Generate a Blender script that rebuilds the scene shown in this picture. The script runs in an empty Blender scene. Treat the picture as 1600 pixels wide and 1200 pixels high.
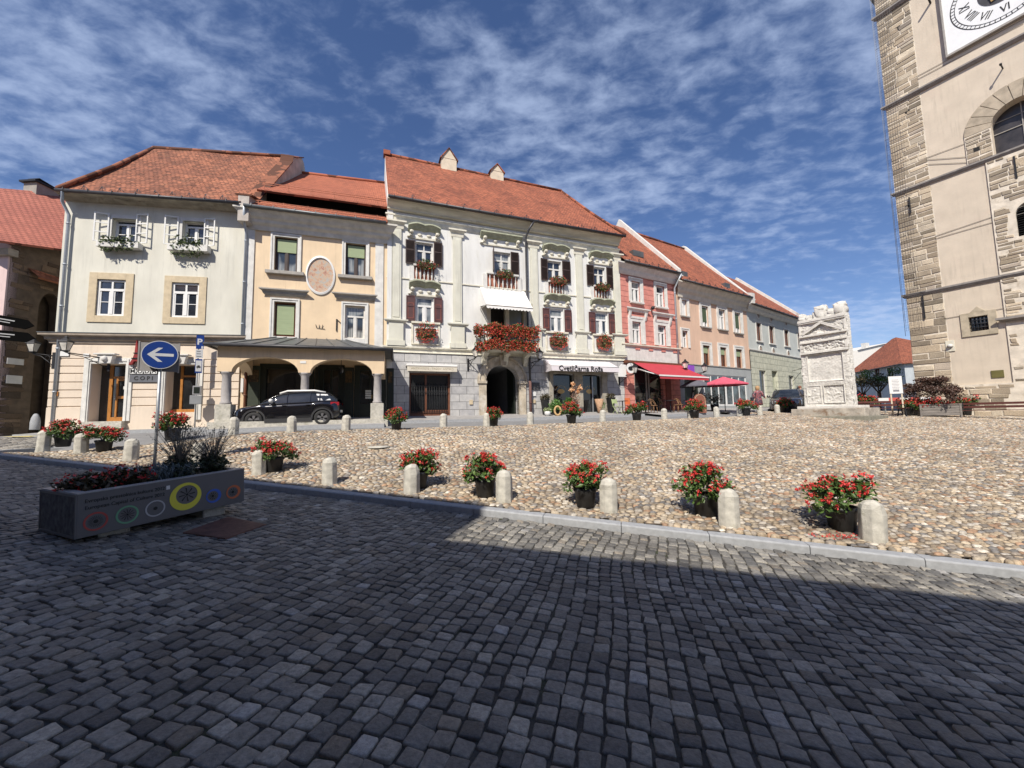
import bpy, math, random
import numpy as np
from math import sin, cos, pi, radians, sqrt, atan2, hypot
from mathutils import Vector, Matrix
random.seed(7); rng = np.random.default_rng(11)
S = bpy.context.scene; COL = S.collection
# ---------------- camera, sky, sun, exposure ----------------
CF, CP, CR, CZ = 600.0, radians(4.78), radians(-1.07), 1.6
_f = np.array([0, cos(CP), sin(CP)]); _u = np.array([0, -sin(CP), cos(CP)]); _x = np.array([1., 0, 0])
CX = cos(CR)*_x + sin(CR)*_u; CU = -sin(CR)*_x + cos(CR)*_u; CC = np.array([0, 0, CZ])
cam = bpy.data.cameras.new('camera'); camo = bpy.data.objects.new('camera', cam); COL.objects.link(camo)
cam.sensor_width = 36; cam.lens = 36*CF/1600; cam.clip_start = .05; cam.clip_end = 3000
camo.matrix_world = Matrix(((CX[0], CU[0], -_f[0], 0), (CX[1], CU[1], -_f[1], 0), (CX[2], CU[2], -_f[2], CZ), (0, 0, 0, 1)))
S.camera = camo
SUN_AZ, SUN_EL = radians(18), radians(47)       # the light travels towards azimuth 18 deg right of the view
sl = bpy.data.lights.new('sun', 'SUN'); sl.energy = 5.0; sl.angle = radians(.53); sl.color = (1, .93, .83)
so = bpy.data.objects.new('sun', sl); COL.objects.link(so)
_d = Vector((cos(SUN_EL)*sin(SUN_AZ), cos(SUN_EL)*cos(SUN_AZ), -sin(SUN_EL)))
so.rotation_euler = _d.to_track_quat('-Z', 'Y').to_euler(); so.location = (0, -5, 40)
S.view_settings.view_transform = 'Standard'; S.view_settings.look = 'None'
S.view_settings.exposure = 0.3; S.view_settings.gamma = 1
W = bpy.data.worlds.new('World'); S.world = W; W.use_nodes = True
def world():
    n = W.node_tree.nodes; l = W.node_tree.links; n.clear()
    out = n.new('ShaderNodeOutputWorld'); bg = n.new('ShaderNodeBackground'); bg.inputs[1].default_value = .071
    sk = n.new('ShaderNodeTexSky'); sk.sky_type = 'NISHITA'; sk.sun_disc = False
    sk.sun_elevation = SUN_EL; sk.sun_rotation = pi + SUN_AZ; sk.air_density = 1.0; sk.dust_density = .5; sk.ozone_density = 3.5; sk.altitude = 300
    tc = n.new('ShaderNodeTexCoord'); sx = n.new('ShaderNodeSeparateXYZ'); l.new(tc.outputs['Generated'], sx.inputs[0])
    def mth(op, a, b=None, clamp=False):
        m = n.new('ShaderNodeMath'); m.operation = op; m.use_clamp = clamp
        for i, q in enumerate((a, b)):
            if q is None: continue
            if isinstance(q, (int, float)): m.inputs[i].default_value = q
            else: l.new(q, m.inputs[i])
        return m.outputs[0]
    zz = mth('MAXIMUM', sx.outputs[2], 0.02); zz = mth('ADD', zz, .12)
    cx = mth('DIVIDE', sx.outputs[0], zz); cy = mth('DIVIDE', sx.outputs[1], zz)
    cb = n.new('ShaderNodeCombineXYZ'); l.new(cx, cb.inputs[0]); l.new(cy, cb.inputs[1])
    mp = n.new('ShaderNodeMapping'); mp.inputs['Rotation'].default_value = (0, 0, radians(-35)); mp.inputs['Scale'].default_value = (1.0, 1.35, 1); mp.inputs['Location'].default_value = (3.1, .4, 0)
    l.new(cb.outputs[0], mp.inputs[0])
    def noise(sc, det, ro, dist, vec):
        t = n.new('ShaderNodeTexNoise'); t.inputs['Scale'].default_value = sc; t.inputs['Detail'].default_value = det
        t.inputs['Roughness'].default_value = ro; t.inputs['Distortion'].default_value = dist; l.new(vec, t.inputs['Vector']); return t.outputs['Fac']
    big = noise(.8, 3, .5, .2, mp.outputs[0]); fine = noise(2.2, 4, .5, .15, mp.outputs[0])
    mp2 = n.new('ShaderNodeMapping'); mp2.inputs['Rotation'].default_value = (0, 0, radians(25)); mp2.inputs['Scale'].default_value = (1.0, 1.5, 1); l.new(cb.outputs[0], mp2.inputs[0])
    rip = noise(9.5, 5, .58, .2, mp2.outputs[0])
    a = mth('MULTIPLY', big, .85); b = mth('MULTIPLY', fine, .55); c = mth('MULTIPLY', rip, .9)
    s = mth('ADD', mth('ADD', a, b), c)
    mr = n.new('ShaderNodeMapRange'); mr.interpolation_type = 'SMOOTHSTEP'; l.new(s, mr.inputs[0])
    mr.inputs[1].default_value = 1.01; mr.inputs[2].default_value = 1.52; mr.inputs[3].default_value = 0; mr.inputs[4].default_value = .62
    hs = n.new('ShaderNodeHueSaturation'); hs.inputs['Saturation'].default_value = 1.12; hs.inputs['Value'].default_value = 1.32
    tn = n.new('ShaderNodeMix'); tn.data_type = 'RGBA'; tn.blend_type = 'MULTIPLY'; tn.inputs[0].default_value = 1; l.new(sk.outputs[0], tn.inputs[6]); tn.inputs[7].default_value = (1.09, .985, 1.05, 1); l.new(tn.outputs[2], hs.inputs['Color'])
    mx = n.new('ShaderNodeMix'); mx.data_type = 'RGBA'; l.new(mr.outputs[0], mx.inputs[0]); l.new(hs.outputs[0], mx.inputs[6]); mx.inputs[7].default_value = (6.4, 7.8, 10.8, 1)
    l.new(mx.outputs[2], bg.inputs[0]); l.new(bg.outputs[0], out.inputs[0])
world()

# ---------------- measuring helpers (survey of the place from the photo) ----------------
def ray(px, py): return (px-800)/CF*CX - (py-600)/CF*CU + _f
def gz(x, y):
    x = np.asarray(x, float); y = np.asarray(y, float)
    yn = 7-.3*x; yf = np.maximum(15.9+.36*x, yn+3.5)
    z1 = .03-.055*np.clip(x, -25, 9); z2 = 1.2+.012*np.clip(x, 0, 20)
    t = np.clip((y-yn)/(yf-yn), 0, 1)
    zp = z1+(z2-z1)*t + .0117*np.clip(y-yf, 0, 6)**2
    zr = z1-.13+.1*(1-np.clip(y/np.maximum(yn, 1), 0, 1))
    left = np.clip((-14.9-x)/.5, 0, 1)
    zp = zp-.1*left*(1-np.clip((y-yn)/4, 0, 1))
    return np.where(y < 6.5-.3*x, zr, zp)
def G(x, y): return float(gz(x, y))
def gpt(px, py):
    r = ray(px, py); r = r/r[1]; prev = None
    for D in np.arange(1.2, 70, .02):
        p = CC+r*D
        if p[2] <= G(p[0], p[1]): return p[0], p[1], G(p[0], p[1])
    p = CC+r*60; return p[0], p[1], G(p[0], p[1])
def dpt(px, D):                                  # point on the ground at depth D below image column px
    r = ray(px, 640); r = r/r[1]; p = CC+r*D; return p[0], p[1], G(p[0], p[1])

# ---------------- mesh builder ----------------
class MB:
    def __init__(s): s.v = []; s.f = []; s.m = []; s.uv = {}; s.sm = set()
    def add(s, vs, fs, m=0, smooth=False):
        o = len(s.v); s.v += [tuple(p) for p in vs]
        for f in fs:
            if smooth: s.sm.add(len(s.f))
            s.f.append([o+i for i in f]); s.m.append(m)
        return s
    def quad(s, pts, m=0, uv=None):
        if uv: s.uv[len(s.f)] = uv
        return s.add(pts, [list(range(len(pts)))], m)
    def box(s, x0, x1, y0, y1, z0, z1, m=0):
        x0, x1 = min(x0, x1), max(x0, x1); y0, y1 = min(y0, y1), max(y0, y1); z0, z1 = min(z0, z1), max(z0, z1)
        return s.add([(x0,y0,z0),(x1,y0,z0),(x1,y1,z0),(x0,y1,z0),(x0,y0,z1),(x1,y0,z1),(x1,y1,z1),(x0,y1,z1)],
            [(0,3,2,1),(4,5,6,7),(0,1,5,4),(1,2,6,5),(2,3,7,6),(3,0,4,7)], m)
    def bar(s, p, q, w, h=None, m=0, up=(0,0,1)):
        h = h or w; p = Vector(p); q = Vector(q); d = (q-p).normalized(); a = d.cross(Vector(up))
        if a.length < 1e-3: a = d.cross(Vector((0,1,0)))
        a = a.normalized()*w/2; b = d.cross(a).normalized()*h/2
        vs = [p-a-b, p+a-b, p+a+b, p-a+b, q-a-b, q+a-b, q+a+b, q-a+b]
        return s.add(vs, [(0,1,2,3),(7,6,5,4),(0,4,5,1),(1,5,6,2),(2,6,7,3),(3,7,4,0)], m)
    def tube(s, pts, r, n=8, m=0, cap=True):
        P = [Vector(p) for p in pts]; k = len(P); R = r if isinstance(r, (list, tuple)) else [r]*k
        d0 = (P[1]-P[0]).normalized(); a = d0.orthogonal().normalized(); vs = []; fs = []
        for i, p in enumerate(P):
            d = (P[min(i+1, k-1)]-P[max(i-1, 0)]).normalized()
            a = (a-d*a.dot(d)).normalized(); b = d.cross(a)
            for j in range(n):
                t = 2*pi*j/n; vs.append(p+a*cos(t)*R[i]+b*sin(t)*R[i])
        for i in range(k-1):
            for j in range(n):
                j2 = (j+1) % n; fs.append((i*n+j, i*n+j2, (i+1)*n+j2, (i+1)*n+j))
        if cap: fs += [tuple(range(n))[::-1], tuple((k-1)*n+j for j in range(n))]
        return s.add(vs, fs, m, True)
    def lathe(s, prof, n=16, c=(0,0,0), m=0, sx=1, sy=1, rot=0, smooth=True):
        vs = []; fs = []
        for (r, z) in prof:
            for j in range(n):
                t = 2*pi*j/n+rot; vs.append((c[0]+r*cos(t)*sx, c[1]+r*sin(t)*sy, c[2]+z))
        k = len(prof)
        for i in range(k-1):
            for j in range(n):
                j2 = (j+1) % n; fs.append((i*n+j, i*n+j2, (i+1)*n+j2, (i+1)*n+j))
        fs += [tuple(range(n))[::-1], tuple((k-1)*n+j for j in range(n))]
        return s.add(vs, fs, m, smooth)
    def prism(s, poly, y0, y1, m=0, plane='xz'):
        n = len(poly)
        if plane == 'xz': A = [(a, y0, b) for a, b in poly]; B = [(a, y1, b) for a, b in poly]
        elif plane == 'yz': A = [(y0, a, b) for a, b in poly]; B = [(y1, a, b) for a, b in poly]
        else: A = [(a, b, y0) for a, b in poly]; B = [(a, b, y1) for a, b in poly]
        return s.add(A+B, [tuple(range(n)), tuple(range(2*n-1, n-1, -1))]+[(i, n+i, n+(i+1) % n, (i+1) % n) for i in range(n)], m)
    def grid(s, P, m=0, uvf=None, smooth=True):      # P[i][j] -> point
        ni, nj = len(P), len(P[0]); o = len(s.v)
        for r in P: s.v += [tuple(p) for p in r]
        for i in range(ni-1):
            for j in range(nj-1):
                if uvf: s.uv[len(s.f)] = [uvf(P[a][b]) for a, b in ((i,j),(i,j+1),(i+1,j+1),(i+1,j))]
                if smooth: s.sm.add(len(s.f))
                s.f.append([o+i*nj+j, o+i*nj+j+1, o+(i+1)*nj+j+1, o+(i+1)*nj+j]); s.m.append(m)
        return s
    def wall(s, u0, u1, z0, z1, holes, y=0, dep=.3, m=0, mr=None):
        mr = m if mr is None else mr
        us = sorted(set([u0, u1]+[h[i] for h in holes for i in (0, 2) if u0 < h[i] < u1]))
        zs = sorted(set([z0, z1]+[h[i] for h in holes for i in (1, 3) if z0 < h[i] < z1]))
        for i in range(len(us)-1):
            for j in range(len(zs)-1):
                cu, cz = (us[i]+us[i+1])/2, (zs[j]+zs[j+1])/2
                if any(h[0] < cu < h[2] and h[1] < cz < h[3] for h in holes): continue
                s.quad([(us[i],y,zs[j]),(us[i+1],y,zs[j]),(us[i+1],y,zs[j+1]),(us[i],y,zs[j+1])], m)
        for h in holes:
            a, b, c, d = max(h[0], u0), max(h[1], z0), min(h[2], u1), min(h[3], z1)
            if a >= c or b >= d: continue
            ah = h[4] if len(h) > 4 else 0; e = y+dep
            zt = d-ah
            s.quad([(a,y,b),(a,y,zt),(a,e,zt),(a,e,b)], mr); s.quad([(c,y,b),(c,e,b),(c,e,zt),(c,y,zt)], mr)
            if b > z0+.01: s.quad([(a,y,b),(a,e,b),(c,e,b),(c,y,b)], mr)
            if not ah: s.quad([(a,y,d),(c,y,d),(c,e,d),(a,e,d)], mr)
            else:
                n = 20; cu = (a+c)/2; R = (c-a)/2
                pts = [(cu-R*cos(pi*k/n), zt+ah*sin(pi*k/n)) for k in range(n+1)]
                for k in range(n):
                    p, q = pts[k], pts[k+1]
                    s.quad([(p[0],y,p[1]),(q[0],y,q[1]),(q[0],y,d),(p[0],y,d)], m)
                    s.quad([(p[0],y,p[1]),(p[0],e,p[1]),(q[0],e,q[1]),(q[0],y,q[1])], mr)
        return s
    def build(s, name, mats, parent=None, bevel=0, loc=None):
        me = bpy.data.meshes.new(name); me.from_pydata(s.v, [], s.f)
        if not isinstance(mats, (list, tuple)): mats = [mats]
        for q in mats: me.materials.append(q)
        me.polygons.foreach_set('material_index', s.m)
        me.polygons.foreach_set('use_smooth', [i in s.sm for i in range(len(s.f))])
        if s.uv:
            ul = me.uv_layers.new(name='UVMap')
            for i, u in s.uv.items():
                for k, li in enumerate(me.polygons[i].loop_indices): ul.data[li].uv = u[k]
        me.update()
        o = bpy.data.objects.new(name, me); COL.objects.link(o)
        if parent: o.parent = parent
        if loc: o.location = loc
        if bevel:
            b = o.modifiers.new('bevel', 'BEVEL'); b.width = bevel; b.segments = 2; b.limit_method = 'ANGLE'; b.angle_limit = radians(40)
        return o
def tag(o, label=None, cat=None, group=None, kind=None):
    if label: o['label'] = label
    if cat: o['category'] = cat
    if group: o['group'] = group
    if kind: o['kind'] = kind
    return o
def thing(name, label, cat, loc=(0,0,0), rz=0, group=None):
    o = bpy.data.objects.new(name, None); COL.objects.link(o); o.empty_display_size = .2
    o.location = loc; o.rotation_euler = (0, 0, rz); return tag(o, label, cat, group)
def dup(r, loc, rz=0, label=None, group=None, sc=None):
    c = r.copy(); COL.objects.link(c); c.location = loc; c.rotation_euler = (0, 0, rz)
    if sc is not None: c.scale = sc if hasattr(sc, '__len__') else (sc, sc, sc)
    if label: c['label'] = label
    if group: c['group'] = group
    for ch in [q for q in bpy.data.objects if q.parent == r]:
        d = ch.copy(); COL.objects.link(d); d.parent = c
        for g in [q for q in bpy.data.objects if q.parent == ch]:
            e = g.copy(); COL.objects.link(e); e.parent = d
    return c
def npmesh(name, V, F, mats, mi=None, attr=None, smooth=True, parent=None):
    """V (n,3); F list of (k,m) index arrays"""
    me = bpy.data.meshes.new(name); me.vertices.add(len(V)); me.vertices.foreach_set('co', np.asarray(V, np.float32).ravel())
    tot = sum(f.size for f in F); np_ = sum(len(f) for f in F)
    me.loops.add(tot); me.polygons.add(np_)
    me.loops.foreach_set('vertex_index', np.concatenate([f.ravel() for f in F]).astype(np.int32))
    cnt = np.concatenate([np.full(len(f), f.shape[1]) for f in F]); st = np.concatenate([[0], np.cumsum(cnt)[:-1]])
    me.polygons.foreach_set('loop_start', st.astype(np.int32)); me.polygons.foreach_set('loop_total', cnt.astype(np.int32))
    if mi is not None: me.polygons.foreach_set('material_index', mi.astype(np.int32))
    me.polygons.foreach_set('use_smooth', np.full(np_, smooth))
    if attr is not None:
        a = me.attributes.new('rnd', 'FLOAT', 'POINT'); a.data.foreach_set('value', attr.astype(np.float32))
    for q in (mats if isinstance(mats, (list, tuple)) else [mats]): me.materials.append(q)
    me.update(calc_edges=True); me.validate()
    o = bpy.data.objects.new(name, me); COL.objects.link(o)
    if parent: o.parent = parent
    return o
def text(body, size, mat, parent, loc, rot=(pi/2, 0, 0), name='lettering', ext=.004, align='CENTER', sx=1, bold=0, shear=0):
    c = bpy.data.curves.new(name, 'FONT'); c.body = body; c.size = size; c.extrude = ext; c.align_x = align; c.align_y = 'CENTER'; c.resolution_u = 3; c.offset = bold; c.shear = shear
    t = bpy.data.objects.new('tmp', c); COL.objects.link(t)
    dg = bpy.context.evaluated_depsgraph_get(); dg.update(); me = bpy.data.meshes.new_from_object(t.evaluated_get(dg))
    bpy.data.objects.remove(t); bpy.data.curves.remove(c); me.name = name; me.materials.clear(); me.materials.append(mat)
    o = bpy.data.objects.new(name, me); COL.objects.link(o); o.parent = parent; o.location = loc; o.rotation_euler = rot; o.scale = (sx, 1, 1); return o

# ---------------- materials ----------------
def nt(name):
    m = bpy.data.materials.new(name); m.use_nodes = True; t = m.node_tree; b = t.nodes['Principled BSDF']; return m, t.nodes, t.links, b
def mixc(n, l, fac, a, b, mode='MIX'):
    x = n.new('ShaderNodeMix'); x.data_type = 'RGBA'; x.blend_type = mode
    for i, q in ((0, fac), (6, a), (7, b)):
        if isinstance(q, (int, float)): x.inputs[i].default_value = q
        elif isinstance(q, (tuple, list)): x.inputs[i].default_value = (*q[:3], 1)
        else: l.new(q, x.inputs[i])
    return x.outputs[2]
def noise(n, l, vec, sc, det=5, ro=.55, dist=0):
    t = n.new('ShaderNodeTexNoise'); t.inputs['Scale'].default_value = sc; t.inputs['Detail'].default_value = det; t.inputs['Roughness'].default_value = ro; t.inputs['Distortion'].default_value = dist
    if vec is not None: l.new(vec, t.inputs['Vector'])
    return t.outputs['Fac']
def rmp(n, l, f, a, b, c=0, d=1):
    t = n.new('ShaderNodeMapRange'); l.new(f, t.inputs[0]); t.inputs[1].default_value = a; t.inputs[2].default_value = b; t.inputs[3].default_value = c; t.inputs[4].default_value = d; return t.outputs[0]
def bump(n, l, b, h, st, dist=.02):
    t = n.new('ShaderNodeBump'); t.inputs['Strength'].default_value = st; t.inputs['Distance'].default_value = dist; l.new(h, t.inputs['Height'])
    l.new(t.outputs[0], b.inputs['Normal']); return t
def mth(n, l, op, a, b=None):
    m = n.new('ShaderNodeMath'); m.operation = op
    for i, q in enumerate((a, b)):
        if q is None: continue
        if isinstance(q, (int, float)): m.inputs[i].default_value = q
        else: l.new(q, m.inputs[i])
    return m.outputs[0]
def M(name, c, rough=.8, var=.12, vs=3, bmp=.25, bs=40, metal=0, stretch=(1,1,1), c2=None, c2at=(.55,.7), coat=0, spec=.5):
    m, n, l, b = nt(name); b.inputs['Roughness'].default_value = rough; b.inputs['Metallic'].default_value = metal
    b.inputs['Coat Weight'].default_value = coat; b.inputs['Specular IOR Level'].default_value = spec; b.inputs['Coat Roughness'].default_value = .05
    tc = n.new('ShaderNodeTexCoord'); mp = n.new('ShaderNodeMapping'); mp.inputs['Scale'].default_value = stretch; l.new(tc.outputs['Object'], mp.inputs[0])
    v = mp.outputs[0]; f = noise(n, l, v, vs, 7)
    if 'plaster' in name: c = tuple(q*.9 for q in c)
    lo = tuple(q*(1-var*1.3) for q in c); hi = tuple(min(1, q*(1+var*.8)) for q in c)
    col = mixc(n, l, rmp(n, l, f, .3, .7), lo, hi)
    if c2:
        f2 = noise(n, l, v, vs*.55, 9, .65, .4); col = mixc(n, l, rmp(n, l, f2, *c2at), col, c2)
    if 'plaster' in name:
        ms = n.new('ShaderNodeMapping'); ms.inputs['Scale'].default_value = (3.2, 3.2, .22); l.new(tc.outputs['Object'], ms.inputs[0]); s1 = noise(n, l, ms.outputs[0], 2.2, 7, .65); s2 = noise(n, l, tc.outputs['Object'], .35, 5, .6)
        k = mth(n, l, 'MULTIPLY', rmp(n, l, s1, .5, .74), rmp(n, l, s2, .42, .62)); col = mixc(n, l, k, col, tuple(q*.72 for q in c))
    l.new(col, b.inputs['Base Color'])
    if bmp: bump(n, l, b, noise(n, l, tc.outputs['Object'], bs, 4), bmp, .01)
    return m
def xzvec(n, l, dist=0, dsc=2):
    tc = n.new('ShaderNodeTexCoord'); sp = n.new('ShaderNodeSeparateXYZ'); l.new(tc.outputs['Object'], sp.inputs[0])
    a = mth(n, l, 'ADD', sp.outputs[0], sp.outputs[1]); zz = sp.outputs[2]
    if dist:
        f = noise(n, l, tc.outputs['Object'], dsc, 3); f2 = noise(n, l, tc.outputs['Object'], dsc*1.7, 3, .5, .4)
        a = mth(n, l, 'ADD', a, rmp(n, l, f, 0, 1, -dist, dist)); zz = mth(n, l, 'ADD', zz, rmp(n, l, f2, 0, 1, -dist, dist))
    cb = n.new('ShaderNodeCombineXYZ'); l.new(a, cb.inputs[0]); l.new(zz, cb.inputs[1]); return cb.outputs[0], tc.outputs['Object']
def brick(name, c1, c2, mort, bw, bh, ms, dist=0, dsc=2, smooth=.1, bs=.6, rough=.85, bias=0, off=.5, sq=1, patch=None):
    m, n, l, b = nt(name); b.inputs['Roughness'].default_value = rough
    v, ob = xzvec(n, l, dist, dsc); t = n.new('ShaderNodeTexBrick'); l.new(v, t.inputs['Vector']); t.offset = off; t.squash = sq; t.squash_frequency = 3
    for k, q in (('Scale', 1), ('Mortar Size', ms), ('Mortar Smooth', smooth), ('Bias', bias), ('Brick Width', bw), ('Row Height', bh)): t.inputs[k].default_value = q
    for k, q in (('Color1', c1), ('Color2', c2), ('Mortar', mort)): t.inputs[k].default_value = (*q, 1)
    f = noise(n, l, ob, 3.2, 8, .62); col = mixc(n, l, 1.0, t.outputs['Color'], mixc(n, l, rmp(n, l, f, .3, .72), (.72,.72,.72), (1.12,1.1,1.06)), 'MULTIPLY')
    h = mth(n, l, 'SUBTRACT', 1, t.outputs['Fac']); g = noise(n, l, ob, 26, 5)
    if patch:
        pf = rmp(n, l, noise(n, l, ob, .9, 6, .6, .6), patch[1], patch[1]+.05); col = mixc(n, l, pf, col, patch[0]); h = mth(n, l, 'MULTIPLY', h, mth(n, l, 'SUBTRACT', 1, pf))
    l.new(col, b.inputs['Base Color']); bump(n, l, b, mth(n, l, 'ADD', mth(n, l, 'MULTIPLY', h, 1), mth(n, l, 'MULTIPLY', g, .35)), bs, .03); return m
def rooft(name, c, rowh=.17, w=.19, dark=.6, var=.35, moss=None):
    m, n, l, b = nt(name); b.inputs['Roughness'].default_value = .9
    tc = n.new('ShaderNodeTexCoord'); sp = n.new('ShaderNodeSeparateXYZ'); l.new(tc.outputs['UV'], sp.inputs[0])
    wob = noise(n, l, tc.outputs['Object'], 1.3, 3); vv = mth(n, l, 'ADD', sp.outputs[1], rmp(n, l, wob, 0, 1, -.09, .09))
    r = mth(n, l, 'DIVIDE', vv, rowh); ri = mth(n, l, 'FLOOR', r); fr = mth(n, l, 'FRACT', r)
    uu = mth(n, l, 'ADD', mth(n, l, 'DIVIDE', sp.outputs[0], w), mth(n, l, 'MULTIPLY', ri, .5)); ui = mth(n, l, 'FLOOR', uu); fu = mth(n, l, 'FRACT', uu)
    cb = n.new('ShaderNodeCombineXYZ'); l.new(ri, cb.inputs[0]); l.new(ui, cb.inputs[1]); wn = n.new('ShaderNodeTexWhiteNoise'); wn.noise_dimensions = '2D'; l.new(cb.outputs[0], wn.inputs[0])
    col = mixc(n, l, wn.outputs[0], tuple(q*(1-var) for q in c), tuple(min(1, q*(1+var)) for q in c))
    f = noise(n, l, tc.outputs['Object'], .6, 7, .6); col = mixc(n, l, rmp(n, l, f, .35, .7, 0, 1), col, mixc(n, l, 1.0, col, (dark, dark*.97, dark), 'MULTIPLY'))
    if moss: col = mixc(n, l, rmp(n, l, noise(n, l, tc.outputs['Object'], 2.5, 9, .7), .56, .72, 0, .8), col, moss)
    gap = rmp(n, l, fr, .0, .26, 0, 1); gu = rmp(n, l, mth(n, l, 'ABSOLUTE', mth(n, l, 'SUBTRACT', fu, .5)), .44, .5, 1, 0)
    col = mixc(n, l, mth(n, l, 'MULTIPLY', gap, gu), tuple(q*.28 for q in c), col)
    l.new(col, b.inputs['Base Color'])
    h = mth(n, l, 'ADD', mth(n, l, 'MULTIPLY', mth(n, l, 'SUBTRACT', 1, fr), .8), mth(n, l, 'MULTIPLY', wn.outputs[0], .35)); h = mth(n, l, 'MULTIPLY', h, gu)
    bump(n, l, b, h, 1.0, .07); return m
def stonemat(name, stops, rough=.75, sc=60):
    m, n, l, b = nt(name); b.inputs['Roughness'].default_value = rough; at = n.new('ShaderNodeAttribute'); at.attribute_name = 'rnd'
    cr = n.new('ShaderNodeValToRGB'); e = cr.color_ramp.elements
    cr.color_ramp.interpolation = 'CONSTANT'
    for i, (p, c) in enumerate(stops):
        q = e[i] if i < 2 else e.new(p); q.position = p; q.color = (*c, 1)
    l.new(at.outputs['Fac'], cr.inputs[0]); tc = n.new('ShaderNodeTexCoord')
    wn = n.new('ShaderNodeTexWhiteNoise'); wn.noise_dimensions = '1D'; l.new(mth(n, l, 'MULTIPLY', at.outputs['Fac'], 917.3), wn.inputs['W'])
    f = noise(n, l, tc.outputs['Object'], 35, 6, .65)
    col = mixc(n, l, 1.0, cr.outputs[0], mixc(n, l, wn.outputs[0], (.62,.62,.63), (1.35,1.33,1.3)), 'MULTIPLY')
    col = mixc(n, l, 1.0, col, mixc(n, l, rmp(n, l, f, .3, .7), (.62,.62,.62), (1.3,1.3,1.3)), 'MULTIPLY')
    w_ = noise(n, l, tc.outputs['Object'], .55, 7, .62, .5); col = mixc(n, l, 1.0, col, mixc(n, l, rmp(n, l, w_, .36, .66), (.74,.73,.72), (1.14,1.14,1.13)), 'MULTIPLY')
    l.new(col, b.inputs['Base Color']); bump(n, l, b, noise(n, l, tc.outputs['Object'], sc, 5, .6), .7, .01); return m
def leafm(name, c1, c2, rough=.5, sc=9, trans=.0):
    m, n, l, b = nt(name); b.inputs['Roughness'].default_value = rough; g = n.new('ShaderNodeNewGeometry'); tc = n.new('ShaderNodeTexCoord')
    f = noise(n, l, tc.outputs['Object'], sc, 2); wn = mixc(n, l, g.outputs['Random Per Island'], c1, c2); l.new(mixc(n, l, rmp(n, l, f, .35, .65, 0, .5), wn, c1), b.inputs['Base Color'])
    return m
def glass(name, c=(.02,.025,.03), rough=.04, spec=.9, c2=None):
    m, n, l, b = nt(name); b.inputs['Roughness'].default_value = rough; b.inputs['Specular IOR Level'].default_value = spec; tc = n.new('ShaderNodeTexCoord')
    l.new(mixc(n, l, rmp(n, l, noise(n, l, tc.outputs['Object'], 1.7, 3), .4, .6), c, c2 or tuple(q*1.8 for q in c)), b.inputs['Base Color'])
    bump(n, l, b, noise(n, l, tc.outputs['Object'], 1.2, 2), .06, .02); return m
# ---------------- material set ----------------
def curtglass():
    m, n, l, b = nt('curtained_window_glass'); b.inputs['Roughness'].default_value = .06; b.inputs['Specular IOR Level'].default_value = .8
    tc = n.new('ShaderNodeTexCoord'); mp = n.new('ShaderNodeMapping'); mp.inputs['Scale'].default_value = (1, 1, .03); l.new(tc.outputs['Object'], mp.inputs[0]); f = noise(n, l, mp.outputs[0], 16, 2); g = noise(n, l, tc.outputs['Object'], .9, 2)
    l.new(mixc(n, l, rmp(n, l, g, .42, .5), (.03,.04,.05), mixc(n, l, rmp(n, l, f, .35, .65), (.12,.14,.15), (.34,.35,.34))), b.inputs['Base Color']); return m
PL_B1 = M('aged_off_white_plaster', (.66,.645,.56), var=.12, vs=.9, c2=(.55,.53,.44), c2at=(.56,.68), stretch=(1,1,.45))
PL_B1G = M('peach_cream_plaster', (.73,.62,.50), var=.07, vs=1.2)
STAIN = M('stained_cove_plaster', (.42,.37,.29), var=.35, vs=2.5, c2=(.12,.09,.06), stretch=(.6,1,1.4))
SANDST = M('tan_sandstone', (.52,.43,.29), var=.12, vs=5)
WHITE = M('white_paint', (.70,.70,.68), rough=.5, var=.05, bmp=.05)
OFFW = M('white_trim_plaster', (.70,.69,.65), var=.12, vs=3, c2=(.5,.48,.43), c2at=(.6,.75))
PL_B2 = M('apricot_plaster', (.78,.61,.41), var=.08, vs=1.1, c2=(.70,.54,.36), c2at=(.58,.72))
GREYTRIM = M('grey_stone_trim', (.33,.31,.28), var=.15, vs=6)
PL_B3 = M('white_lime_plaster', (.74,.74,.71), var=.08, vs=1.1, stretch=(1.6,1.6,.5), c2=(.55,.54,.48), c2at=(.57,.72), bmp=.5, bs=9)
PALEG = M('pale_green_cream_plaster', (.67,.66,.56), var=.08, vs=2)
HOODG = M('moss_green_painted_stucco', (.33,.345,.25), var=.2, vs=5)
CREAMST = M('cream_stucco', (.66,.63,.52), var=.14, vs=4, c2=(.42,.4,.32), c2at=(.58,.7))
ASHLAR = brick('grey_ashlar_blocks', (.40,.40,.41), (.50,.50,.49), (.16,.16,.16), .82, .42, .012, bs=.5)
PL_B4 = brick('red_rusticated_plaster', (.60,.235,.195), (.66,.275,.225), (.33,.12,.10), 9.0, .36, .018, bs=.5)
PL_B5 = M('salmon_plaster', (.70,.49,.36), var=.07, vs=1)
PL_B5G = M('blue_grey_shop_plaster', (.36,.38,.38), var=.08, vs=1)
PL_B6 = M('pale_grey_plaster', (.56,.59,.56), var=.08, vs=1)
PL_B6G = brick('sage_rusticated_plaster', (.49,.50,.41), (.54,.55,.45), (.27,.28,.22), 1.5, .5, .02, bs=.5)
TILE_OLD = rooft('old_clay_beaver_tails', (.32,.12,.062), .19, .2, .5, .4, (.17,.10,.055))
TILE = rooft('clay_beaver_tails', (.36,.112,.055), .17, .19, .62, .3, (.22,.10,.055))
TILE_NEW = rooft('orange_clay_tiles', (.40,.125,.063), .2, .21, .8, .16)
TILE_RED = rooft('plain_red_tiles', (.38,.13,.088), .24, .25, .85, .1)
ZINC = M('aged_zinc_sheet', (.16,.17,.175), rough=.5, metal=.6, var=.2, vs=3, bmp=.05)
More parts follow.
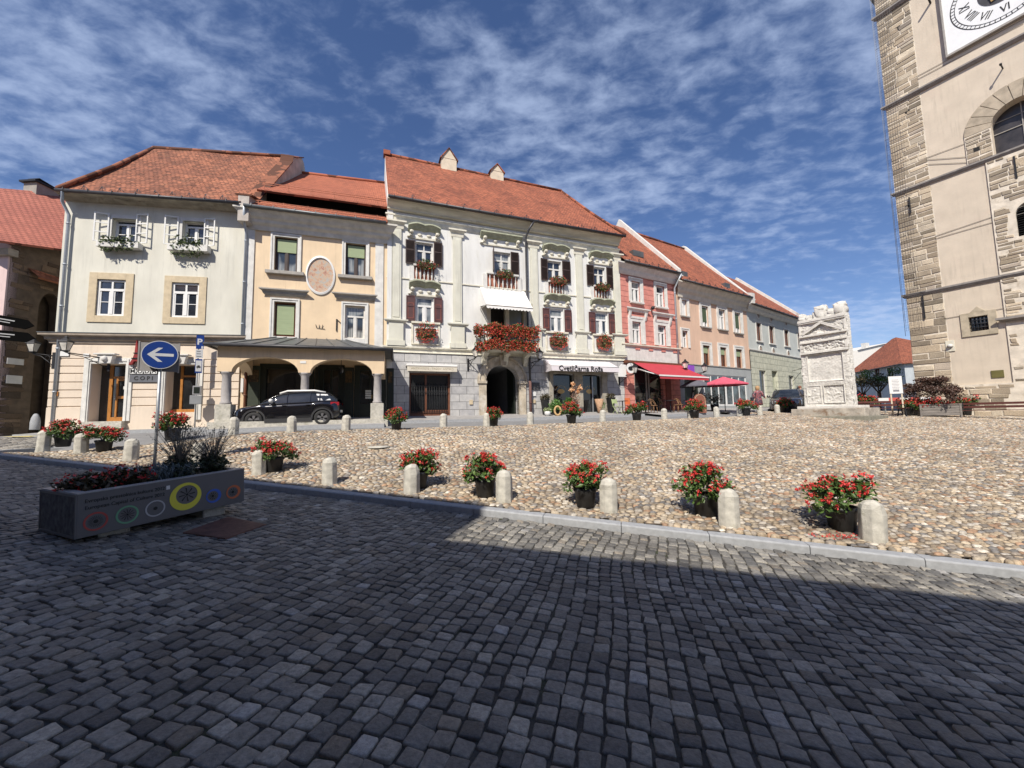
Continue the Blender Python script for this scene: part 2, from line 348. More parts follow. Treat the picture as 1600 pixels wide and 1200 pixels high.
GUTTER = M('dark_gutter_metal', (.07,.07,.075), rough=.5, metal=.5, var=.2, bmp=0)
PIPE = M('galvanised_downpipe', (.42,.46,.50), rough=.4, metal=.2, var=.1, bmp=0)
IRON = M('black_wrought_iron', (.025,.025,.027), rough=.5, metal=.4, var=.2, bmp=.1)
GLASS = glass('dark_window_glass', (.018,.022,.03)); GLASSB = curtglass()
GLASSL = glass('milky_lamp_glass', (.42,.40,.36), .3, .4); SHOPG = glass('shop_glass', (.012,.013,.014), .05)
CURT = M('white_net_curtain', (.5,.5,.48), var=.15, vs=3, stretch=(14,14,.5), bmp=0)
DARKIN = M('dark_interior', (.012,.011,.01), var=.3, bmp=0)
DBROWN = M('dark_brown_louvre_paint', (.045,.026,.02), rough=.55, var=.25); MAROON = M('maroon_shutter_paint', (.085,.035,.033), rough=.55, var=.2); REDP = M('brick_red_panel_paint', (.24,.075,.055), var=.15)
DOORW = M('varnished_orange_wood', (.40,.17,.04), rough=.4, var=.25, vs=8, stretch=(4,4,.6), bmp=.1)
BROWNW = M('brown_shop_wood', (.16,.06,.03), rough=.5, var=.3, vs=8, stretch=(4,4,.6)); DKGREEN = M('dark_green_paint', (.012,.018,.013), rough=.4, var=.2)
BLIND = M('sage_green_roller_blind', (.28,.34,.20), rough=.8, var=.06, vs=2, stretch=(1,1,10)); GREYWOOD = M('grey_painted_frame', (.17,.18,.17), var=.1)
AWNW = M('off_white_canvas', (.74,.73,.70), var=.04, vs=2, bmp=.1); AWNR = M('crimson_canvas', (.40,.035,.05), var=.06, vs=2, bmp=.1); AWNP = M('lilac_grey_canvas', (.62,.58,.60), var=.05, bmp=.1)
GRAN = M('pale_granite', (.48,.46,.40), rough=.9, var=.2, vs=9, bmp=.9, bs=70, c2=(.30,.29,.22), c2at=(.55,.72)); KERB = M('grey_kerb_granite', (.32,.33,.34), rough=.85, var=.12, vs=14, bmp=.4, bs=120)
POTM = M('black_plastic_pot', (.022,.022,.022), rough=.5, var=.4, vs=8, bmp=.15); SOIL = M('dark_soil', (.03,.022,.015), var=.4, bmp=.6)
LEAF = leafm('begonia_leaf', (.035,.075,.015), (.11,.18,.035)); LEAFD = leafm('dark_bronze_leaf', (.035,.035,.014), (.10,.07,.035)); LEAFG = leafm('fresh_green_leaf', (.05,.13,.02), (.13,.26,.05))
REDF = leafm('red_bloom', (.48,.02,.022), (.72,.07,.06), .55, 5); PINKR = leafm('coral_geranium_bloom', (.55,.04,.03), (.78,.13,.08), .55, 5)
MAPLE = leafm('bronze_maple_leaf', (.045,.025,.018), (.12,.06,.04)); GRASSB = leafm('blue_fescue', (.10,.13,.14), (.22,.26,.27)); LAV = leafm('dry_lavender', (.10,.10,.09), (.20,.19,.16)); BARK = M('grey_brown_bark', (.12,.09,.06), var=.3, vs=9)
BLACKS = M('black_lettering', (.012,.012,.012), rough=.6, var=.1, bmp=0); BLUE = M('blue_traffic_sign', (.006,.035,.19), rough=.35, var=.05, bmp=0); SGREY = M('pale_grey_sign_face', (.50,.51,.52), rough=.4, var=.05, bmp=0)
STEEL = M('galvanised_steel', (.38,.40,.41), rough=.45, metal=.6, var=.15, vs=6, bmp=.05); MARB = M('weathered_white_marble', (.62,.60,.55), rough=.85, var=.14, vs=4, bmp=.5, bs=30, c2=(.38,.36,.32), c2at=(.56,.74))
ROUGHST = brick('rough_plinth_masonry', (.42,.36,.27), (.30,.28,.24), (.5,.47,.4), .6, .28, .02, .08, 3)
TOWERST = brick('brown_sandstone_masonry', (.30,.255,.165), (.41,.35,.24), (.60,.54,.43), .62, .2, .022, .06, 2.2, smooth=.25, bs=.9)
TOWERBIG = brick('large_sandstone_blocks', (.33,.27,.165), (.38,.32,.21), (.62,.56,.44), .95, .38, .02, .05, 1.5, smooth=.2, bs=.8)
TOWERRUB = brick('rubble_with_plaster', (.34,.29,.21), (.48,.42,.32), (.62,.54,.44), .5, .19, .022, .08, 2.4, smooth=.25, bs=.9, patch=((.64,.55,.45), .52))
TOWERPL = M('pinkish_beige_plaster', (.66,.57,.45), var=.08, vs=1.2, bmp=.6, bs=14, c2=(.55,.45,.36), c2at=(.58,.75)); STRING = M('grey_string_course_stone', (.25,.23,.21), var=.2, vs=5)
DARKST = brick('dark_old_rubble', (.15,.105,.07), (.21,.15,.10), (.12,.09,.065), .5, .22, .02, .12, 2, smooth=.5, bs=.9, patch=((.17,.12,.085), .5))
PINKW = M('pale_pink_plaster', (.68,.52,.50), var=.06); BLUEW = M('pale_blue_plaster', (.46,.50,.52), var=.06); ASPH = M('grey_paving', (.20,.20,.20), rough=.9, var=.14, vs=2.5, bmp=.5, bs=60)
GOLD = M('gilded_metal', (.55,.36,.14), rough=.4, metal=.5, var=.1, bmp=0)

# ---------------- ground, road, plaza ----------------
def ground():
    xs = np.concatenate([[-700,-200,-80,-50], np.arange(-40, 70, 1.0), [80,120,250,700]]); ys = np.concatenate([[-700,-200,-60,-30], np.arange(-20, 70, 1.0), [80,120,250,900]])
    X, Y = np.meshgrid(xs, ys); Z = gz(np.clip(X, -40, 60), np.clip(Y, -20, 60))-.03; n, k = X.shape
    yk = 6.5-.3*X; ins = ((Y < 14.2+.36*X) & (X > -13.5) & (X < 27) & (Y < 21)) | ((Y < yk+1.6) & (X > -16.5) & (X < 22) & (Y > -4)); Z = np.where(ins, Z-.3, Z)
    V = np.stack([X, Y, Z], -1).reshape(-1, 3); i = np.arange(n-1)[:, None]*k+np.arange(k-1)[None]; F = np.stack([i, i+1, i+k+1, i+k], -1).reshape(-1, 4)
    tag(npmesh('ground', V, [F], ASPH), kind='structure')
ground()
JOINT = M('earth_and_moss_joint', (.055,.05,.042), var=.4, vs=6, bmp=.8, c2=(.035,.042,.015), c2at=(.55,.65)); SAND = M('sandy_mortar', (.13,.10,.07), var=.3, vs=5, bmp=.8)
SETT = stonemat('granite_sett', [(0, (.175,.168,.152)), (.35, (.23,.22,.197)), (.6, (.12,.118,.112)), (.8, (.29,.275,.24)), (.93, (.215,.19,.155)), (.98, (.32,.315,.30))], .6, 50)
PEB = stonemat('river_cobble', [(0, (.35,.28,.195)), (.28, (.41,.35,.265)), (.5, (.26,.225,.185)), (.66, (.34,.22,.14)), (.76, (.19,.18,.17)), (.87, (.50,.46,.395))], .7, 40)
def stones(c, e, L, Wd, rot, rndv, H, ring, dome, jit, sink, zf=gz, cj=0):
    """c (n,2) centres; L,Wd half sizes; ring = outline (k,2)"""
    n = len(c); k = len(ring)
    o = ring[None]*np.stack([L, Wd], -1)[:, None]*(1+rng.uniform(-jit, jit, (n, k, 1)))
    if cj:
        K = rng.normal(0, cj, (n, 4, 2)); sx, sy = (ring[:, 0]+1)/2, (ring[:, 1]+1)/2; w4 = np.stack([(1-sx)*(1-sy), sx*(1-sy), sx*sy, (1-sx)*sy], -1); o = o+np.einsum('kc,ncd->nkd', w4, K)
    ca, sa = np.cos(rot)[:, None], np.sin(rot)[:, None]
    P = np.stack([o[..., 0]*ca-o[..., 1]*sa, o[..., 0]*sa+o[..., 1]*ca], -1)
    tx, ty = rng.normal(0, .03, (2, n, 1)); zc = zf(c[:, 0], c[:, 1])[:, None]
    eps = .3; gx = (zf(c[:, 0]+eps, c[:, 1])-zf(c[:, 0]-eps, c[:, 1]))[:, None]/(2*eps); gy = (zf(c[:, 0], c[:, 1]+eps)-zf(c[:, 0], c[:, 1]-eps))[:, None]/(2*eps)
    hh = H[:, None]; parts = []
    for s, h in dome:
        Q = P*s; z = zc+gx*Q[..., 0]+gy*Q[..., 1]+hh*h+(tx*Q[..., 0]+ty*Q[..., 1]); parts.append(np.concatenate([Q+c[:, None], z[..., None]], -1))
    cen = np.concatenate([c[:, None], (zc+hh*sink)[..., None]], -1)
    V = np.concatenate(parts+[cen], 1); m = V.shape[1]; off = (np.arange(n)*m)[:, None, None]
    j = np.arange(k); j2 = (j+1) % k; Fq = []
    for r in range(len(dome)-1): Fq.append(np.stack([r*k+j, r*k+j2, (r+1)*k+j2, (r+1)*k+j], -1))
    T = np.stack([(len(dome)-1)*k+j, (len(dome)-1)*k+j2, np.full(k, m-1)], -1)
    Fq = (np.concatenate(Fq)[None]+off).reshape(-1, 4) if Fq else np.zeros((0, 4), int)
    return V.reshape(-1, 3), Fq, (T[None]+off).reshape(-1, 3), np.repeat(rndv, m)
def inview(c, lo=-600, hi=2500):
    p = np.stack([c[:, 0], c[:, 1], gz(c[:, 0], c[:, 1])-CZ], -1); a = p@CX; b = p@CU; d = p@_f; ok = d > .5; d = np.maximum(d, .5)
    return ok & (800+CF*a/d > lo) & (800+CF*a/d < hi) & (600-CF*b/d < 1420)
def joinst(name, sets, sheet, mats):
    V = []; Q = []; T = []; A = []; o = 0
    for v, q, t, a in sets: V.append(v); Q.append(q+o); T.append(t+o); A.append(a); o += len(v)
    sv, sq = sheet; V.append(sv); sq = sq+o; A.append(np.zeros(len(sv)))
    q = np.concatenate(Q+[sq]); t = np.concatenate(T); mi = np.concatenate([np.zeros(len(q)-len(sq)), np.ones(len(sq)), np.zeros(len(t))])
    return npmesh(name, np.concatenate(V), [q, t], mats, mi, np.concatenate(A))
def sheet(xs, ys, zoff, mask, zf=gz):
    X, Y = np.meshgrid(xs, ys); k = len(xs); V = np.stack([X, Y, zf(X, Y)+zoff], -1).reshape(-1, 3); i = (np.arange(len(ys)-1)[:, None]*k+np.arange(k-1)[None]).ravel()
    F = np.stack([i, i+1, i+k+1, i+k], -1); cx = V[F].mean(1); return V, F[mask(cx[:, 0], cx[:, 1])]
ea = atan2(-.3, 1); E1 = np.array([cos(ea), sin(ea)]); E2 = np.array([-sin(ea), cos(ea)])
def setts():
    P = []; 
    for a in np.arange(-27, 16, .121):
        b = -1 + rng.uniform(0, .1); 
        l = []
        while b < 17: d = rng.uniform(.096, .136); l.append((a, b+d/2, d)); b += d
        P += l
    P = np.array(P); a, b, d = P.T
    a2 = a+.045*np.sin(b*1.1+a*.35)+.03*np.sin(b*2.3+a*.9)+rng.normal(0, .004, len(a)); c = a2[:, None]*E1+b[:, None]*E2
    x, y = c.T; m = inview(c) & (((y < 6.36-.3*x) & (x > -15.2)) | ((x <= -15.2) & (y < 14.5-.1*(x+15))))
    c = c[m]; d = d[m]; n = len(c); r = np.hypot(c[:, 0], c[:, 1])
    ring = np.array([(.84,1),(1,.82),(1,-.82),(.84,-1),(-.84,-1),(-1,-.82),(-1,.82),(-.84,1)])
    hw = rng.uniform(.049, .056, n); H = rng.uniform(.016, .024, n)
    S_ = stones(c, None, hw, d/2-.0055, ea+rng.normal(0, .05, n)+.03*np.sin(c[:, 1]), rng.uniform(0, 1, n), H, ring, [(1.0,-.6),(1.0,.62),(.95,.9),(.82,1.0)], .05, 1.0, cj=.005)
    sh = sheet(np.arange(-34, 22, .4), np.arange(-4, 17, .4), .003, lambda x, y: ((y < 6.6-.3*x) & (x > -15.5)) | ((x <= -15.2) & (y < 14.6)), lambda x, y: np.where((x > -15.3), gz(x, np.minimum(y, 6.4-.3*x)), gz(x, y)))
    return tag(joinst('road', [S_], sh, [SETT, JOINT]), kind='structure')
setts()
def plaza_mask(x, y):
    yf = 16.2+.36*x
    return (y > 6.66-.3*x) & (y < np.where(x < 15, yf, 26)) & (x > -15.0) & (y < 12.7+np.maximum(x+14.6, 0)*1.2)
def pebbles():
    P = []
    ang = radians(8); e1 = np.array([cos(ang), sin(ang)]); e2 = np.array([-sin(ang), cos(ang)])
    for b in np.arange(-6, 32, .08):
        a = -20+rng.uniform(0, .15)
        while a < 36: d = rng.uniform(.08, .165); P.append((a+d/2, b, d)); a += d
    P = np.array(P); a, b, d = P.T; b = b+.05*np.sin(a*.8+b*.5)+.02*np.sin(a*3.1)+rng.normal(0, .01, len(a)); c = a[:, None]*e1+b[:, None]*e2
    m = inview(c, -300, 2400) & plaza_mask(c[:, 0], c[:, 1]); c = c[m]; d = d[m]; n = len(c); D = np.hypot(c[:, 0], c[:, 1]); near = D < 10
    sets = []
    for mk, ring, dome in ((near, 8, [(1.0,-.5),(.94,.35),(.66,.85)]), (~near, 6, [(1.0,-.4),(.84,.72)])):
        cc = c[mk]; k = len(cc); t = np.linspace(0, 2*pi, ring, endpoint=False); rg = np.stack([np.sign(np.cos(t))*np.abs(np.cos(t))**.75, np.sign(np.sin(t))*np.abs(np.sin(t))**.75], -1)
        sets.append(stones(cc, None, d[mk]*.5*rng.uniform(.92, 1.04, k), rng.uniform(.035, .046, k), ang+rng.normal(0, .26, k), rng.uniform(0, 1, k), rng.uniform(.024, .036, k), rg, dome, .17, 1.0))
    sh = sheet(np.arange(-15, 40, .25), np.arange(-6, 30, .25), .008, lambda x, y: plaza_mask(x, y-.06), lambda x, y: gz(x, np.maximum(y, 6.52-.3*x)))
    return tag(joinst('plaza', sets, sh, [PEB, SAND]), kind='structure')
pebbles()
def kerb():
    b = MB(); w = .2
    def seg(p, q, wl):
        d = Vector((q[0]-p[0], q[1]-p[1])).normalized(); n = Vector((-d[1], d[0])); pts = []
        for e in (p, q):
            zt = .03-.055*max(min(e[0], 9), -25); 
            for o_, dz in ((0, -.2), (0, -.015), (.02, 0), (wl, 0), (wl, -.2)): pts.append((e[0]+n[0]*o_, e[1]+n[1]*o_, zt+dz))
        b.add(pts, [(0,1,6,5),(1,2,7,6),(2,3,8,7),(3,4,9,8),(0,4,3,2,1),(5,6,7,8,9)])
    x = 20.0; L = 1.15
    while x > -14.3:
        x2 = max(x-L, -14.3); seg((x2+.006, 6.42-.3*(x2+.006)), (x, 6.42-.3*x), w); x = x2
    arc = [(-14.3, 10.71), (-14.9, 10.95), (-15.3, 11.2), (-15.4, 11.8), (-15.2, 12.4), (-14.7, 12.9), (-13.9, 13.3)]
    for i in range(len(arc)-1): seg(arc[i+1], arc[i], w)
    tag(b.build('kerb', KERB, bevel=.008), kind='structure')
kerb()

# ---------------- facades ----------------
class Fac:
    def __init__(s, o, az, zb=0): s.o = np.array([o[0], o[1], 0.]); s.az = radians(az); s.zb = zb; s.e = np.array([cos(s.az), sin(s.az), 0]); s.n = np.array([-sin(s.az), cos(s.az), 0])
    def uv(s, px, py, d=0):
        r = ray(px, py); t = ((s.o+s.n*d-CC)@s.n)/(r@s.n); q = CC+r*t-s.o; return float(q@s.e), float(q[2]-s.zb)
    def rect(s, x0, y0, x1, y1, d=0):
        xm, ym = (x0+x1)/2, (y0+y1)/2
        return s.uv(x0, ym, d)[0], s.uv(xm, y1, d)[1], s.uv(x1, ym, d)[0], s.uv(xm, y0, d)[1]
    def W(s, u, d, z=0): q = s.o+s.e*u+s.n*d; return (q[0], q[1], z+s.zb)
    def end(s, px): q = s.W(s.uv(px, 640)[0], 0); return (q[0], q[1])
    def root(s, name, label, cat): return thing(name, label, cat, (s.o[0], s.o[1], s.zb), s.az)
    def at(s, name, label, cat, u, d, z, group=None): return thing(name, label, cat, s.W(u, d, z), s.az, group)
def window(rt, r, wall_y=0, rec=.14, fm=WHITE, gm=GLASS, tr=.68, mull=1, lower_m=1, sill=None, sur=None, bars=0, sw=.06, name='window', label=None, top_m=1, curtain=None):
    u0, z0, u1, z1 = r; y = wall_y+rec; b = MB(); t = sw
    b.box(u0, u0+t, y, y+.07, z0, z1); b.box(u1-t, u1, y, y+.07, z0, z1); b.box(u0+t, u1-t, y, y+.07, z0, z0+t); b.box(u0+t, u1-t, y, y+.07, z1-t, z1)
    um = (u0+u1)/2; zt = z0+(z1-z0)*tr
    if tr: b.box(u0+t, u1-t, y-.01, y+.06, zt-t*.6, zt+t*.6)
    if mull: b.box(um-t*.75, um+t*.75, y-.015, y+.06, z0+t, zt-t*.6 if tr else z1-t)
    if tr and top_m: b.box(um-t*.4, um+t*.4, y+.003, y+.06, zt+t*.6, z1-t)
    top = zt if tr else z1
    if mull:
        for a, c in ((u0+t, um-t*.75), (um+t*.75, u1-t)):     # casement inner frames
            q = t*.55; b.box(a, a+q, y+.012, y+.05, z0+t, top-t*.6); b.box(c-q, c, y+.012, y+.05, z0+t, top-t*.6)
            for k in range(1, bars+1): zz = z0+t+(top-z0-t)*k/(bars+1); b.box(a+q, c-q, y+.014, y+.05, zz-.015, zz+.015)
    o = b.build(name, fm, rt); 
    if label: o['label'] = label
    MB().box(u0+t*.5, u1-t*.5, y+.045, y+.058, z0+t*.5, z1-t*.5).build('pane', gm, o)
    if curtain:
        c = MB(); n = 10
        for a, e in ((u0+t, um-.05), (um+.05, u1-t)) if curtain == 2 else ((u0+t, u1-t),): c.box(a, e, y+.03, y+.04, z0+t, top-t*.6)
        c.build('curtain', CURT, o)
    if sill: p = sill; MB().box(u0-p[0], u1+p[0], wall_y-p[1], y, z0-p[2], z0-.001).build('sill', p[3], o, .012)
    if sur:
        w, p, m_ = sur[:3]; s = MB(); e = sur[3] if len(sur) > 3 else 0
        s.box(u0-w, u0, wall_y-p, wall_y+.05, z0-e, z1+w); s.box(u1, u1+w, wall_y-p, wall_y+.05, z0-e, z1+w); s.box(u0, u1, wall_y-p, wall_y+.05, z1, z1+w)
        if e: s.box(u0, u1, wall_y-p, wall_y+.05, z0-e, z0-.001)
        if len(sur) > 4:
            w2 = w*.45; s.box(u0-w-.001, u0-w+w2, wall_y-p-.03, wall_y-p, z0-e, z1+w+.001); s.box(u1+w-w2, u1+w+.001, wall_y-p-.03, wall_y-p, z0-e, z1+w+.001); s.box(u0-w+w2, u1+w-w2, wall_y-p-.03, wall_y-p, z1+w-w2, z1+w+.001)
        s.build('surround', m_, o, .006)
    return o
def shutter(rt, u0, u1, z0, z1, y=-.07, kind='louvre', m=None):
    b = MB(); t = .055; th = .04
    b.box(u0, u0+t, y, y+th, z0, z1); b.box(u1-t, u1, y, y+th, z0, z1)
    zs = [z0, z0+t, (z0+z1)/2+.12, z1-t, z1]
    b.box(u0+t, u1-t, y, y+th, z0, z0+t); b.box(u0+t, u1-t, y, y+th, z1-t, z1); b.box(u0+t, u1-t, y, y+th, zs[2]-t/2, zs[2]+t/2)
    if kind == 'louvre':
        z = z0+t
        while z < z1-t: b.add([(u0+t,y+.034,z),(u1-t,y+.034,z),(u1-t,y+.004,z+.03),(u0+t,y+.004,z+.03),(u0+t,y+.004,z+.045),(u1-t,y+.004,z+.045)], [(0,1,2,3),(3,2,5,4)]); z += .062
        b.box(u0+t, u1-t, y+.034, y+.038, z0+t, z1-t)
        return b.build('shutter', m or DBROWN, rt)
    b.box(u0+t, u1-t, y+.02, y+.036, z0+t, z1-t)
    o = b.build('shutter', m or MAROON, rt); c = MB(); a0, a1, c0, c1 = u0+t+.02, u1-t-.02, z0+.14, z0+(z1-z0)*.72
    c.box(a0, a1, y+.012, y+.02, c0, c0+.03); c.box(a0, a1, y+.012, y+.02, c1-.03, c1); c.box(a0, a0+.03, y+.012, y+.02, c0+.03, c1-.03); c.box(a1-.03, a1, y+.012, y+.02, c0+.03, c1-.03)
    c.build('panel_moulding', REDP, o); return o
def sweep(b, prof, u0, u1, m=0, ret=True):
    """horizontal moulding: prof = [(outward, z)...] from top to bottom, wall at 0"""
    pts = [(0, prof[0][1])]+list(prof)+[(0, prof[-1][1])]
    n = len(pts); A = [(u0-(p if ret else 0), -p, z) for p, z in pts]; B = [(u1+(p if ret else 0), -p, z) for p, z in pts]
    b.add(A+B, [(i, n+i, n+i+1, i+1) for i in range(n-1)]+[tuple(range(n)), tuple(range(2*n-1, n-1, -1))], m); return b
def cornice(rt, u0, u1, ztop, prof, m, name='cornice', ret=True): return sweep(MB(), [(p, ztop+z) for p, z in prof], u0, u1, 0, ret).build(name, m, rt)
def patch(b, eL, eR, rR, rL, nx=40, ny=14, m=0, wob=.035, sag=0.0, th=.1):
    """bilinear roof patch, corners (x,y,z) local; uv from eave direction and slope length"""
    eL, eR, rR, rL = map(Vector, (eL, eR, rR, rL)); ex = (eR-eL).normalized(); nn = ex.cross(rL-eL).normalized(); sv = nn.cross(ex)
    P = []; ph = rng.uniform(0, 9, 4)
    for j in range(ny+1):
        t = j/ny; row = []
        for i in range(nx+1):
            s = i/nx; p = (eL.lerp(eR, s)).lerp(rL.lerp(rR, s), t); w = wob*(sin(s*7+ph[0]+t*2)+.6*sin(s*17+ph[1])*sin(t*5+ph[2])+.4*rng.uniform(-1, 1)) if 0 < i < nx else 0
            p = p+nn*(w*(.4 if j in (0, ny) else 1))-Vector((0, 0, sag*sin(pi*t)*1)); row.append(p)
        P.append(row)
    b.grid(P, m, lambda p: ((Vector(p)-eL).dot(ex)+50, (Vector(p)-eL).dot(sv)+50), smooth=False)
    b.grid([[p for p in P[0]], [p-nn*th for p in P[0]]], m, lambda p: (0, 0), False); return b
def gutter(rt, u0, u1, y, z, m=GUTTER, r=.075, name='gutter'):
    b = MB(); b.tube([(u0, y, z), (u1, y, z)], r, 8); u = u0+.3
    while u < u1: b.box(u, u+.03, y-r-.01, y+.12, z-.01, z+.1); u += .9
    return b.build(name, m, rt)
def downpipe(rt, pts, m=PIPE, r=.055):
    b = MB(); b.tube(pts, r, 10); a, q = Vector(pts[-2]), Vector(pts[-1]); L = (a-q).length; k = int(L//2.2)
    for i in range(k+1): p = a.lerp(q, (i+.2)/(k+1)); b.lathe([(r*1.25, -.03), (r*1.25, .03)], 10, p)
    return b.build('downpipe', m, rt)
def snowguards(rt, u0, u1, y, z, sl, n, m=GUTTER):
    b = MB()
    for i in range(n):
        u = u0+(u1-u0)*(i+.5)/n; b.bar((u, y, z), (u, y-.02, z+.2), .02); b.bar((u, y-.02, z+.2), (u+.16, y-.03, z+.03), .015); b.bar((u-.1, y, z+.02), (u, y-.02, z+.2), .015)
    return b.build('snow_guard', m, rt)
def shell(rt, u0, u1, D, z0, z1, m, gl=None, gr=None, name='side_wall'):
    """side and back walls; gl/gr: gable polygons added as prisms"""
    b = MB(); b.quad([(u0,0,z0),(u0,D,z0),(u0,D,z1),(u0,0,z1)][::-1]); b.quad([(u1,0,z0),(u1,D,z0),(u1,D,z1),(u1,0,z1)]); b.quad([(u0,D,z0),(u1,D,z0),(u1,D,z1),(u0,D,z1)][::-1]); b.quad([(u0,0,z1-.02),(u1,0,z1-.02),(u1,D,z1-.02),(u0,D,z1-.02)])
    return b.build(name, m, rt)

# ------ foliage ------
def leaves(cs, size, n=None, up=.3, quad=True):
    """cs (n,3) centres -> diamond leaves, random orientation"""
    n = len(cs); nrm = rng.normal(0, 1, (n, 3)); nrm[:, 2] = np.abs(nrm[:, 2])+up; nrm /= np.linalg.norm(nrm, axis=1)[:, None]
    a = np.cross(nrm, rng.normal(0, 1, (n, 3))); a /= np.linalg.norm(a, axis=1)[:, None]; b = np.cross(nrm, a); s = (size*rng.uniform(.6, 1.25, n))[:, None]
    V = np.stack([cs-a*s, cs+b*s*.55-nrm*s*.15, cs+a*s, cs-b*s*.55-nrm*s*.15], 1).reshape(-1, 3); F = np.arange(n*4).reshape(n, 4); return V, F
def clump_pts(n, c, r, shell_=.5, zmin=-9):
    d = rng.normal(0, 1, (n*2, 3)); d /= np.linalg.norm(d, axis=1)[:, None]; k = rng.uniform(shell_, 1, n*2)[:, None]**.6
    lob = 1+.18*np.sin(d[:, :1]*7+c[0]*3+1)*np.cos(d[:, 1:2]*6+2)+.1*np.sin(d[:, 2:]*9); p = d*k*lob*np.array(r)+np.array(c); return p[p[:, 2] > zmin][:n]
def fol(name, pts, size, mat, parent, up=.3): V, F = leaves(pts, size, up=up); return npmesh(name, V, [F], mat, smooth=False, parent=parent)
def blooms(name, pts, size, mat, parent):
    A = []; 
    for k in range(3): A.append(pts+rng.normal(0, size*.45, pts.shape))
    V, F = leaves(np.concatenate(A), size, up=.2); return npmesh(name, V, [F], mat, smooth=False, parent=parent)

TST = stonemat('tower_sandstone', [(0, (.38,.315,.23)), (.3, (.46,.39,.29)), (.55, (.31,.26,.19)), (.75, (.55,.48,.37)), (.9, (.40,.345,.28))], .85, 22)
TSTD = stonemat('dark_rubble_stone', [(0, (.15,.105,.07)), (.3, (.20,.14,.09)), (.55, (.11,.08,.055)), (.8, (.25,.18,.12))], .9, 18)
MORT = M('cream_lime_mortar', (.68,.61,.50), var=.18, vs=3, bmp=.5, bs=30, c2=(.42,.36,.27), c2at=(.55,.7)); MORTD = M('dark_earth_mortar', (.13,.095,.065), var=.3, vs=3, bmp=.6)
def masonry(name, rt, u0, u1, z0, z1, y, mat, rh=(.13,.27), ln=(.28,.8), gap=.034, skip=0, holes=(), proud=.03, seed=1, jit=.01):
    r_ = np.random.default_rng(seed); Q = []; z = z0+gap
    while z < z1-.06:
        h = min(r_.uniform(*rh), z1-z-gap); u = u0+gap
        while u < u1-.05:
            L = r_.uniform(*ln)
            if u+L > u1-gap-.12: L = u1-gap-u
            hh = h*(r_.uniform(.8,1) if r_.random() < .3 else 1)
            if not (r_.random() < skip*(1.6*abs(sin(z*.9+u*1.3))) or any(u < q[2] and u+L > q[0] and z < q[3] and z+hh > q[1] for q in holes)): Q.append((u, u+L, z, z+hh))
            u += L+gap
        z += h+gap
    Q = np.array(Q); n = len(Q); J = lambda: r_.normal(0, jit, n); a, b, c, d = Q.T; e = .02; p = proud*r_.uniform(.4, 1.2, n)
    o = [(a+J(), c+J()), (b+J(), c+J()), (b+J(), d+J()), (a+J(), d+J())]; sg = [(1,1),(-1,1),(-1,-1),(1,-1)]
    back = [np.stack([x, np.full(n, y+.02), w], -1) for x, w in o]; front = [np.stack([x+s*e, y-p, w+t*e], -1) for (x, w), (s, t) in zip(o, sg)]; mid = [np.stack([x+s*.004, y-p*.55, w+t*.004], -1) for (x, w), (s, t) in zip(o, sg)]
    V = np.stack(back+mid+front, 1); off = (np.arange(n)*12)[:, None, None]; F = np.array([(k+i, k+(i+1)%4, k+4+(i+1)%4, k+4+i) for k in (0,4) for i in range(4)]+[(8,9,10,11)]); return npmesh(name, V.reshape(-1,3), [(F[None]+off).reshape(-1,4)], mat, attr=np.repeat(r_.uniform(0,1,n), 12), smooth=False, parent=rt)
# ================= BUILDINGS =================
F3 = Fac((-6.42, 19.5), 20.2, 1.58)
_t = Fac((-6.42, 19.5), 17.2); F2 = Fac(_t.end(373), 17.2, 1.6); F2R = F2.uv(603, 640)[0]
_t = Fac(F2.o[:2], 9.97); F1 = Fac(_t.end(76), 9.97, 1.7); F1R = F1.uv(373, 640)[0]
F4 = Fac(F3.end(976), 28, 1.75); F4R = F4.uv(1064, 640)[0]; F3R = F3.uv(976, 640)[0]
F5 = Fac(F4.end(1064), 30.5, 1.75); F5R = F5.uv(1177, 640)[0]
F6 = Fac(F5.end(1177), 34.9, 1.75); F6R = F6.uv(1256, 640)[0]
def lz(F, py, px): return F.uv(px, py)[1]

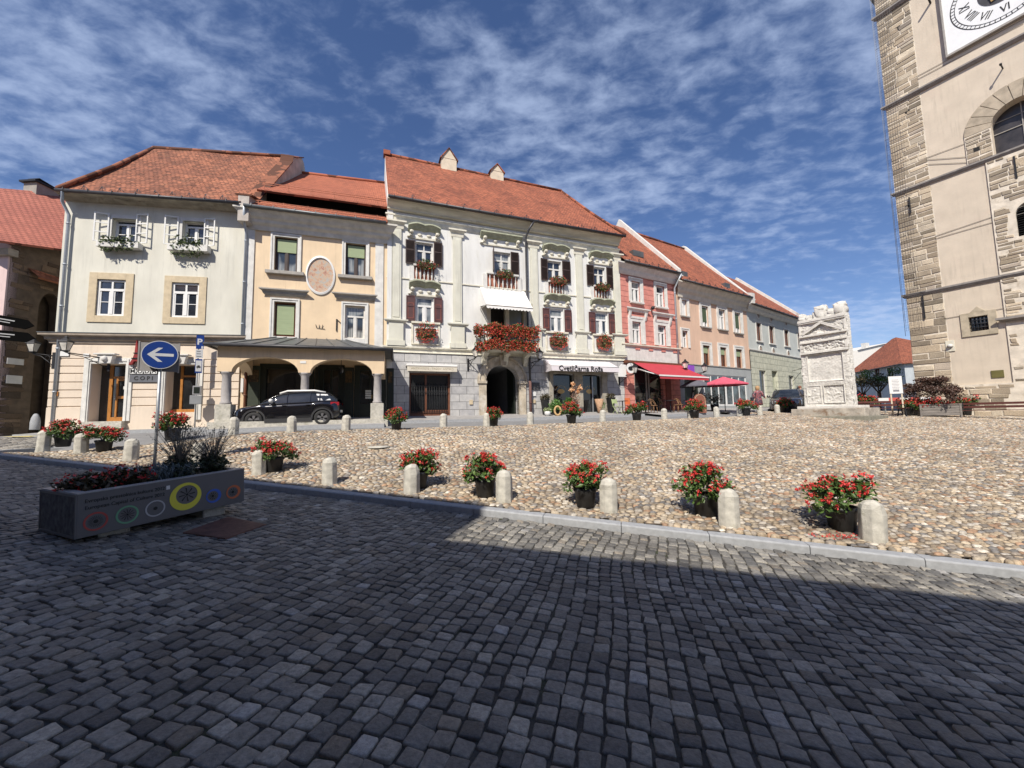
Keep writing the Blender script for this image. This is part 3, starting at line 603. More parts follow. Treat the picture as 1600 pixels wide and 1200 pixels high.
# ---- house 1: cream plaster house on the left ----
def house1():
    F = F1; R = F1R; rt = F.root('plaster_house', 'cream plaster house with hipped old tile roof and peach ground floor behind the arrow sign', 'house')
    zE = F.uv(230, 303, -.66)[1]; zc = lz(F, 528, 230); zt = zE+.15
    wu = [F.rect(175,342,214,381), F.rect(285,346,320,386)]; wl = [F.rect(151,437,196,493.5), F.rect(268,442,311,496)]
    door = F.rect(143,569,197.5,659); shop = F.rect(260,570,308,655); door = (door[0], -.02, door[2], door[3]); shop = (shop[0], .35, shop[2], shop[3])
    b = MB(); b.wall(0, R, zc, zt, [*wu, *wl], dep=.32); b.build('wall', PL_B1, rt)
    b = MB(); b.wall(0, R, -.5, zc, [door, shop], y=-.05, dep=.55); b.quad([(0,-.05,zc),(R,-.05,zc),(R,0,zc),(0,0,zc)]); b.quad([(0,-.05,-.5),(0,-.05,zc),(0,0,zc),(0,0,-.5)]); b.build('ground_floor_wall', PL_B1G, rt)
    b = MB(); zs = [lz(F, y, 230) for y in (562,573,584,597,609,621,634)]        # rusticated bands with open joints
    segs = [(.0, door[0]-.28), (door[2]+.28, shop[0]-.2), (shop[2]+.28, R)]
    for a, c in segs:
        for k in range(len(zs)-1): b.box(a+(.0 if a else 0), c, -.085, -.05, zs[k+1]+.022, zs[k]-.022)
        b.box(a, c, -.11, -.05, -.5, zs[-1]-.03)
    b.box(0, R, -.075, -.05, zs[0]+.03, zc-.75+.35)
    b.build('rustication', PL_B1G, rt, .008)
    cornice(rt, 0, R, zc+.12, [(.05,0),(.34,-.02),(.34,-.1),(.22,-.14),(.2,-.26),(.12,-.32),(.1,-.42)], M('brown_grey_cornice', (.30,.25,.2), var=.2), 'cornice')
    sweep(MB(), [(.36, zc+.14), (.36, zc+.115)], 0, R, 0).build('cornice_flashing', ZINC, rt)
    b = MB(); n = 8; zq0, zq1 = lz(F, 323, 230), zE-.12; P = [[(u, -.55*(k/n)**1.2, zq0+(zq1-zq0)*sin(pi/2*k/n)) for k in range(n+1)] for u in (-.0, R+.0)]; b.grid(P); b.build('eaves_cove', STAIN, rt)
    for r in wu: window(rt, r, rec=.2, fm=WHITE, gm=GLASS, tr=.83, top_m=0, sur=(.16, .035, OFFW), bars=1, name='window')
    for r in wl: window(rt, r, rec=.03, fm=WHITE, gm=GLASS, tr=.72, bars=1, sw=.09, sur=(.3, .045, SANDST, .3), name='window')
    # opened outer sashes
    sh = [(151,334,172,379,1), (214,336,236,382,0), (260,339,280,384,1), (320,343,339.5,386,0)]
    for x0, y0, x1, y1, lf in sh:
        r = F.rect(x0, y0, x1, y1); b = MB(); t = .05; hx = r[2] if lf else r[0]; w = r[2]-r[0]; H = r[3]-r[1]
        b.box(0, t, -.02, .02, 0, H); b.box(w-t, w, -.02, .02, 0, H)
        for k in range(4): z = (H-t)*k/3; b.box(t, w-t, -.018, .018, z, z+t*.8)
        o = b.build('window_sash', WHITE, rt); a = radians(12); o.location = (hx, -.06, r[1])
        o.rotation_euler = (0, 0, pi+a if lf else -a)
    # door
    d = door; b = MB(); y = .38; t = .13; um = d[0]+(d[2]-d[0])*.28
    b.box(d[0]+.35, d[0]+.35+t, y, y+.08, 0, d[3]); b.box(d[2]-t, d[2], y, y+.08, 0, d[3]); zt2 = d[3]*.76; b.box(d[0]+.35+t, d[2]-t, y, y+.08, zt2, zt2+.1); b.box(d[0]+.35+t, d[2]-t, y, y+.08, 0, .18)
    b.box(d[0]+.5+t, d[0]+.57+t, y-.01, y+.06, .18, zt2); b.box(d[2]-t-.12, d[2]-t-.02, y-.01, y+.06, .18, zt2); b.box(d[0]+.57+t, d[2]-t-.12, y-.01, y+.06, 1.0, 1.12); b.box(d[0]+.57+t, d[2]-t-.12, y-.01, y+.06, zt2-.1, zt2-.01)
    o = b.build('door', DOORW, rt, .006); MB().box(d[0], d[2], y+.045, y+.05, 0, d[3]).build('pane', SHOPG, o); MB().box(d[0]+.62, d[0]+.66, y-.07, y-.01, .98, 1.1).build('handle', STEEL, o)
    MB().box(d[0]+.92, d[0]+1.18, y-.016, y-.012, 1.42, 1.55).build('notice', OFFW, o); MB().box(d[0]-.1, d[2]+.1, -.3, .4, -.3, .0).build('doorstep', GRAN, rt, .01)
    d = shop; b = MB(); b.box(d[0]+.3, d[0]+.4, y, y+.08, d[1], d[3]); b.box(d[0]+.4, d[2], y, y+.08, d[3]*.79, d[3]*.79+.08); b.box(d[0], d[2], y-.05, y+.08, d[1], d[1]+.14); b.box(d[2]-.06, d[2], y, y+.08, d[1], d[3])
    o = b.build('shop_window', DOORW, rt, .006); MB().box(d[0], d[2], y+.045, y+.05, d[1], d[3]).build('pane', SHOPG, o)
    m = MB(); ux = d[0]+.95; m.lathe([(.02,0),(.05,.1),(.13,.16),(.17,.3),(.15,.5),(.2,.75),(.19,.86),(.06,.92),(.045,1.0)], 12, (ux, .55, .75), sx=1, sy=.7); m.build('shop_dummy', M('navy_jacket_cloth', (.02,.022,.035)), o)
    for r in (door, shop):
        b = MB(); w = .26; b.box(r[0]-w, r[0], -.13, -.04, 0, r[3]+w); b.box(r[2], r[2]+w, -.13, -.04, 0, r[3]+w); b.box(r[0], r[2], -.13, -.04, r[3], r[3]+w)
        b.box(r[0]-w*.5, r[0]-w*.2, -.16, -.13, 0, r[3]+w*.8); b.box(r[2]+w*.2, r[2]+w*.5, -.16, -.13, 0, r[3]+w*.8); b.box(r[0]-w*.2, r[2]+w*.2, -.16, -.13, r[3]+w*.4, r[3]+w*.7)
        b.build('door_surround', OFFW, rt, .008); um = (r[0]+r[2])/2
        k = MB(); k.prism([(um-.22, r[3]+.0), (um+.22, r[3]), (um+.3, r[3]+.36), (um-.3, r[3]+.36)], -.34, -.13); k.box(um-.4, um+.4, -.4, -.13, r[3]+.37, r[3]+.43); k.lathe([(.02,-.12),(.09,-.08),(.12,0),(.09,.1),(.02,.14)], 10, (um, -.34, r[3]+.18)); k.build('keystone', OFFW, rt, .01)
    # roof
    d = 5.6; rl = F.uv(240, 232, d); rr = F.uv(452, 246, d); ze = zE; b = MB(); uL = F.uv(89, 294, -.6)[0]
    ridge_z = (rl[1]+rr[1])/2
    patch(b, (uL, -.6, ze-.05), (R+.0, -.6, ze), (rr[0], d, rr[1]), (rl[0], d, rl[1]), 60, 22, wob=.05, sag=.22)
    patch(b, (uL, 2*d+.6, ze), (uL, -.6, ze-.05), (rl[0], d, rl[1]), (rl[0], d+.05, rl[1]), 12, 12, sag=.1)
    patch(b, (R, 2*d+.6, ze), (uL, 2*d+.6, ze), (rl[0], d, rl[1]), (rr[0], d, rr[1]), 12, 6)
    o = b.build('roof', TILE_OLD, rt)
    c = MB(); c.tube([(uL+.02, -.58, ze+.02), tuple((Vector((uL,-.6,ze)).lerp(Vector((rl[0],d,rl[1])), .5)+Vector((0,0,-.1)))), (rl[0], d, rl[1]+.04)], .1, 8); c.tube([(rl[0], d, rl[1]+.04), (rr[0], d, rr[1]+.04)], .12, 8); c.build('ridge_tiles', TILE_OLD, o)
    gutter(rt, uL, R-.05, -.66, ze-.1); snowguards(rt, uL+.5, R-.5, -.42, ze+.12, 1, 9)
    # right party wall parapet with tile coping
    p0 = F.uv(390, 300, -.5); b = MB(); zz = ze
    prof = [(-.55, zz-.9), (-.55, zz+.35), (.2, zz+.55), (d-1.6, rr[1]-1.35), (d-1.5, rr[1]-.95), (d+.1, rr[1]+.12), (d+.5, rr[1]+.0), (d+5, zz), (d+5, zz-.9)]
    b.prism(prof, R-.12, R+.34, plane='yz'); b.build('party_wall', M('grey_party_wall_plaster', (.52,.47,.42), var=.25, vs=2, c2=(.34,.3,.26)), rt)
    b = MB()
    for (a0, z0), (a1, z1) in zip(prof[1:5], prof[2:6]):
        L = hypot(a1-a0, z1-z0); k = max(1, int(L/.3))
        for i in range(k): t0 = i/k; t1 = (i+1.15)/k; y0_, y1_ = a0+(a1-a0)*t0, a0+(a1-a0)*t1; q0, q1 = z0+(z1-z0)*t0, z0+(z1-z0)*t1; b.add([(R-.24,y0_-.02,q0+.07),(R+.46,y0_-.02,q0+.03),(R+.46,y1_,q1+.05),(R-.24,y1_,q1+.09),(R-.24,y0_-.02,q0-.02),(R+.46,y0_-.02,q0-.04),(R+.46,y1_,q1-.02),(R-.24,y1_,q1)], [(0,1,2,3),(4,7,6,5),(0,4,5,1),(1,5,6,2),(2,6,7,3),(3,7,4,0)])
    b.build('coping_tiles', TILE_OLD, rt)
    shell(rt, .01, R-.02, 2*d, -.5, zt, PL_B1)
    # side wall detail: plain left flank
    u0 = F.uv(94.5, 500, -.13)[0]; downpipe(rt, [(uL+.25, -.66, ze-.12), (u0-.1, -.35, ze-.45), (u0+.0, -.13, ze-.95), (u0+.0, -.13, -.2)], PIPE, .06)
    # street name and number plates
    MB().box(*[F.rect(97,549.5,111.5,557)[i] for i in (0,2)], -.12, -.1, *[F.rect(97,549.5,111.5,557)[i] for i in (1,3)]).build('street_name_plate', WHITE, rt)
    r = F.rect(134,553,143,558); MB().box(r[0], r[2], -.12, -.1, r[1], r[3]).build('number_plate', WHITE, rt)
    r = F.rect(91,612,95,619); MB().box(r[0], r[2], -.12, -.1, r[1], r[3]).build('mailbox_plate', DOORW, rt)
    return rt
house1()
# shop signs on house 1
def s1():
    F = F1; r = F.rect(206, 576, 250, 585.5); t = F.at('shop_sign', 'white letter strip sign reading M-O-D-A above the dark copy shop sign', 'sign', (r[0]+r[2])/2, -.09, r[1]); w = (r[2]-r[0])/2; h = r[3]-r[1]
    MB().box(-w, w, -.05, 0, 0, h).build('board', BLACKS, t)
    for i, ch in enumerate('MODA'):
        x = -w+w*2*(i+.5)/4; MB().box(x-w*.2, x+w*.2, -.06, -.05, .03, h-.03).build('letter_tile', WHITE, t); text(ch, h*.95, BLACKS, t, (x, -.062, h/2), name='lettering', bold=.004)
        if i < 3: MB().lathe([(.03, 0), (.03, .012)], 10, (0,0,0)).build('dot', WHITE, t).matrix_local = Matrix.Translation((-w+w*2*(i+1)/4, -.05, h/2)) @ Matrix.Rotation(pi/2, 4, 'X')
    r = F.rect(206, 586, 250, 597.5); t = F.at('shop_sign', 'dark grey sign with spaced black letters COPI under the M-O-D-A strip', 'sign', (r[0]+r[2])/2, -.09, r[1]); w = (r[2]-r[0])/2; h = r[3]-r[1]
    MB().box(-w, w, -.05, 0, 0, h).build('board', M('slate_sign_board', (.12,.125,.14)), t); text('C O P I', h*.72, BLACKS, t, (0, -.053, h/2), bold=.006)
    u, z = F.uv(217, 571); t = F.at('tower_ornament', 'small red iron lattice tower ornament fixed left of the blue arrow sign', 'wall ornament', u, -.16, z)
    RT = M('red_enamel', (.25,.02,.02), var=.3); b = MB()
    b.prism([(-.26,.0),(-.12,.02),(-.06,.16),(.06,.16),(.12,.02),(.26,0),(.12,.28),(.06,.5),(.035,.9),(0,1.12),(-.035,.9),(-.06,.5),(-.12,.28)], -.05, .05); b.build('tower', RT, t)
    b = MB(); b.box(-.15, .15, -.08, .08, .27, .31); b.box(-.09, .09, -.07, .07, .5, .54); b.bar((0,.05,.3), (0,.16,.3), .03); b.build('platform', IRON, t)
s1()
def fbox(F, r, label, d=.3, mat=None, kind='green', group='flower boxes on the facades', hang=.25, n=260):
    """planted window box on a facade; r = (u0,z0,u1,z1) extent of the box"""
    w = (r[2]-r[0])/2; h = r[3]-r[1]; t = F.at('flower_box', label, 'flower box', (r[0]+r[2])/2, -.04-d/2, r[1], group)
    b = MB(); b.box(-w, w, -d/2, d/2, 0, h*.9); b.build('box', mat or OFFW, t, .01)
    if kind == 'green':
        P = np.concatenate([clump_pts(n//3, (w*x, -d*.3, h*.7+rng.uniform(-.1, .05)), (w*.35, d*.6, .2+hang*rng.uniform(.5, 1.2))) for x in (-.55, .0, .45)]+[clump_pts(n, (0, -d*.2, h*.9), (w*.95, d*.5, .13), .1)]); fol('foliage', P, .075, leafm('grey_green_leaf', (.06,.085,.03), (.14,.18,.07)) if 'grey_green_leaf' not in bpy.data.materials else bpy.data.materials['grey_green_leaf'], t)
    else:
        P = clump_pts(n, (0, -d*.35, h*.5), (w*1.12, d*.9, hang+.1), .3); fol('foliage', P, .055, LEAF if rng.random() < 2 else LEAFD, t); q = clump_pts(int(n*(.45 if kind == 'red' else .12)), (0, -d*.45, h*.45-.04), (w*1.15, d*1.0, hang+.12), .75); q = q[q[:, 1] < d*.2]; blooms('blooms', q, .035, PINKR, t)
    return t
fbox(F1, F1.rect(160,381,225,391), 'cream flower box with sparse green plants under the left upper window of the cream house', kind='green')
fbox(F1, F1.rect(269,385,331,396), 'cream flower box with trailing dry plant under the right upper window of the cream house', kind='green', hang=.5)

# ---- house 2: apricot house with arcaded porch ----
def house2():
    F = F2; R = F2R; rt = F.root('porch_house', 'apricot yellow house with oval fresco and arcaded porch, beside the black car', 'house')
    zt = F.uv(490, 332.5, -.7)[1]-.78; U1 = F.rect(429,371,465,425); U2 = F.rect(540,381,571.6,432); L1 = F.rect(428,472,462,526); L2 = F.rect(539,478,570,529)
    g1 = F.rect(404,592,468,660); 
    b = MB(); z3 = 2.55; opens = [(.9, .5, 3.0, z3), (3.35, -.1, 4.35, z3), (5.0, -.1, 6.3, z3)]
    b.wall(0, R, -.5, zt, [U1, U2, L1, L2, *opens], dep=.3); b.build('wall', PL_B2, rt)
    for r in (U1, U2):
        window(rt, r, rec=.12, fm=DBROWN, gm=GLASSB, tr=0, sw=.07, sur=(.17, .05, OFFW, 0, 1), sill=(.33, .2, .16, GREYTRIM))
        MB().box(r[0]+.08, r[2]-.08, .1, .13, r[1]+(r[3]-r[1])*(.58 if r is U1 else .6), r[3]-.08).build('roller_blind', BLIND, rt)
    window(rt, L1, rec=.14, fm=BROWNW, gm=SHOPG, tr=0, mull=0, sw=.08, sur=(.17, .05, OFFW, .1, 1)); MB().box(L1[0]+.1, L1[2]-.1, .1, .15, L1[1]+.12, L1[3]-.12).build('roller_blind', BLIND, rt)
    window(rt, L2, rec=.12, fm=OFFW, gm=GLASSB, tr=.68, sw=.07, top_m=0, sur=(.17, .05, OFFW, .25, 1))
    for r in (L1, L2): zt_ = r[3]+.22; cornice(rt, r[0]-.35, r[2]+.35, zt_+.36, [(.26,0),(.26,-.06),(.16,-.12),(.12,-.22),(.04,-.3)], GREYTRIM, 'window_hood')
    for px in ((383, 396), (586, 599)):
        u0 = F.uv(px[0], 440)[0]; u1 = F.uv(px[1], 440)[0]; MB().box(u0, u1, -.06, 0, 2.9, zt).build('pilaster', OFFW, rt)
    cornice(rt, .25, R-.12, zt+.75, [(.62,0),(.62,-.08),(.5,-.2),(.42,-.34),(.3,-.42),(.28,-.55),(.14,-.66),(.1,-.85)], M('grey_cream_cornice_paint', (.60,.57,.50), var=.15), 'cornice')
    b = MB(); b.box(0, R, .0, .3, zt, zt+.72); b.build('cornice_backing', PL_B2, rt)
    # oval fresco
    u, z = F.uv(501, 430.5); ru = (F.uv(524, 430)[0]-F.uv(478, 430)[0])/2; rz = (F.uv(501, 400.5)[1]-F.uv(501, 461)[1])/2; b = MB(); n = 48
    for i in range(n):
        a0, a1 = 2*pi*i/n, 2*pi*(i+1)/n; P = lambda a, k, y: (u+ru*k*cos(a), y, z+rz*k*sin(a))
        b.quad([P(a0,1,-.06),P(a1,1,-.06),P(a1,.9,-.08),P(a0,.9,-.08)]); b.quad([P(a0,1.02,0),P(a1,1.02,0),P(a1,1,-.06),P(a0,1,-.06)]); b.quad([P(a0,.9,-.08),P(a1,.9,-.08),P(a1,.87,-.02),P(a0,.87,-.02)])
    o = b.build('oval_frame', WHITE, rt)
    m, nn, l, bb = nt('faded_fresco'); tc = nn.new('ShaderNodeTexCoord'); cr = nn.new('ShaderNodeValToRGB'); e = cr.color_ramp.elements; e[0].position = .3; e[0].color = (.20,.085,.06,1); e[1].position = .72; e[1].color = (.60,.52,.46,1)
    for p_, c_ in ((.42,(.44,.25,.19,1)),(.5,(.52,.38,.26,1)),(.6,(.36,.36,.34,1))): q = e.new(p_); q.color = c_
    l.new(noise(nn, l, tc.outputs['Object'], 6.5, 9, .7, .5), cr.inputs[0]); l.new(cr.outputs[0], bb.inputs['Base Color']); bb.inputs['Roughness'].default_value = .9
    MB().quad([(u+ru*.9*cos(2*pi*i/n), -.02, z+rz*.9*sin(2*pi*i/n)) for i in range(n)]).build('fresco', m, o)
    # roof: low front strip, dark slot, upper slope
    ze = zt+.78; a = F.uv(404, 316.5, .3); c_ = F.uv(602, 337.5, .3); q0 = F.uv(414, 297.5, .3); q1 = F.uv(600, 323.5, .3); d = 5.8; r0 = F.uv(468, 271, d); r1 = F.uv(599, 286, d)
    b = MB(); patch(b, (.3,-.66,ze), (R,-.66,ze), (R,.3,(a[1]+c_[1])/2), (.3,.3,(a[1]+c_[1])/2), 40, 4, wob=.01); zq = (q0[1]+q1[1])/2
    patch(b, (.3,.25,zq), (R,.25,zq), (R,d,r1[1]), (.3,d,r0[1]), 50, 16, wob=.015, sag=.1); patch(b, (R,2*d,ze),(.3,2*d,ze),(.3,d,r0[1]),(R,d,r1[1]), 6, 4)
    o = b.build('roof', TILE_NEW, rt); MB().tube([(.3,d,r0[1]+.03),(R,d,r1[1]+.03)], .11, 8).build('ridge_tiles', TILE_NEW, o)
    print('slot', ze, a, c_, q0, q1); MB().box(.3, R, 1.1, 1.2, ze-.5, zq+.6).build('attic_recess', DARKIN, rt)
    gutter(rt, .1, R-.05, -.72, ze-.04, ZINC); b = MB()
    for y, z0 in ((-.42, ze+.18), (.32, zq+.2)):
        for k in range(6): uu = .6+(R-1.1)*k/5; b.bar((uu, y, z0-.1), (uu, y-.05, z0+.24), .03)
        for dz in (.1, .2): b.tube([(.5, y-.04, z0+dz), (R-.1, y-.04, z0+dz)], .016, 6)
    b.build('snow_rail', M('orange_snow_rail', (.45,.17,.10)), rt); u = F.uv(482, 268, d+.6)[0]; zc_ = r0[1]
    b = MB(); b.box(u-.5, u+.7, d+.3, d+1, zc_-1, zc_+.18); b.build('chimney', M('dark_brick', (.12,.10,.09)), rt); MB().box(u-.65, u+.85, d+.2, d+1.1, zc_+.2, zc_+.25).build('chimney_cap', ZINC, rt)
    shell(rt, .01, R-.01, 2*d, -.5, zt, PL_B2)
    downpipe(rt, [(.12, -.7, ze-.05), (.05, -.45, ze-.6), (.05, -.12, ze-1.1), (.05, -.12, 2.9)], PIPE, .055); downpipe(rt, [(.28, -.16, 3.0), (.28, -.16, 1.5), (.28,-.16,-.1)], BROWNW, .06)
    # shopfronts under the porch
    b = MB(); b.box(.0, R, .35, .4, -.1, 3.2); b.build('shop_interior', DARKIN, rt)
    def sf(u0, u1, z0, z1, dr=0):
        q = MB(); t = .12; y = .05; q.box(u0-.15, u0+t, -.06, y, z0, z1+.12); q.box(u1-t, u1+.15, -.06, y, z0, z1+.12); q.box(u0+t, u1-t, -.06, y, z1-t, z1+.12)
        if z0 > 0: q.box(u0+t, u1-t, -.06, y, z0, z0+t)
        if dr: q.box(u0+t, u1-t, -.02, y, 0, .75); q.box((u0+u1)/2-.04, (u0+u1)/2+.04, -.03, y, .75, z1-t)
        o = q.build('shop_door' if dr else 'shop_window', DKGREEN, rt, .006); MB().box(u0+t, u1-t, .06, .07, z0, z1-t).build('pane', SHOPG, o)
        if dr: MB().box((u0+u1)/2+.07, (u0+u1)/2+.1, -.07, -.03, 1.0, 1.2).build('handle', GOLD, o)
        return o
    sf(.95, 2.95, .5, z3); sf(3.4, 4.3, -.0, z3, 1); sf(5.05, 6.25, 0, z3, 1)
    for u0, u1 in ((.32, .86), (3.02+.12, 3.2+.12), (4.42, 4.88), (6.42, 6.78)):
        q = MB(); q.box(u0, u1, -.12, -.06, .02, z3); q.box(u0+.05, u1-.05, -.14, -.12, .15, 1.4); o = q.build('door_shutter', DKGREEN if u0 > 1 else M('olive_door_panel', (.035,.045,.03)), rt, .008)
        MB().box(u0+.08, u1-.08, -.135, -.125, z3-.75, z3-.18).build('picture_panel', M('old_gold_panel', (.09,.055,.02), var=.8, vs=9), o)
    for (x0, y0, x1, y1) in ((571,609,580,623),): 
        r = F.rect(x0, y0, x1, y1); q = MB()
        for k in range(4): z = r[1]+(r[3]-r[1])*k/4; q.box(r[0], r[2], -.05, -.045, z, z+(r[3]-r[1])*.2)
        q.build('opening_hours_notice', OFFW, rt)
    r = F.rect(377,591,381,613); MB().box(r[0], r[2], -.08, -.02, r[1], r[3]).build('notice_board', WHITE, rt)
    # ---- porch ----
    dp = 2.55; Fp = lambda px, py: F.uv(px, py, -dp)
    uL = Fp(354, 600)[0]; uM = Fp(476.5, 600)[0]; uR = Fp(590, 600)[0]; zb = -.28
    zs = Fp(476, 583)[1]; zE = Fp(470, 546)[1]; crown = Fp(420, 559)[1]; b = MB(); th = .42; ext = .28
    b.wall(uL-ext, uR+ext, zs, zE, [(uL+.22, zs-1, uM-.22, crown, crown-zs), (uM+.22, zs-1, uR-.22, crown, crown-zs)], y=-dp-th/2, dep=th)
    for a, c in ((uL+.22, uM-.22), (uM+.22, uR-.22)):
        pts = [((a+c)/2-(c-a)/2*cos(pi*k/20), zs+(crown-zs)*sin(pi*k/20)) for k in range(21)]
        for p, q in zip(pts[:-1], pts[1:]): b.quad([(p[0],-dp+th/2,p[1]),(p[0],-dp+th/2,zE),(q[0],-dp+th/2,zE),(q[0],-dp+th/2,q[1])])
    for a, c in ((uL-ext, uL+.22), (uM-.22, uM+.22), (uR-.22, uR+ext)): b.quad([(a,-dp-th/2,zs),(a,-dp+th/2,zs),(c,-dp+th/2,zs),(c,-dp-th/2,zs)]); b.quad([(a,-dp+th/2,zs),(a,-dp+th/2,zE),(c,-dp+th/2,zE),(c,-dp+th/2,zs)])
    for x0 in (uL-ext, uR+ext-th):                       # side arches of the porch
        y0, y1 = -dp-th/2, 0; pts = [(y0+.45+(-.1-y0-.45)*(1-cos(pi*k/16))/2, zs+(crown-zs)*sin(pi*k/16)) for k in range(17)]
        for xx, fl in ((x0, 0), (x0+th, 1)):
            b.quad([(xx,y0,zs),(xx,y0,zE),(xx,pts[0][0],zE),(xx,pts[0][0],zs)][::-1 if fl else 1])
            for p, q in zip(pts[:-1], pts[1:]): b.quad([(xx,p[0],p[1]),(xx,p[0],zE),(xx,q[0],zE),(xx,q[0],q[1])])
        for p, q in zip(pts[:-1], pts[1:]): b.quad([(x0,p[0],p[1]),(x0+th,p[0],p[1]),(x0+th,q[0],q[1]),(x0,q[0],q[1])])
    b.box(uL-ext, uR+ext, -dp-th/2+.01, -.01, zE-.06, zE+.01); b.build('porch_arcade', PL_B2, rt)
    for i, u in enumerate((uL, uM, uR)):
        q = MB(); zp = .95 if i != 1 else .35; q.box(u-.27, u+.27, -dp-.27, -dp+.27, zb-.4, zb+zp); q.build('column_pedestal', GRAN, rt, .02)
        q = MB(); H = zs-(zb+zp); q.lathe([(.2,0),(.2,.08),(.165,.12),(.17,H*.4),(.15,H-.2),(.165,H-.17),(.16,H-.13),(.22,H-.06),(.24,H)], 18, (u, -dp, zb+zp)); q.build('column', M('grey_column_stone', (.36,.34,.33), var=.15, vs=5) if i == 0 else bpy.data.materials['grey_column_stone'], rt)
    e0 = Fp(331, 541); e1 = F.uv(603, 549, -dp-.45); ez = zE+.06; t0 = F.uv(430, 528); t1 = F.uv(541, 530); zt_ = (t0[1]+t1[1])/2
    b = MB(); y0 = -dp-.5; xl, xr = uL-.62, uR+.62; b.quad([(xl,y0,ez),(xr,y0,ez),(t1[0],-.01,zt_),(t0[0],-.01,zt_)]); b.quad([(xl,-.01,ez),(xl,y0,ez),(t0[0],-.01,zt_)]); b.quad([(xr,y0,ez),(xr,-.01,ez),(t1[0],-.01,zt_)]); b.quad([(xl,y0,ez-.02),(xl,-.01,ez-.02),(xr,-.01,ez-.02),(xr,y0,ez-.02)])
    o = b.build('porch_roof', ZINC, rt); b = MB()
    for k in range(1, 9): s = k/9; bx = xl+(xr-xl)*s; tx = min(max(t0[0]+(t1[0]-t0[0])*(s*1.25-.12), t0[0]), t1[0]); b.bar((bx, y0+.02, ez+.02), (tx, -.03, zt_+.015), .03, .04)
    b.build('standing_seam', ZINC, o); b = MB(); b.tube([(xl,-.05,ez-.03),(xl,y0,ez-.03),(xr,y0,ez-.03),(xr,-.05,ez-.03)], .07, 8); b.build('porch_gutter', GUTTER, rt)
    b = MB(); b.box(uL-.45, uR+.45, -dp-.4, .3, zb-.5, -.02); b.build('porch_floor', GRAN, rt)
    r = Fp(471, 565), Fp(480, 569); MB().box(r[0][0], r[1][0], -dp-th/2-.015, -dp-th/2, r[1][1], r[0][1]).build('number_plate', WHITE, rt)
    b = MB(); uu = F.uv(533, 580, -1.2)[0]; zz = F.uv(533, 580, -1.2)[1]; t = thing('lantern', 'small black lantern hanging under the right arch of the apricot porch', 'lantern', F.W(uu, -1.2, zz-.12), F.az)
    b.lathe([(.06,0),(.09,.05),(.1,.25),(.04,.33)], 6, smooth=False); b.build('lantern_glass', SHOPG, t); MB().tube([(0,0,.3),(0,0,.75)], .012, 6).lathe([(.11,.25),(.03,.36)], 6).build('hanger', IRON, t)
    # wall iron
    u, z = F.uv(499, 510); b = MB()
    for a in (-.12, 0, .12): b.bar((u+a, -.02, z-.08), (u+a*1.3, -.04, z+.08), .018)
    b.bar((u-.12,-.03,z-.08),(u+.25,-.03,z-.12), .018); u, z = F.uv(526, 508); b.bar((u,-.03,z-.3),(u,-.03,z+.3), .05); b.bar((u,-.03,z+.3),(u+.2,-.05,z+.1), .03); b.build('wall_iron', IRON, rt)
house2()
# ---- house 3: white baroque house ----
def baluster_prof(): return [(.05,0),(.05,.04),(.03,.08),(.065,.2),(.07,.28),(.03,.44),(.045,.5),(.05,.56)]
def hood_wavy(rt, F, x0, y0, x1, y1, straight=0):
    r = F.rect(x0, y0, x1, y1); u0, z0, u1, z1 = r; w = u1-u0; n = 16; b = MB(); zt = z1; h = (z1-z0)
    for i in range(n):
        s0, s1 = i/n, (i+1)/n; wv = lambda s: 0 if straight else .09*abs(sin(pi*s*2))+(.08*sin(pi*s) if 1 else 0)
        a, c = u0+w*s0, u0+w*s1; za, zc = zt-.14+wv(s0), zt-.14+wv(s1)
        prof = [(0, .1), (-.3, .08), (-.32, .0), (-.2, -.1), (-.12, -.2), (0, -.24)]
        b.add([(a, y, za+dz) for y, dz in prof]+[(c, y, zc+dz) for y, dz in prof], [(k, k+6, k+7, k+1) for k in range(5)]+([tuple(range(6))] if i == 0 else [])+([tuple(range(11, 5, -1))] if i == n-1 else []))
    o = b.build('window_pediment', HOODG, rt)
    b = MB()
    for s in (.1, .9): u = u0+w*s; b.prism([(-.0, z1-.35), (-.24, z1-.36), (-.26, z1-.45), (-.15, z1-.52), (-.17, z1-.6), (-.05, z1-.72), (0, z1-.72)], u-.09, u+.09, plane='yz'); b.lathe([(.01,-.1),(.09,-.06),(.09,.06),(.01,.1)], 10, (u, -.2, z1-.42))
    b.box(u0+w*.04, u1-w*.04, -.07, 0, z0-.12, z0-.02); b.lathe([(.01,-.03),(.11,0),(.01,.03)], 12, (u0+w*.03, -.06, z0-.05)); b.lathe([(.01,-.03),(.11,0),(.01,.03)], 12, (u1-w*.03, -.06, z0-.05))
    for s in (.36, .64): b.lathe([(.02,-.1),(.1,0),(.13,.06),(.02,.1)], 9, (u0+w*s, -.04, z1-.52), sy=.5)
    b.build('console', CREAMST, o)
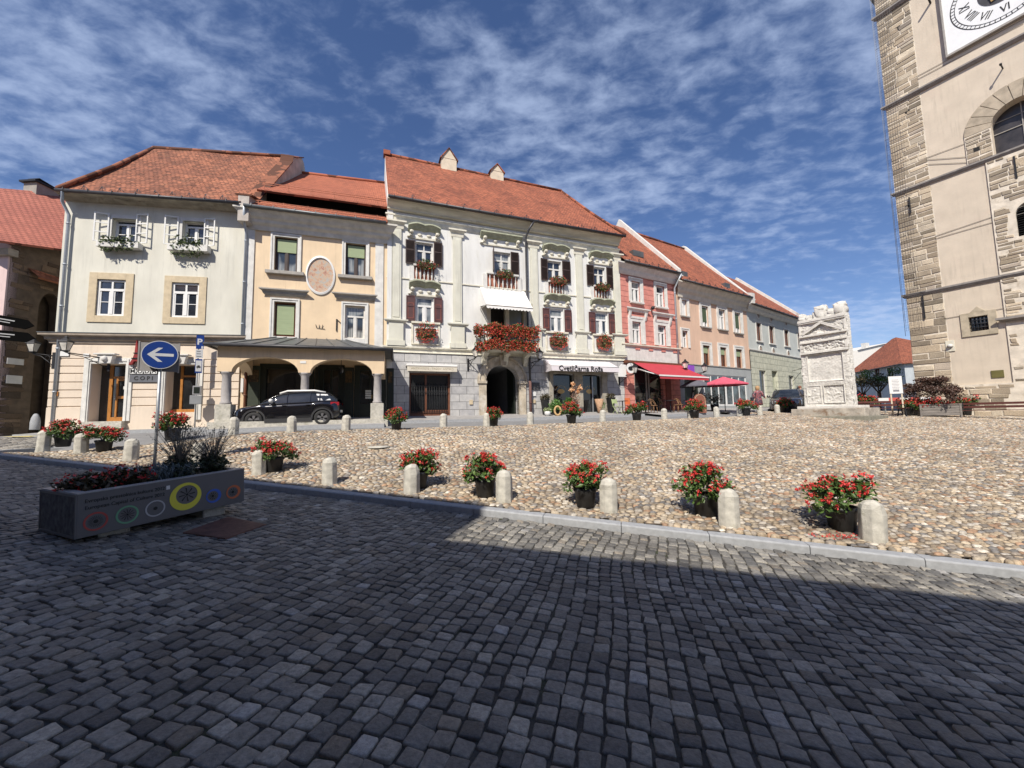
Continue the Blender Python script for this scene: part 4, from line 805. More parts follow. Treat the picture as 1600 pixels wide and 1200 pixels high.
def house3():
    F = F3; R = F3R; rt = F.root('baroque_house', 'white baroque house with green window pediments, red geranium balcony and arched gateway', 'house')
    zt = F.uv(604, 304, -.6)[1]-.05; zbase = F.uv(790, 557)[1]
    UP = [(649,379,676.5,412),(771,394,797.5,428),(855.5,408,877,440),(927.5,417.5,945.5,447)]; LO = [(649.5,464,677.5,504.5),(859,482.5,880.5,518.5),(930,488,950,522.5)]
    ru = [F.rect(*q) for q in UP]; rl = [F.rect(*q) for q in LO]
    bal = F.rect(764,480,826,545); door0 = F.rect(759,571,810,650); door = (door0[0], -.3, door0[2], door0[3], (door0[2]-door0[0])/2*.92)
    s1 = F.rect(639,583,703.5,654); s1 = (s1[0], -.05, s1[2], s1[3]); s2a = F.rect(863,584,895.5,645); s2b = F.rect(909,585.5,939,645.5); s2a = (s2a[0], .02, s2a[2], s2a[3], .12); s2b = (s2b[0], .02, s2b[2], s2b[3], .12)
    b = MB(); b.wall(0, R, zbase, zt, [*ru, *rl, bal], dep=.35); b.build('wall', PL_B3, rt)
    b = MB(); b.wall(0, R, -.6, zbase, [s1, door, s2a, s2b], y=-.08, dep=.5); b.quad([(0,-.08,zbase),(R,-.08,zbase),(R,0,zbase),(0,0,zbase)]); b.quad([(0,-.08,-.5),(0,-.08,zbase),(0,0,zbase),(0,0,-.5)]); b.build('stone_base', ASHLAR, rt)
    # plinth bands
    zb2 = F.uv(790, 546)[1]; sweep(MB(), [(.2,zbase+.32),(.2,zbase+.24),(.1,zbase+.16),(.1,zbase+.04),(.14,zbase)], 0, R).build('base_band', CREAMST, rt)
    zm = F.uv(790, 452)[1]; sweep(MB(), [(.05,zm+.06),(.05,zm)], 0, R).build('belt_course', CREAMST, rt)
    za = F.uv(604, 338)[1]; sweep(MB(), [(.1,za+.18),(.12,za+.1),(.06,za+.02),(.05,za-.12),(.02,za-.22)], 0, R).build('architrave', CREAMST, rt)
    zc = F.uv(604, 304, -.6)[1]; cornice(rt, -.02, R, zc-.06, [(.5,0),(.5,-.05),(.46,-.08),(.4,-.14),(.25,-.28),(.2,-.36),(.2,-.42),(.1,-.46)], M('weathered_cream_cornice', (.60,.57,.46), var=.25, vs=2, stretch=(.3,1,2), c2=(.38,.34,.25)), 'cornice', False)
    for i, (a, c) in enumerate(((611.5,626.5),(707.5,721),(828.5,840),(900,910),(957.5,968))):
        y = 450; u0, u1 = F.uv(a, y)[0], F.uv(c, y)[0]; zp = F.uv((a+c)/2, 500)[1]; zp = F.uv(617, 500)[1] if i == 0 else zp; zp = F.uv(617, 500)[1]; zt2 = za-.22
        b = MB(); b.box(u0, u1, -.1, 0, zp, zt2-.4); b.box(u0+.08, u1-.08, -.125, -.1, zp+.15, zt2-.55); b.build('pilaster', PALEG, rt)
        b = MB(); b.box(u0-.12, u1+.12, -.16, 0, zbase+.33, zp-.14); b.box(u0-.2, u1+.2, -.24, 0, zbase+.33, zbase+.6); sweep(b, [(.26, zp), (.26, zp-.06), (.18, zp-.14)], u0-.1, u1+.1); b.build('pilaster_pedestal', PALEG, rt)
        b = MB(); sweep(b, [(.26, zt2), (.26, zt2-.08), (.2, zt2-.14), (.13, zt2-.2), (.11, zt2-.4)], u0, u1); b.build('pilaster_capital', CREAMST, rt)
    for i, (r, px) in enumerate(zip(ru, UP)):
        window(rt, r, rec=.13, fm=OFFW, gm=GLASSB if i == 1 else GLASS, tr=.62, sw=.075, top_m=1)
    for i, r in enumerate(rl): window(rt, r, rec=.1, fm=WHITE, gm=GLASSB, tr=.66, sw=.09, top_m=0, curtain=None)
    SH = [(633.5,375.5,648.5,412.5),(677.5,380,691,417.5),(797.5,395,810,430),(844.5,404.5,855,438),(878,409,890.5,442.5),(916,414.5,927,446),(947,419,959,451)]
    for q in SH: r = F.rect(*q); shutter(rt, r[0], r[2], r[1], r[3], -.09)
    r = ru[1]; b = MB(); b.box(-.02, .02, -.55, 0, 0, r[3]-r[1]); o = b.build('shutter', DBROWN, rt); o.location = (r[0]-.03, -.02, r[1]); o.rotation_euler = (0, 0, radians(-12)); o['label'] = 'dark shutter standing open at a right angle'
    SL = [(634.5,462.5,648.5,501.5),(678,466,691,504.5),(847.5,482,858,516.5),(881.5,485,892.5,519.5),(919.6,488,929.5,521.5),(950.5,491,960.6,523.5)]
    for q in SL: r = F.rect(*q); shutter(rt, r[0], r[2], r[1], r[3], -.09, 'panel')
    for q in ((637.5,355,687.5,372),(847,386,887.5,401),(919.5,397,955,411),(639,442.5,687.5,460),(849.5,463,889,477),(922,470,957.5,484)): hood_wavy(rt, F, *q)
    hood_wavy(rt, F, 750,366,814,383, 1)
    # balustraded parapets below upper windows
    for (x0, y0, x1, y1, n) in ((647.5,418,677.5,439.5,5),(761.5,431,808,453,7),(857,443,880,462,5),(928,450,949.5,468.5,5)):
        r = F.rect(x0, y0, x1, y1); h = r[3]-r[1]; b = MB(); b.box(r[0], r[2], -.02, -.004, r[1], r[3]); o = b.build('balustrade_panel', M('terracotta_recess', (.34,.13,.08), var=.15) if x0 < 700 else bpy.data.materials['terracotta_recess'], rt)
        b = MB(); k = h/.56
        for i in range(n): b.lathe([(rr*.8, zz*k) for rr, zz in baluster_prof()], 8, (r[0]+(r[2]-r[0])*(i+.5)/n, -.08, r[1]))
        b.box(r[0]-.06, r[2]+.06, -.18, 0, r[3], r[3]+.1); b.box(r[0]-.26, r[0]-.03, -.08, 0, r[1]-.05, r[3]); b.box(r[2]+.03, r[2]+.26, -.08, 0, r[1]-.05, r[3]); b.box(r[0]-.2, r[2]+.2, -.12, 0, r[1]-.1, r[1]-.02); b.build('baluster', OFFW, o)
    for q in ((647,505,683,530),(856,520,884,541),(929,524,953,544)):
        r = F.rect(*q); b = MB(); b.box(r[0]-.15, r[2]+.15, -.12, 0, r[3]-.05, r[3]+.05); b.box(r[0]-.15, r[0]-.05, -.05, 0, r[1]-.25, r[3]-.05); b.box(r[2]+.05, r[2]+.15, -.05, 0, r[1]-.25, r[3]-.05); b.box(r[0]-.15, r[2]+.15, -.08, 0, r[1]-.3, r[1]-.25); b.build('window_apron', CREAMST, rt)
    # balcony
    y0 = bal[1]; b = MB(); b.box(bal[0], bal[2], .3, .34, bal[1], bal[3]); o = b.build('balcony_door', DARKIN, rt)
    b = MB(); um = bal[0]+(bal[2]-bal[0])*.5; b.box(um, bal[2]-.3, .18, .25, bal[1], bal[3]); b.build('pane', M('grey_green_curtain_glass', (.20,.21,.19), rough=.25, var=.1, bmp=0), o); b = MB()
    for uu in (bal[0]-.12, um-.22, bal[2]-.3, bal[2]): b.box(uu, uu+.22, -.05, .28, bal[1], bal[3]+.05)
    b.box(bal[0]-.2, bal[2]+.3, -.1, .1, bal[3]+.05, bal[3]+.3); b.build('balcony_door_frame', CREAMST, o)
    bz = F.uv(785, 543, -.5)[1]; bu0 = F.uv(752, 540, -.5)[0]; bu1 = F.uv(830, 540, -.5)[0]
    b = MB(); b.box(bu0, bu1, -1.05, -.08, bz-.14, bz); b.box(bu0+.1, bu1-.1, -.95, -.08, bz-.24, bz-.14); o = b.build('balcony_slab', CREAMST, rt, .015)
    for uu in (bu0+.25, (bu0+bu1)/2, bu1-.25): MB().prism([(-.08,bz-.24),(-.85,bz-.24),(-.8,bz-.4),(-.4,bz-.5),(-.3,bz-.75),(-.15,bz-.95),(-.08,bz-1.0)], uu-.13, uu+.13, plane='yz').build('balcony_bracket', CREAMST, rt)
    b = MB(); H = 1.0
    for uu in np.arange(bu0+.05, bu1, .13): b.tube([(uu,-1.0,bz),(uu,-1.05,bz+.35),(uu,-1.0,bz+H)], .012, 5)
    for yy in np.arange(-1.0, -.1, .13):
        for uu in (bu0+.04, bu1-.04): b.tube([(uu,yy,bz),(uu,yy,bz+H)], .012, 5)
    b.tube([(bu0+.04,-.1,bz+H),(bu0+.04,-1.0,bz+H),(bu1-.04,-1.0,bz+H),(bu1-.04,-.1,bz+H)], .025, 6); b.build('balcony_railing', IRON, rt)
    bx = (bu0, bu1, bz)
    # awning over balcony
    tl = F.uv(750, 448); tr = F.uv(818.7, 454); p = -1.25; bl = F.uv(760.7, 476, p); br = F.uv(831, 482, p); zt_ = (tl[1]+tr[1])/2; zl = (bl[1]+br[1])/2; b = MB(); n = 10; ua, ub = tl[0], tr[0]
    P = [[(ua+(ub-ua)*i/n, p*t, zt_+(zl-zt_)*t-.04*sin(pi*t)) for i in range(n+1)] for t in (0,.25,.5,.75,1)]; b.grid(P)
    n = 14
    for i in range(n): a, c = ua+(ub-ua)*i/n, ua+(ub-ua)*(i+1)/n; m_ = (a+c)/2; b.quad([(a,p,zl),(c,p,zl),(c,p-.01,zl-.14),(m_,p-.01,zl-.2),(a,p-.01,zl-.14)])
    b.add([(ua,0,zt_),(ua,p,zl),(ua+.0,-.02,zl+.25)], [(0,1,2)]); b.add([(ub,0,zt_),(ub,p,zl),(ub,-.02,zl+.25)], [(0,2,1)])
    o = b.build('balcony_awning', AWNW, rt); b = MB(); b.bar((ua,-.03,zl+.1),(ua,p,zl), .04); b.bar((ub,-.03,zl+.1),(ub,p,zl), .04); b.tube([(ua,p,zl),(ub,p,zl)], .025, 6); b.build('awning_arm', GREYTRIM, o)
    # gateway
    d = door; um = (d[0]+d[2])/2; R0 = (d[2]-d[0])/2; zs = d[3]-d[4]; b = MB(); n = 24; w = .38
    for i in range(n):
        a0, a1 = pi*i/n, pi*(i+1)/n; e = lambda a, k, y: (um-(R0+k)*cos(a), y, zs+(d[4]+k)*sin(a))
        for k0, k1, ya, yb in ((0,w,-.16,-.16),(w,w+.12,-.22,-.2)): b.quad([e(a0,k0,ya),e(a1,k0,ya),e(a1,k1,yb),e(a0,k1,yb)])
        b.quad([e(a0,0,-.16),e(a0,0,.3),e(a1,0,.3),e(a1,0,-.16)]); b.quad([e(a0,w+.12,-.2),e(a1,w+.12,-.2),e(a1,w+.12,-.05),e(a0,w+.12,-.05)]); b.quad([e(a0,w,-.22),e(a1,w,-.22),e(a1,w,-.16),e(a0,w,-.16)])
    for s in (-1, 1): x0 = um+s*R0; x1 = um+s*(R0+w+.03); b.box(x0, x1, -.17, .3, -.3, zs-.16); b.box(x0-s*.02, x1+s*.08, -.24, .2, zs-.16, zs)
    b.prism([(um-.16,d[3]-.02),(um+.16,d[3]-.02),(um+.22,d[3]+w+.18),(um-.22,d[3]+w+.18)], -.3, -.16); b.build('gate_surround', M('worn_sandstone_portal', (.45,.39,.30), var=.3, vs=3, c2=(.58,.55,.48)), rt, .01)
    b = MB(); L = 6; b.box(d[0]-.3, d[2]+.3, .42+L, .5+L, -.3, 3.6); 
    b.box(d[2]+.02, d[2]+.1, .42, .42+L, -.3, 3.6); b.box(d[0]-.1, d[0]-.02, .42, .42+L, -.3, 3.6); b.quad([(d[0]-.1,.42,d[3]+.02),(d[2]+.1,.42,d[3]+.02),(d[2]+.1,.42+L,d[3]+.02),(d[0]-.1,.42+L,d[3]+.02)]); b.build('passage', M('dim_passage_plaster', (.28,.28,.28)), rt)
    b = MB(); b.box(d[0]-.1, d[2]+.1, -.5, 6, -.3, .0); b.build('gate_step', GRAN, rt); u, z = F.uv(805, 580); MB().box(d[2]-.12, d[2]-.04, .45, 1.6, -.2, 2.9).build('gate_leaf', DKGREEN, rt)
    r = F.rect(746,541,824,573); b = MB()
    for a, c in ((r[0]+.55, um-.35), (um+.35, r[2]-.55)): b.box(a, c, -.12, -.08, r[1]+.75, r[3]-.05)
    b.build('gate_panel', PALEG, rt)
    # shop 1
    s = s1; b = MB(); y = .12; t = .1; um = s[0]+(s[2]-s[0])*.38; b.box(s[0],s[0]+t,y-.04,y+.06,0,s[3]); b.box(s[2]-t,s[2],y-.04,y+.06,0,s[3]); b.box(um,um+t,y-.04,y+.06,0,s[3]); b.box(s[0]+t,um,y-.04,y+.06,0,.35); b.box(um+t,s[2]-t,y-.04,y+.06,0,.42)
    b.box(s[0]+t,um,y-.04,y+.06,s[3]-.1,s[3]); b.box(um+t,s[2]-t,y-.04,y+.06,s[3]-.1,s[3]); o = b.build('shop_front', BROWNW, rt, .006); MB().box(s[0]+t,s[2]-t,y+.03,y+.04,.3,s[3]-.1).build('pane', SHOPG, o)
    b = MB(); 
    for uu in np.arange(s[0]+.14, s[2]-.1, .13): b.tube([(uu,y-.09,.25),(uu,y-.09,s[3]-.55)], .011, 5)
    for zz in (.3, 1.35, s[3]-.7): b.box(s[0]+.1, s[2]-.1, y-.11, y-.085, zz, zz+.03)
    b.build('window_bars', IRON, o); MB().box(s[0]-.1, s[2]+.1, -.4, .1, -.3, .06).build('shop_step', GRAN, rt, .01)
    b = MB(); b.lathe([(.05,0),(.12,.02),(.09,.22),(.13,.25),(.05,.4)], 10, (s[0]+2.2, .28, .85)); b.box(s[0]+2.5, s[0]+2.75, .25, .3, .5, .95); b.box(s[0]+.35,s[0]+.6,.25,.3,1.5,1.8); b.build('shop_goods', M('pale_goods', (.35,.38,.40), var=.4, vs=5), o)
    # shop 2 frame
    x0, x1 = F.uv(857.5, 610)[0], F.uv(947, 610)[0]; zt2 = s2a[3]+.22; b = MB(); b.box(x0, s2a[0], -.18, -.08, -.2, zt2); b.box(s2b[2], x1, -.18, -.08, -.2, zt2); b.box(s2a[2], s2b[0], -.18, -.08, -.2, zt2); b.box(s2a[0], s2a[2], -.18, -.08, s2a[3], zt2); b.box(s2b[0], s2b[2], -.18, -.08, s2b[3], zt2)
    um = (s2a[2]+s2b[0])/2; b.box(um-.1, um+.1, -.2, -.18, -.2, zt2); b.build('shop_surround', M('brown_grey_stone_frame', (.34,.31,.25), var=.2, vs=4), rt, .01)
    for s in (s2a, s2b): q = MB(); q.box(s[0], s[0]+.07, .1, .16, 0, s[3]); q.box(s[2]-.07, s[2], .1, .16, 0, s[3]); q.box(s[0]+.07, s[2]-.07, .1, .16, 0, .12); o = q.build('shop_front', DKGREEN, rt); MB().box(s[0], s[2], .13, .14, 0, s[3]).build('pane', SHOPG, o)
    b = MB(); b.box(s2b[0]+.75, s2b[0]+.82, .02, .08, .1, s2b[3]-.1); b.build('door_edge', STEEL, rt)
    for s in (s2a, s2b):
        u = (s[0]+s[2])/2-.05; z = 1.45; b = MB(); n = 16; b.add([(u+.24*cos(2*pi*i/n), .125, z+.14*sin(2*pi*i/n)) for i in range(n)], [tuple(range(n))]); 
        for i in range(9): a = pi*i/8; b.box(u-.02+.34*cos(a), u+.02+.34*cos(a), .12, .126, z+.1+.2*sin(a), z+.15+.2*sin(a))
        b.build('window_emblem', GOLD, rt)
    # little plates
    for x0_, y0_, x1_, y1_, mm, nm in ((829,598,842,609,M('slate_plaque', (.07,.07,.075)),'name_plaque'),(831,613,836,619,WHITE,'meter_box'),(831,624.5,835.5,630,SANDST,'meter_box'),(733,625,738,632,SANDST,'meter_box')): r = F.rect(x0_,y0_,x1_,y1_); MB().box(r[0], r[2], -.14, -.08, r[1], r[3]).build(nm, mm, rt)
    # roof
    ze = zc; d = 6.0; rl_ = F.uv(604, 242, d); rr_ = F.uv(877, 299, d); rz = (rl_[1]+rr_[1])/2; b = MB()
    patch(b, (0,-.62,ze-.02), (R+.2,-.62,ze-.02), (rr_[0],d,rr_[1]), (0,d,rl_[1]), 80, 26, wob=.02, sag=.12)
    patch(b, (R+.2,-.62,ze), (R+.2,2*d+.6,ze), (rr_[0],d+.02,rr_[1]), (rr_[0],d,rr_[1]), 20, 20, wob=.02, sag=.1); patch(b, (R+.2,2*d+.6,ze),(0,2*d+.6,ze),(0,d,rl_[1]),(rr_[0],d,rr_[1]), 6, 4)
    o = b.build('roof', TILE, rt); b = MB(); b.tube([(0,d,rl_[1]+.03),(rr_[0],d,rr_[1]+.03)], .12, 8); b.tube([(rr_[0],d,rr_[1]+.02),(rr_[0]*.5+(R+.2)*.5, d*.5-.31, (rr_[1]+ze)/2-.08),(R+.2,-.6,ze+.04)], .09, 8); b.box(-.1, .35, d-.25, d+.3, rl_[1]-.1, rl_[1]+.22); b.build('ridge_tiles', TILE, o)
    for px, py0, py1, w in ((700,238,266,.55),(774.5,262,281,.5)):
        u, z0 = F.uv(px, py1, d); z1 = F.uv(px, py0, d)[1]; b = MB(); dw = (z1-z0); zz = z0+dw*.45
        b.box(u-w, u+w, d-.4, d+.5, z0-1.2, zz); sweep(MB(), [(.1,0),(.1,-.05)], 0, 1); b.prism([(u-w-.05,zz),(u+w+.05,zz),(u,z1)], d-.42, d+.52)
        q = b.build('chimney', M('cream_chimney_render', (.60,.52,.40), var=.1) if px < 750 else bpy.data.materials['cream_chimney_render'], rt)
        c = MB(); c.bar((u-w-.1,d,zz-.05),(u,d,z1+.04), 1.0, .05, up=(0,1,0)); c.bar((u+w+.1,d,zz-.05),(u,d,z1+.04), 1.0, .05, up=(0,1,0))
        c = MB(); 
        for s in (-1, 1): c.add([(u+s*(w+.12),d-.5,zz-.08),(u+s*(w+.12),d+.6,zz-.08),(u,d+.6,z1+.06),(u,d-.5,z1+.06),(u+s*(w+.05),d-.5,zz-.12),(u+s*(w+.05),d+.6,zz-.12),(u,d+.6,z1),(u,d-.5,z1)], [(0,1,2,3),(4,7,6,5),(0,3,7,4),(1,5,6,2),(0,4,5,1)])
        c.build('chimney_hood', TILE, q)
    gutter(rt, 0, R+.15, -.68, ze-.08); snowguards(rt, .8, R-.6, -.42, ze+.14, 1, 14)
    gw = MB(); gw.prism([(-.1,-.5),(-.1,ze-.1),(d,rl_[1]-.15),(2*d,ze-.1),(2*d,-.5)], .0, .28, plane='yz'); gw.build('gable_wall', PL_B3, rt)
    shell(rt, .3, R-.01, 2*d, -.5, zt, PL_B3)
    u = F.uv(821.5, 460)[0]; downpipe(rt, [(u+.35,-.68,ze-.1),(u+.1,-.45,ze-.55),(u,-.2,ze-.95),(u,-.2,zbase+.4),(u,-.36,zbase+.2),(u,-.36,2.0)], GUTTER, .065); downpipe(rt, [(u,-.36,2.0),(u,-.36,1.0),(u,-.36,-.2)], M('rust_brown_pipe', (.12,.06,.05)), .08)
    return bx
BAL = house3()
def house3_things():
    F = F3; bu0, bu1, bz = BAL
    t = F.at('balcony_flowers', 'huge double row of red geraniums hanging over the balcony of the white baroque house', 'flower box', (bu0+bu1)/2, -1.15, bz, 'flower boxes on the facades'); w = (bu1-bu0)/2
    b = MB()
    for k in range(4): a = -w+2*w*k/4; b.box(a+.03, a+2*w/4-.03, -.12, .1, .75, .95); b.box(a+.03, a+2*w/4-.03, -.1, .08, .02, .2)
    b.box(-w-.35, -w-.12, -.1, .9, .7, .9); b.build('trough', BROWNW, t)
    P = np.concatenate([np.stack([rng.uniform(-w-.08, w+.12, 2600), rng.normal(-.18, .14, 2600), rng.uniform(.38, 1.1, 2600)], -1), np.stack([rng.uniform(-w-.1, w+.05, 1700), rng.normal(-.2, .12, 1700), rng.uniform(-.32, .28, 1700)], -1), clump_pts(420, (-w-.3, .1, .75), (.3, .5, .42), .2), clump_pts(300, (-w-.3, 0, -.1), (.28, .35, .3), .2)])
    P[:, 2] += .08*np.sin(P[:, 0]*5); fol('foliage', P, .055, LEAF, t)
    Q = P[rng.permutation(len(P))[:2100]].copy(); Q[:, 1] -= .1; Q[:, 2] -= .02; Q = Q[Q[:, 1] < .3]; blooms('blooms', Q, .036, PINKR, t)
    n = {0: 'geraniums and green plants on the ledge of the white house top left window', 1: 'green trailing plants on the ledge above the white balcony awning', 2: 'reddish green plants on the upper ledge just right of the rain pipe', 3: 'green plants on the ledge of the far right upper window of the white house'}
    for i, q in enumerate(((650,412,680,420),(775,426,799,434),(858,436,883,445),(928.5,446,949,454))): fbox(F, F.rect(*q), n[i], kind='mix', mat=BROWNW, d=.25, hang=.22, n=330)
    n = ['red geranium box below the left lower window with maroon shutters', 'red geranium box under the window just right of the balcony', 'red geranium box under the lower window nearest the red house']
    for i, q in enumerate(((650,514,680,528),(858,527,882,540),(931,529,951,542))): fbox(F, F.rect(*q), n[i], kind='red', mat=BROWNW, d=.28, hang=.42, n=520)
    # awning box of shop 1
    r = F.rect(634,571,712,582); t = F.at('awning', 'cream rolled awning with faded shop lettering above the barred brown shop', 'awning', (r[0]+r[2])/2, -.1, r[1]); w = (r[2]-r[0])/2; h = r[3]-r[1]
    MB().box(-w, w, -.4, 0, h*.72, h).build('awning_case', AWNW, t, .02); MB().box(-w+.03, w-.03, -.42, -.39, 0, h*.72).build('valance', M('cream_valance', (.62,.57,.47), bmp=.1), t); text('ANTIKVITETE - TRGOV. ANTIKO', .15, M('faded_ochre_letters', (.33,.29,.2)), t, (0, -.422, h*.36))
    MB().box(-w-.02, w+.02, -.44, 0, h*.7, h*.74).build('front_rail', GREYTRIM, t)
    # flower shop awning
    uL = F.uv(849, 562)[0]; uR = F.uv(951, 568)[0]; zt = F.uv(900, 564.5)[1]; p = -.95; a = F.uv(857, 573, p); c = F.uv(956, 581, p); zf = F.uv(905, 572.5, p)[1]; zv = F.uv(905, 580.5, p)[1]
    t = F.at('awning', 'pale lilac awning lettered Cvetlicarna Roza over the flower shop', 'awning', (uL+uR)/2, -.1, zt); t['label'] = 'pale lilac awning lettered Cvetličarna Roža over the flower shop'; w = (uR-uL)/2; b = MB(); zf -= zt; zv -= zt
    b.grid([[(-w+2*w*i/8, p*s, zf*s-.03*sin(pi*s)) for i in range(9)] for s in (0,.33,.66,1)]); b.quad([(-w,p,zf),(w,p,zf),(w,p-.02,zv),(-w,p-.02,zv)]); b.quad([(-w,0,0),(-w,p,zf),(-w,p,zv),(-w,0,zv)]); b.quad([(w,0,0),(w,p,zf),(w,p,zv),(w,0,zv)][::-1]); b.build('canopy', AWNP, t)
    MB().tube([(-w,p,zf),(w,p,zf)], .02, 6).build('front_rail', WHITE, t); text('Cvetličarna Roža', .42, BLACKS, t, (-.35, p-.03, (zf+zv)/2), bold=.008, rot=(pi/2, 0, 0), name='lettering')
house3_things()
def wall_lamp(F, px, py, d, side, label, sc=1, y0=-.08):
    u, z = F.uv(px, py, d); wu = u+side
    t = F.at('wall_lantern', label, 'lantern', wu, y0, z-.35, 'wrought iron wall lanterns'); dx = -side; dy = d-y0
    b = MB(); b.tube([(0,0,0),(dx*.5,dy*.5,.05),(dx,dy,.1)], .022, 6); b.tube([(0,0,-.45),(dx*.25,dy*.25,-.25),(dx*.6,dy*.6,-.02),(dx*.95,dy*.95,.06)], .016, 6)
    pts = [(dx*.3+.12*cos(a)*dx, dy*.3+.12*cos(a)*dy, -.1+.1*sin(a)) for a in np.linspace(0, 6, 14)]; b.tube(pts, .012, 5); b.box(-.05, .05, -.02, .02, -.55, .15); b.build('bracket', IRON, t)
    b = MB(); b.lathe([(.11,.18),(.20,.52)], 4, (dx,dy,0), rot=pi/4, smooth=False); b.build('lamp_glass', GLASSL, t)
    b = MB(); b.lathe([(.02,.1),(.13,.15),(.13,.18)], 4, (dx,dy,0), rot=pi/4, smooth=False); b.lathe([(.24,.52),(.22,.56),(.07,.68),(.06,.74),(.02,.78)], 4, (dx,dy,0), rot=pi/4, smooth=False)
    for k in range(4): a = pi/4+k*pi/2; b.bar((dx+.11*cos(a),dy+.11*sin(a),.18),(dx+.205*cos(a),dy+.205*sin(a),.52), .018)
    b.build('lamp_cap', IRON, t); return t
wall_lamp(F1, 103, 541, -1.15, .75, 'black wall lantern on the front of the cream house over the street name plate')
wall_lamp(F1, 52, 543, -.1, .75, 'black wall lantern in front of the dark passage, leftmost lantern')
wall_lamp(F3, 743, 552, -.75, -.25, 'black wall lantern left of the arched gateway')
wall_lamp(F3, 843, 556, -.75, -.35, 'black wall lantern between the gateway and the lilac awning')
wall_lamp(F4, 991, 578, -.9, -.5, 'round headed dark wall lantern above the left end of the red awning')
wall_lamp(F5, 1071, 571, -1.0, .6, 'left of the pair of black lanterns by the violet sign')
wall_lamp(F5, 1101, 576, -1.0, -.75, 'right of the pair of black lanterns by the violet sign')

# ---- house 4: red house ----
def sur_win(rt, F, g, s, fm=WHITE, gm=GLASSB, **k):
    r = F.rect(*g); q = F.rect(*s); w = (q[2]-q[0]-(r[2]-r[0]))/2
    return window(rt, r, fm=fm, gm=gm, sur=(max(w, .08), .05, OFFW, 0, 1), **k)
def house4():
    F = F4; R = F4R; rt = F.root('red_house', 'narrow red rusticated house with white window frames above the crimson awning', 'house'); zt = F.uv(1016, 415, -.62)[1]-.1; zc = F.uv(1020, 566)[1]; zm = F.uv(1020, 544)[1]
    U = [((986.5,440,1000,472),(982,429,1004,475)),((1025.5,447,1038,480),(1022,438,1042,482))]; L = [((988,503,1001.5,537),(983.5,497,1009,538)),((1028,509,1040.5,540),(1023,504,1047.5,541))]
    h = [F.rect(*g) for g, s in U+L]; b = MB(); b.wall(0, R, zm, zt, h, dep=.3); b.build('wall', PL_B4, rt)
    b = MB(); op = (.9, -.3, R-1.75, 3.05); b.wall(0, R, -.5, zc-.0, [op], y=-.05, dep=.5); b.build('ground_floor_wall', PL_B4, rt); b = MB(); b.box(0, R, -.06, 0, zc, zm); b.build('apron_band', OFFW, rt)
    b = MB()
    for s in (.22, .45, .68, .9): b.box(R*s-.05, R*s+.35, -.1, -.06, zc+.75, zm-.08)
    b.build('apron_panel', PL_B4, rt); sweep(MB(), [(.2,zm+.12),(.2,zm+.05),(.1,zm-.04)], 0, R).build('sill_course', CREAMST, rt); b = MB(); b.box(0, R, -.28, -.06, zc-.2, zc-.02); b.build('shop_fascia', BROWNW, rt)
    for g, s in U: sur_win(rt, F, g, s, rec=.1, tr=.66, sw=.08, top_m=0, sill=(.2,.18,.12,OFFW))
    for g, s in L:
        sur_win(rt, F, g, s, rec=.1, tr=.66, sw=.08, top_m=0); r = F.rect(*s); cornice(rt, r[0]-.12, r[2]+.12, r[3]+.62, [(.22,0),(.22,-.07),(.12,-.14),(.08,-.24)], OFFW, 'window_hood')
        q = MB(); 
        for u in (r[0]-.05, r[2]-.09): q.prism([(-.02,r[3]+.4),(-.2,r[3]+.38),(-.14,r[3]+.1),(-.05,r[3]-.15),(-.02,r[3]-.15)], u, u+.14, plane='yz')
        q.build('console', OFFW, rt)
    cornice(rt, 0, R-.1, F.uv(1020, 416, -.62)[1]-.06, [(.5,0),(.5,-.08),(.4,-.18),(.26,-.32),(.22,-.45),(.1,-.62)], OFFW)
    ze = F.uv(1016, 415, -.62)[1]; d = 4.5; a = F.uv(972, 369, d); rz = a[1]+.1; b = MB(); patch(b, (0,-.6,ze),(R,-.6,ze),(R,d,ze+5.6),(0,d,ze+5.6), 30, 20, wob=.01, sag=.05); patch(b, (R,2*d,ze),(0,2*d,ze),(0,d,ze+5.6),(R,d,ze+5.6), 4, 3)
    b.build('roof', TILE, rt); gutter(rt, -.05, R, -.66, ze-.05); b = MB(); u, z = F.uv(990, 397, .6); b.box(u-.4, u+.6, .25, 1.1, ze+.95, ze+1.35); b.build('roof_window', ZINC, rt); snowguards(rt, .5, R-.4, -.4, ze+.2, 1, 7)
    # party wall coping between red and salmon houses, rising to the back
    b = MB(); prof = [(-.55,ze-.3),(-.55,ze+.3),(d+.5,ze+6.6),(2*d+2,ze-.3)]; b.prism(prof, R-.15, R+.12, plane='yz'); b.build('party_wall', OFFW, rt); shell(rt, .01, R-.01, 2*d, -.5, zt, PL_B4)
    downpipe(rt, [(R-.05,-.7,ze-.1),(R-.15,-.45,ze-.6),(R-.15,-.14,ze-1.0),(R-.15,-.14,3.2)], PIPE, .06)
    b = MB(); b.box(op[0]-.2, op[2]+.2, .45, .5, -.3, 3.2); b.build('shop_interior', DARKIN, rt); q = MB(); o = op; q.box(o[0]+.1,o[0]+.2,.1,.18,0,3.0); q.box(o[0]+1.2,o[0]+1.3,.1,.18,0,3.0); q.box(o[0]+.2,o[0]+1.2,.1,.18,2.7,2.8); q.box(o[2]-1.2,o[2]-1.1,.1,.18,0,3.0); o2 = q.build('shop_door', GREYTRIM, rt); MB().box(o[0]+.2,o[2],.14,.15,0,2.9).build('pane', SHOPG, o2)
    MB().box(o[2]+.25, o[2]+.75, -.1, -.05, .0, 2.9).build('pier_panel', REDP, rt)
    r = F.rect(1001,571,1010,577); u, z = F.uv(1016.5, 483); b = MB(); b.lathe([(.03,-.1),(.12,-.05),(.12,.1),(.03,.16)], 8, (u,-.2,z)); b.bar((u,0,z),(u,-.15,z), .05); b.build('flood_light', IRON, rt)
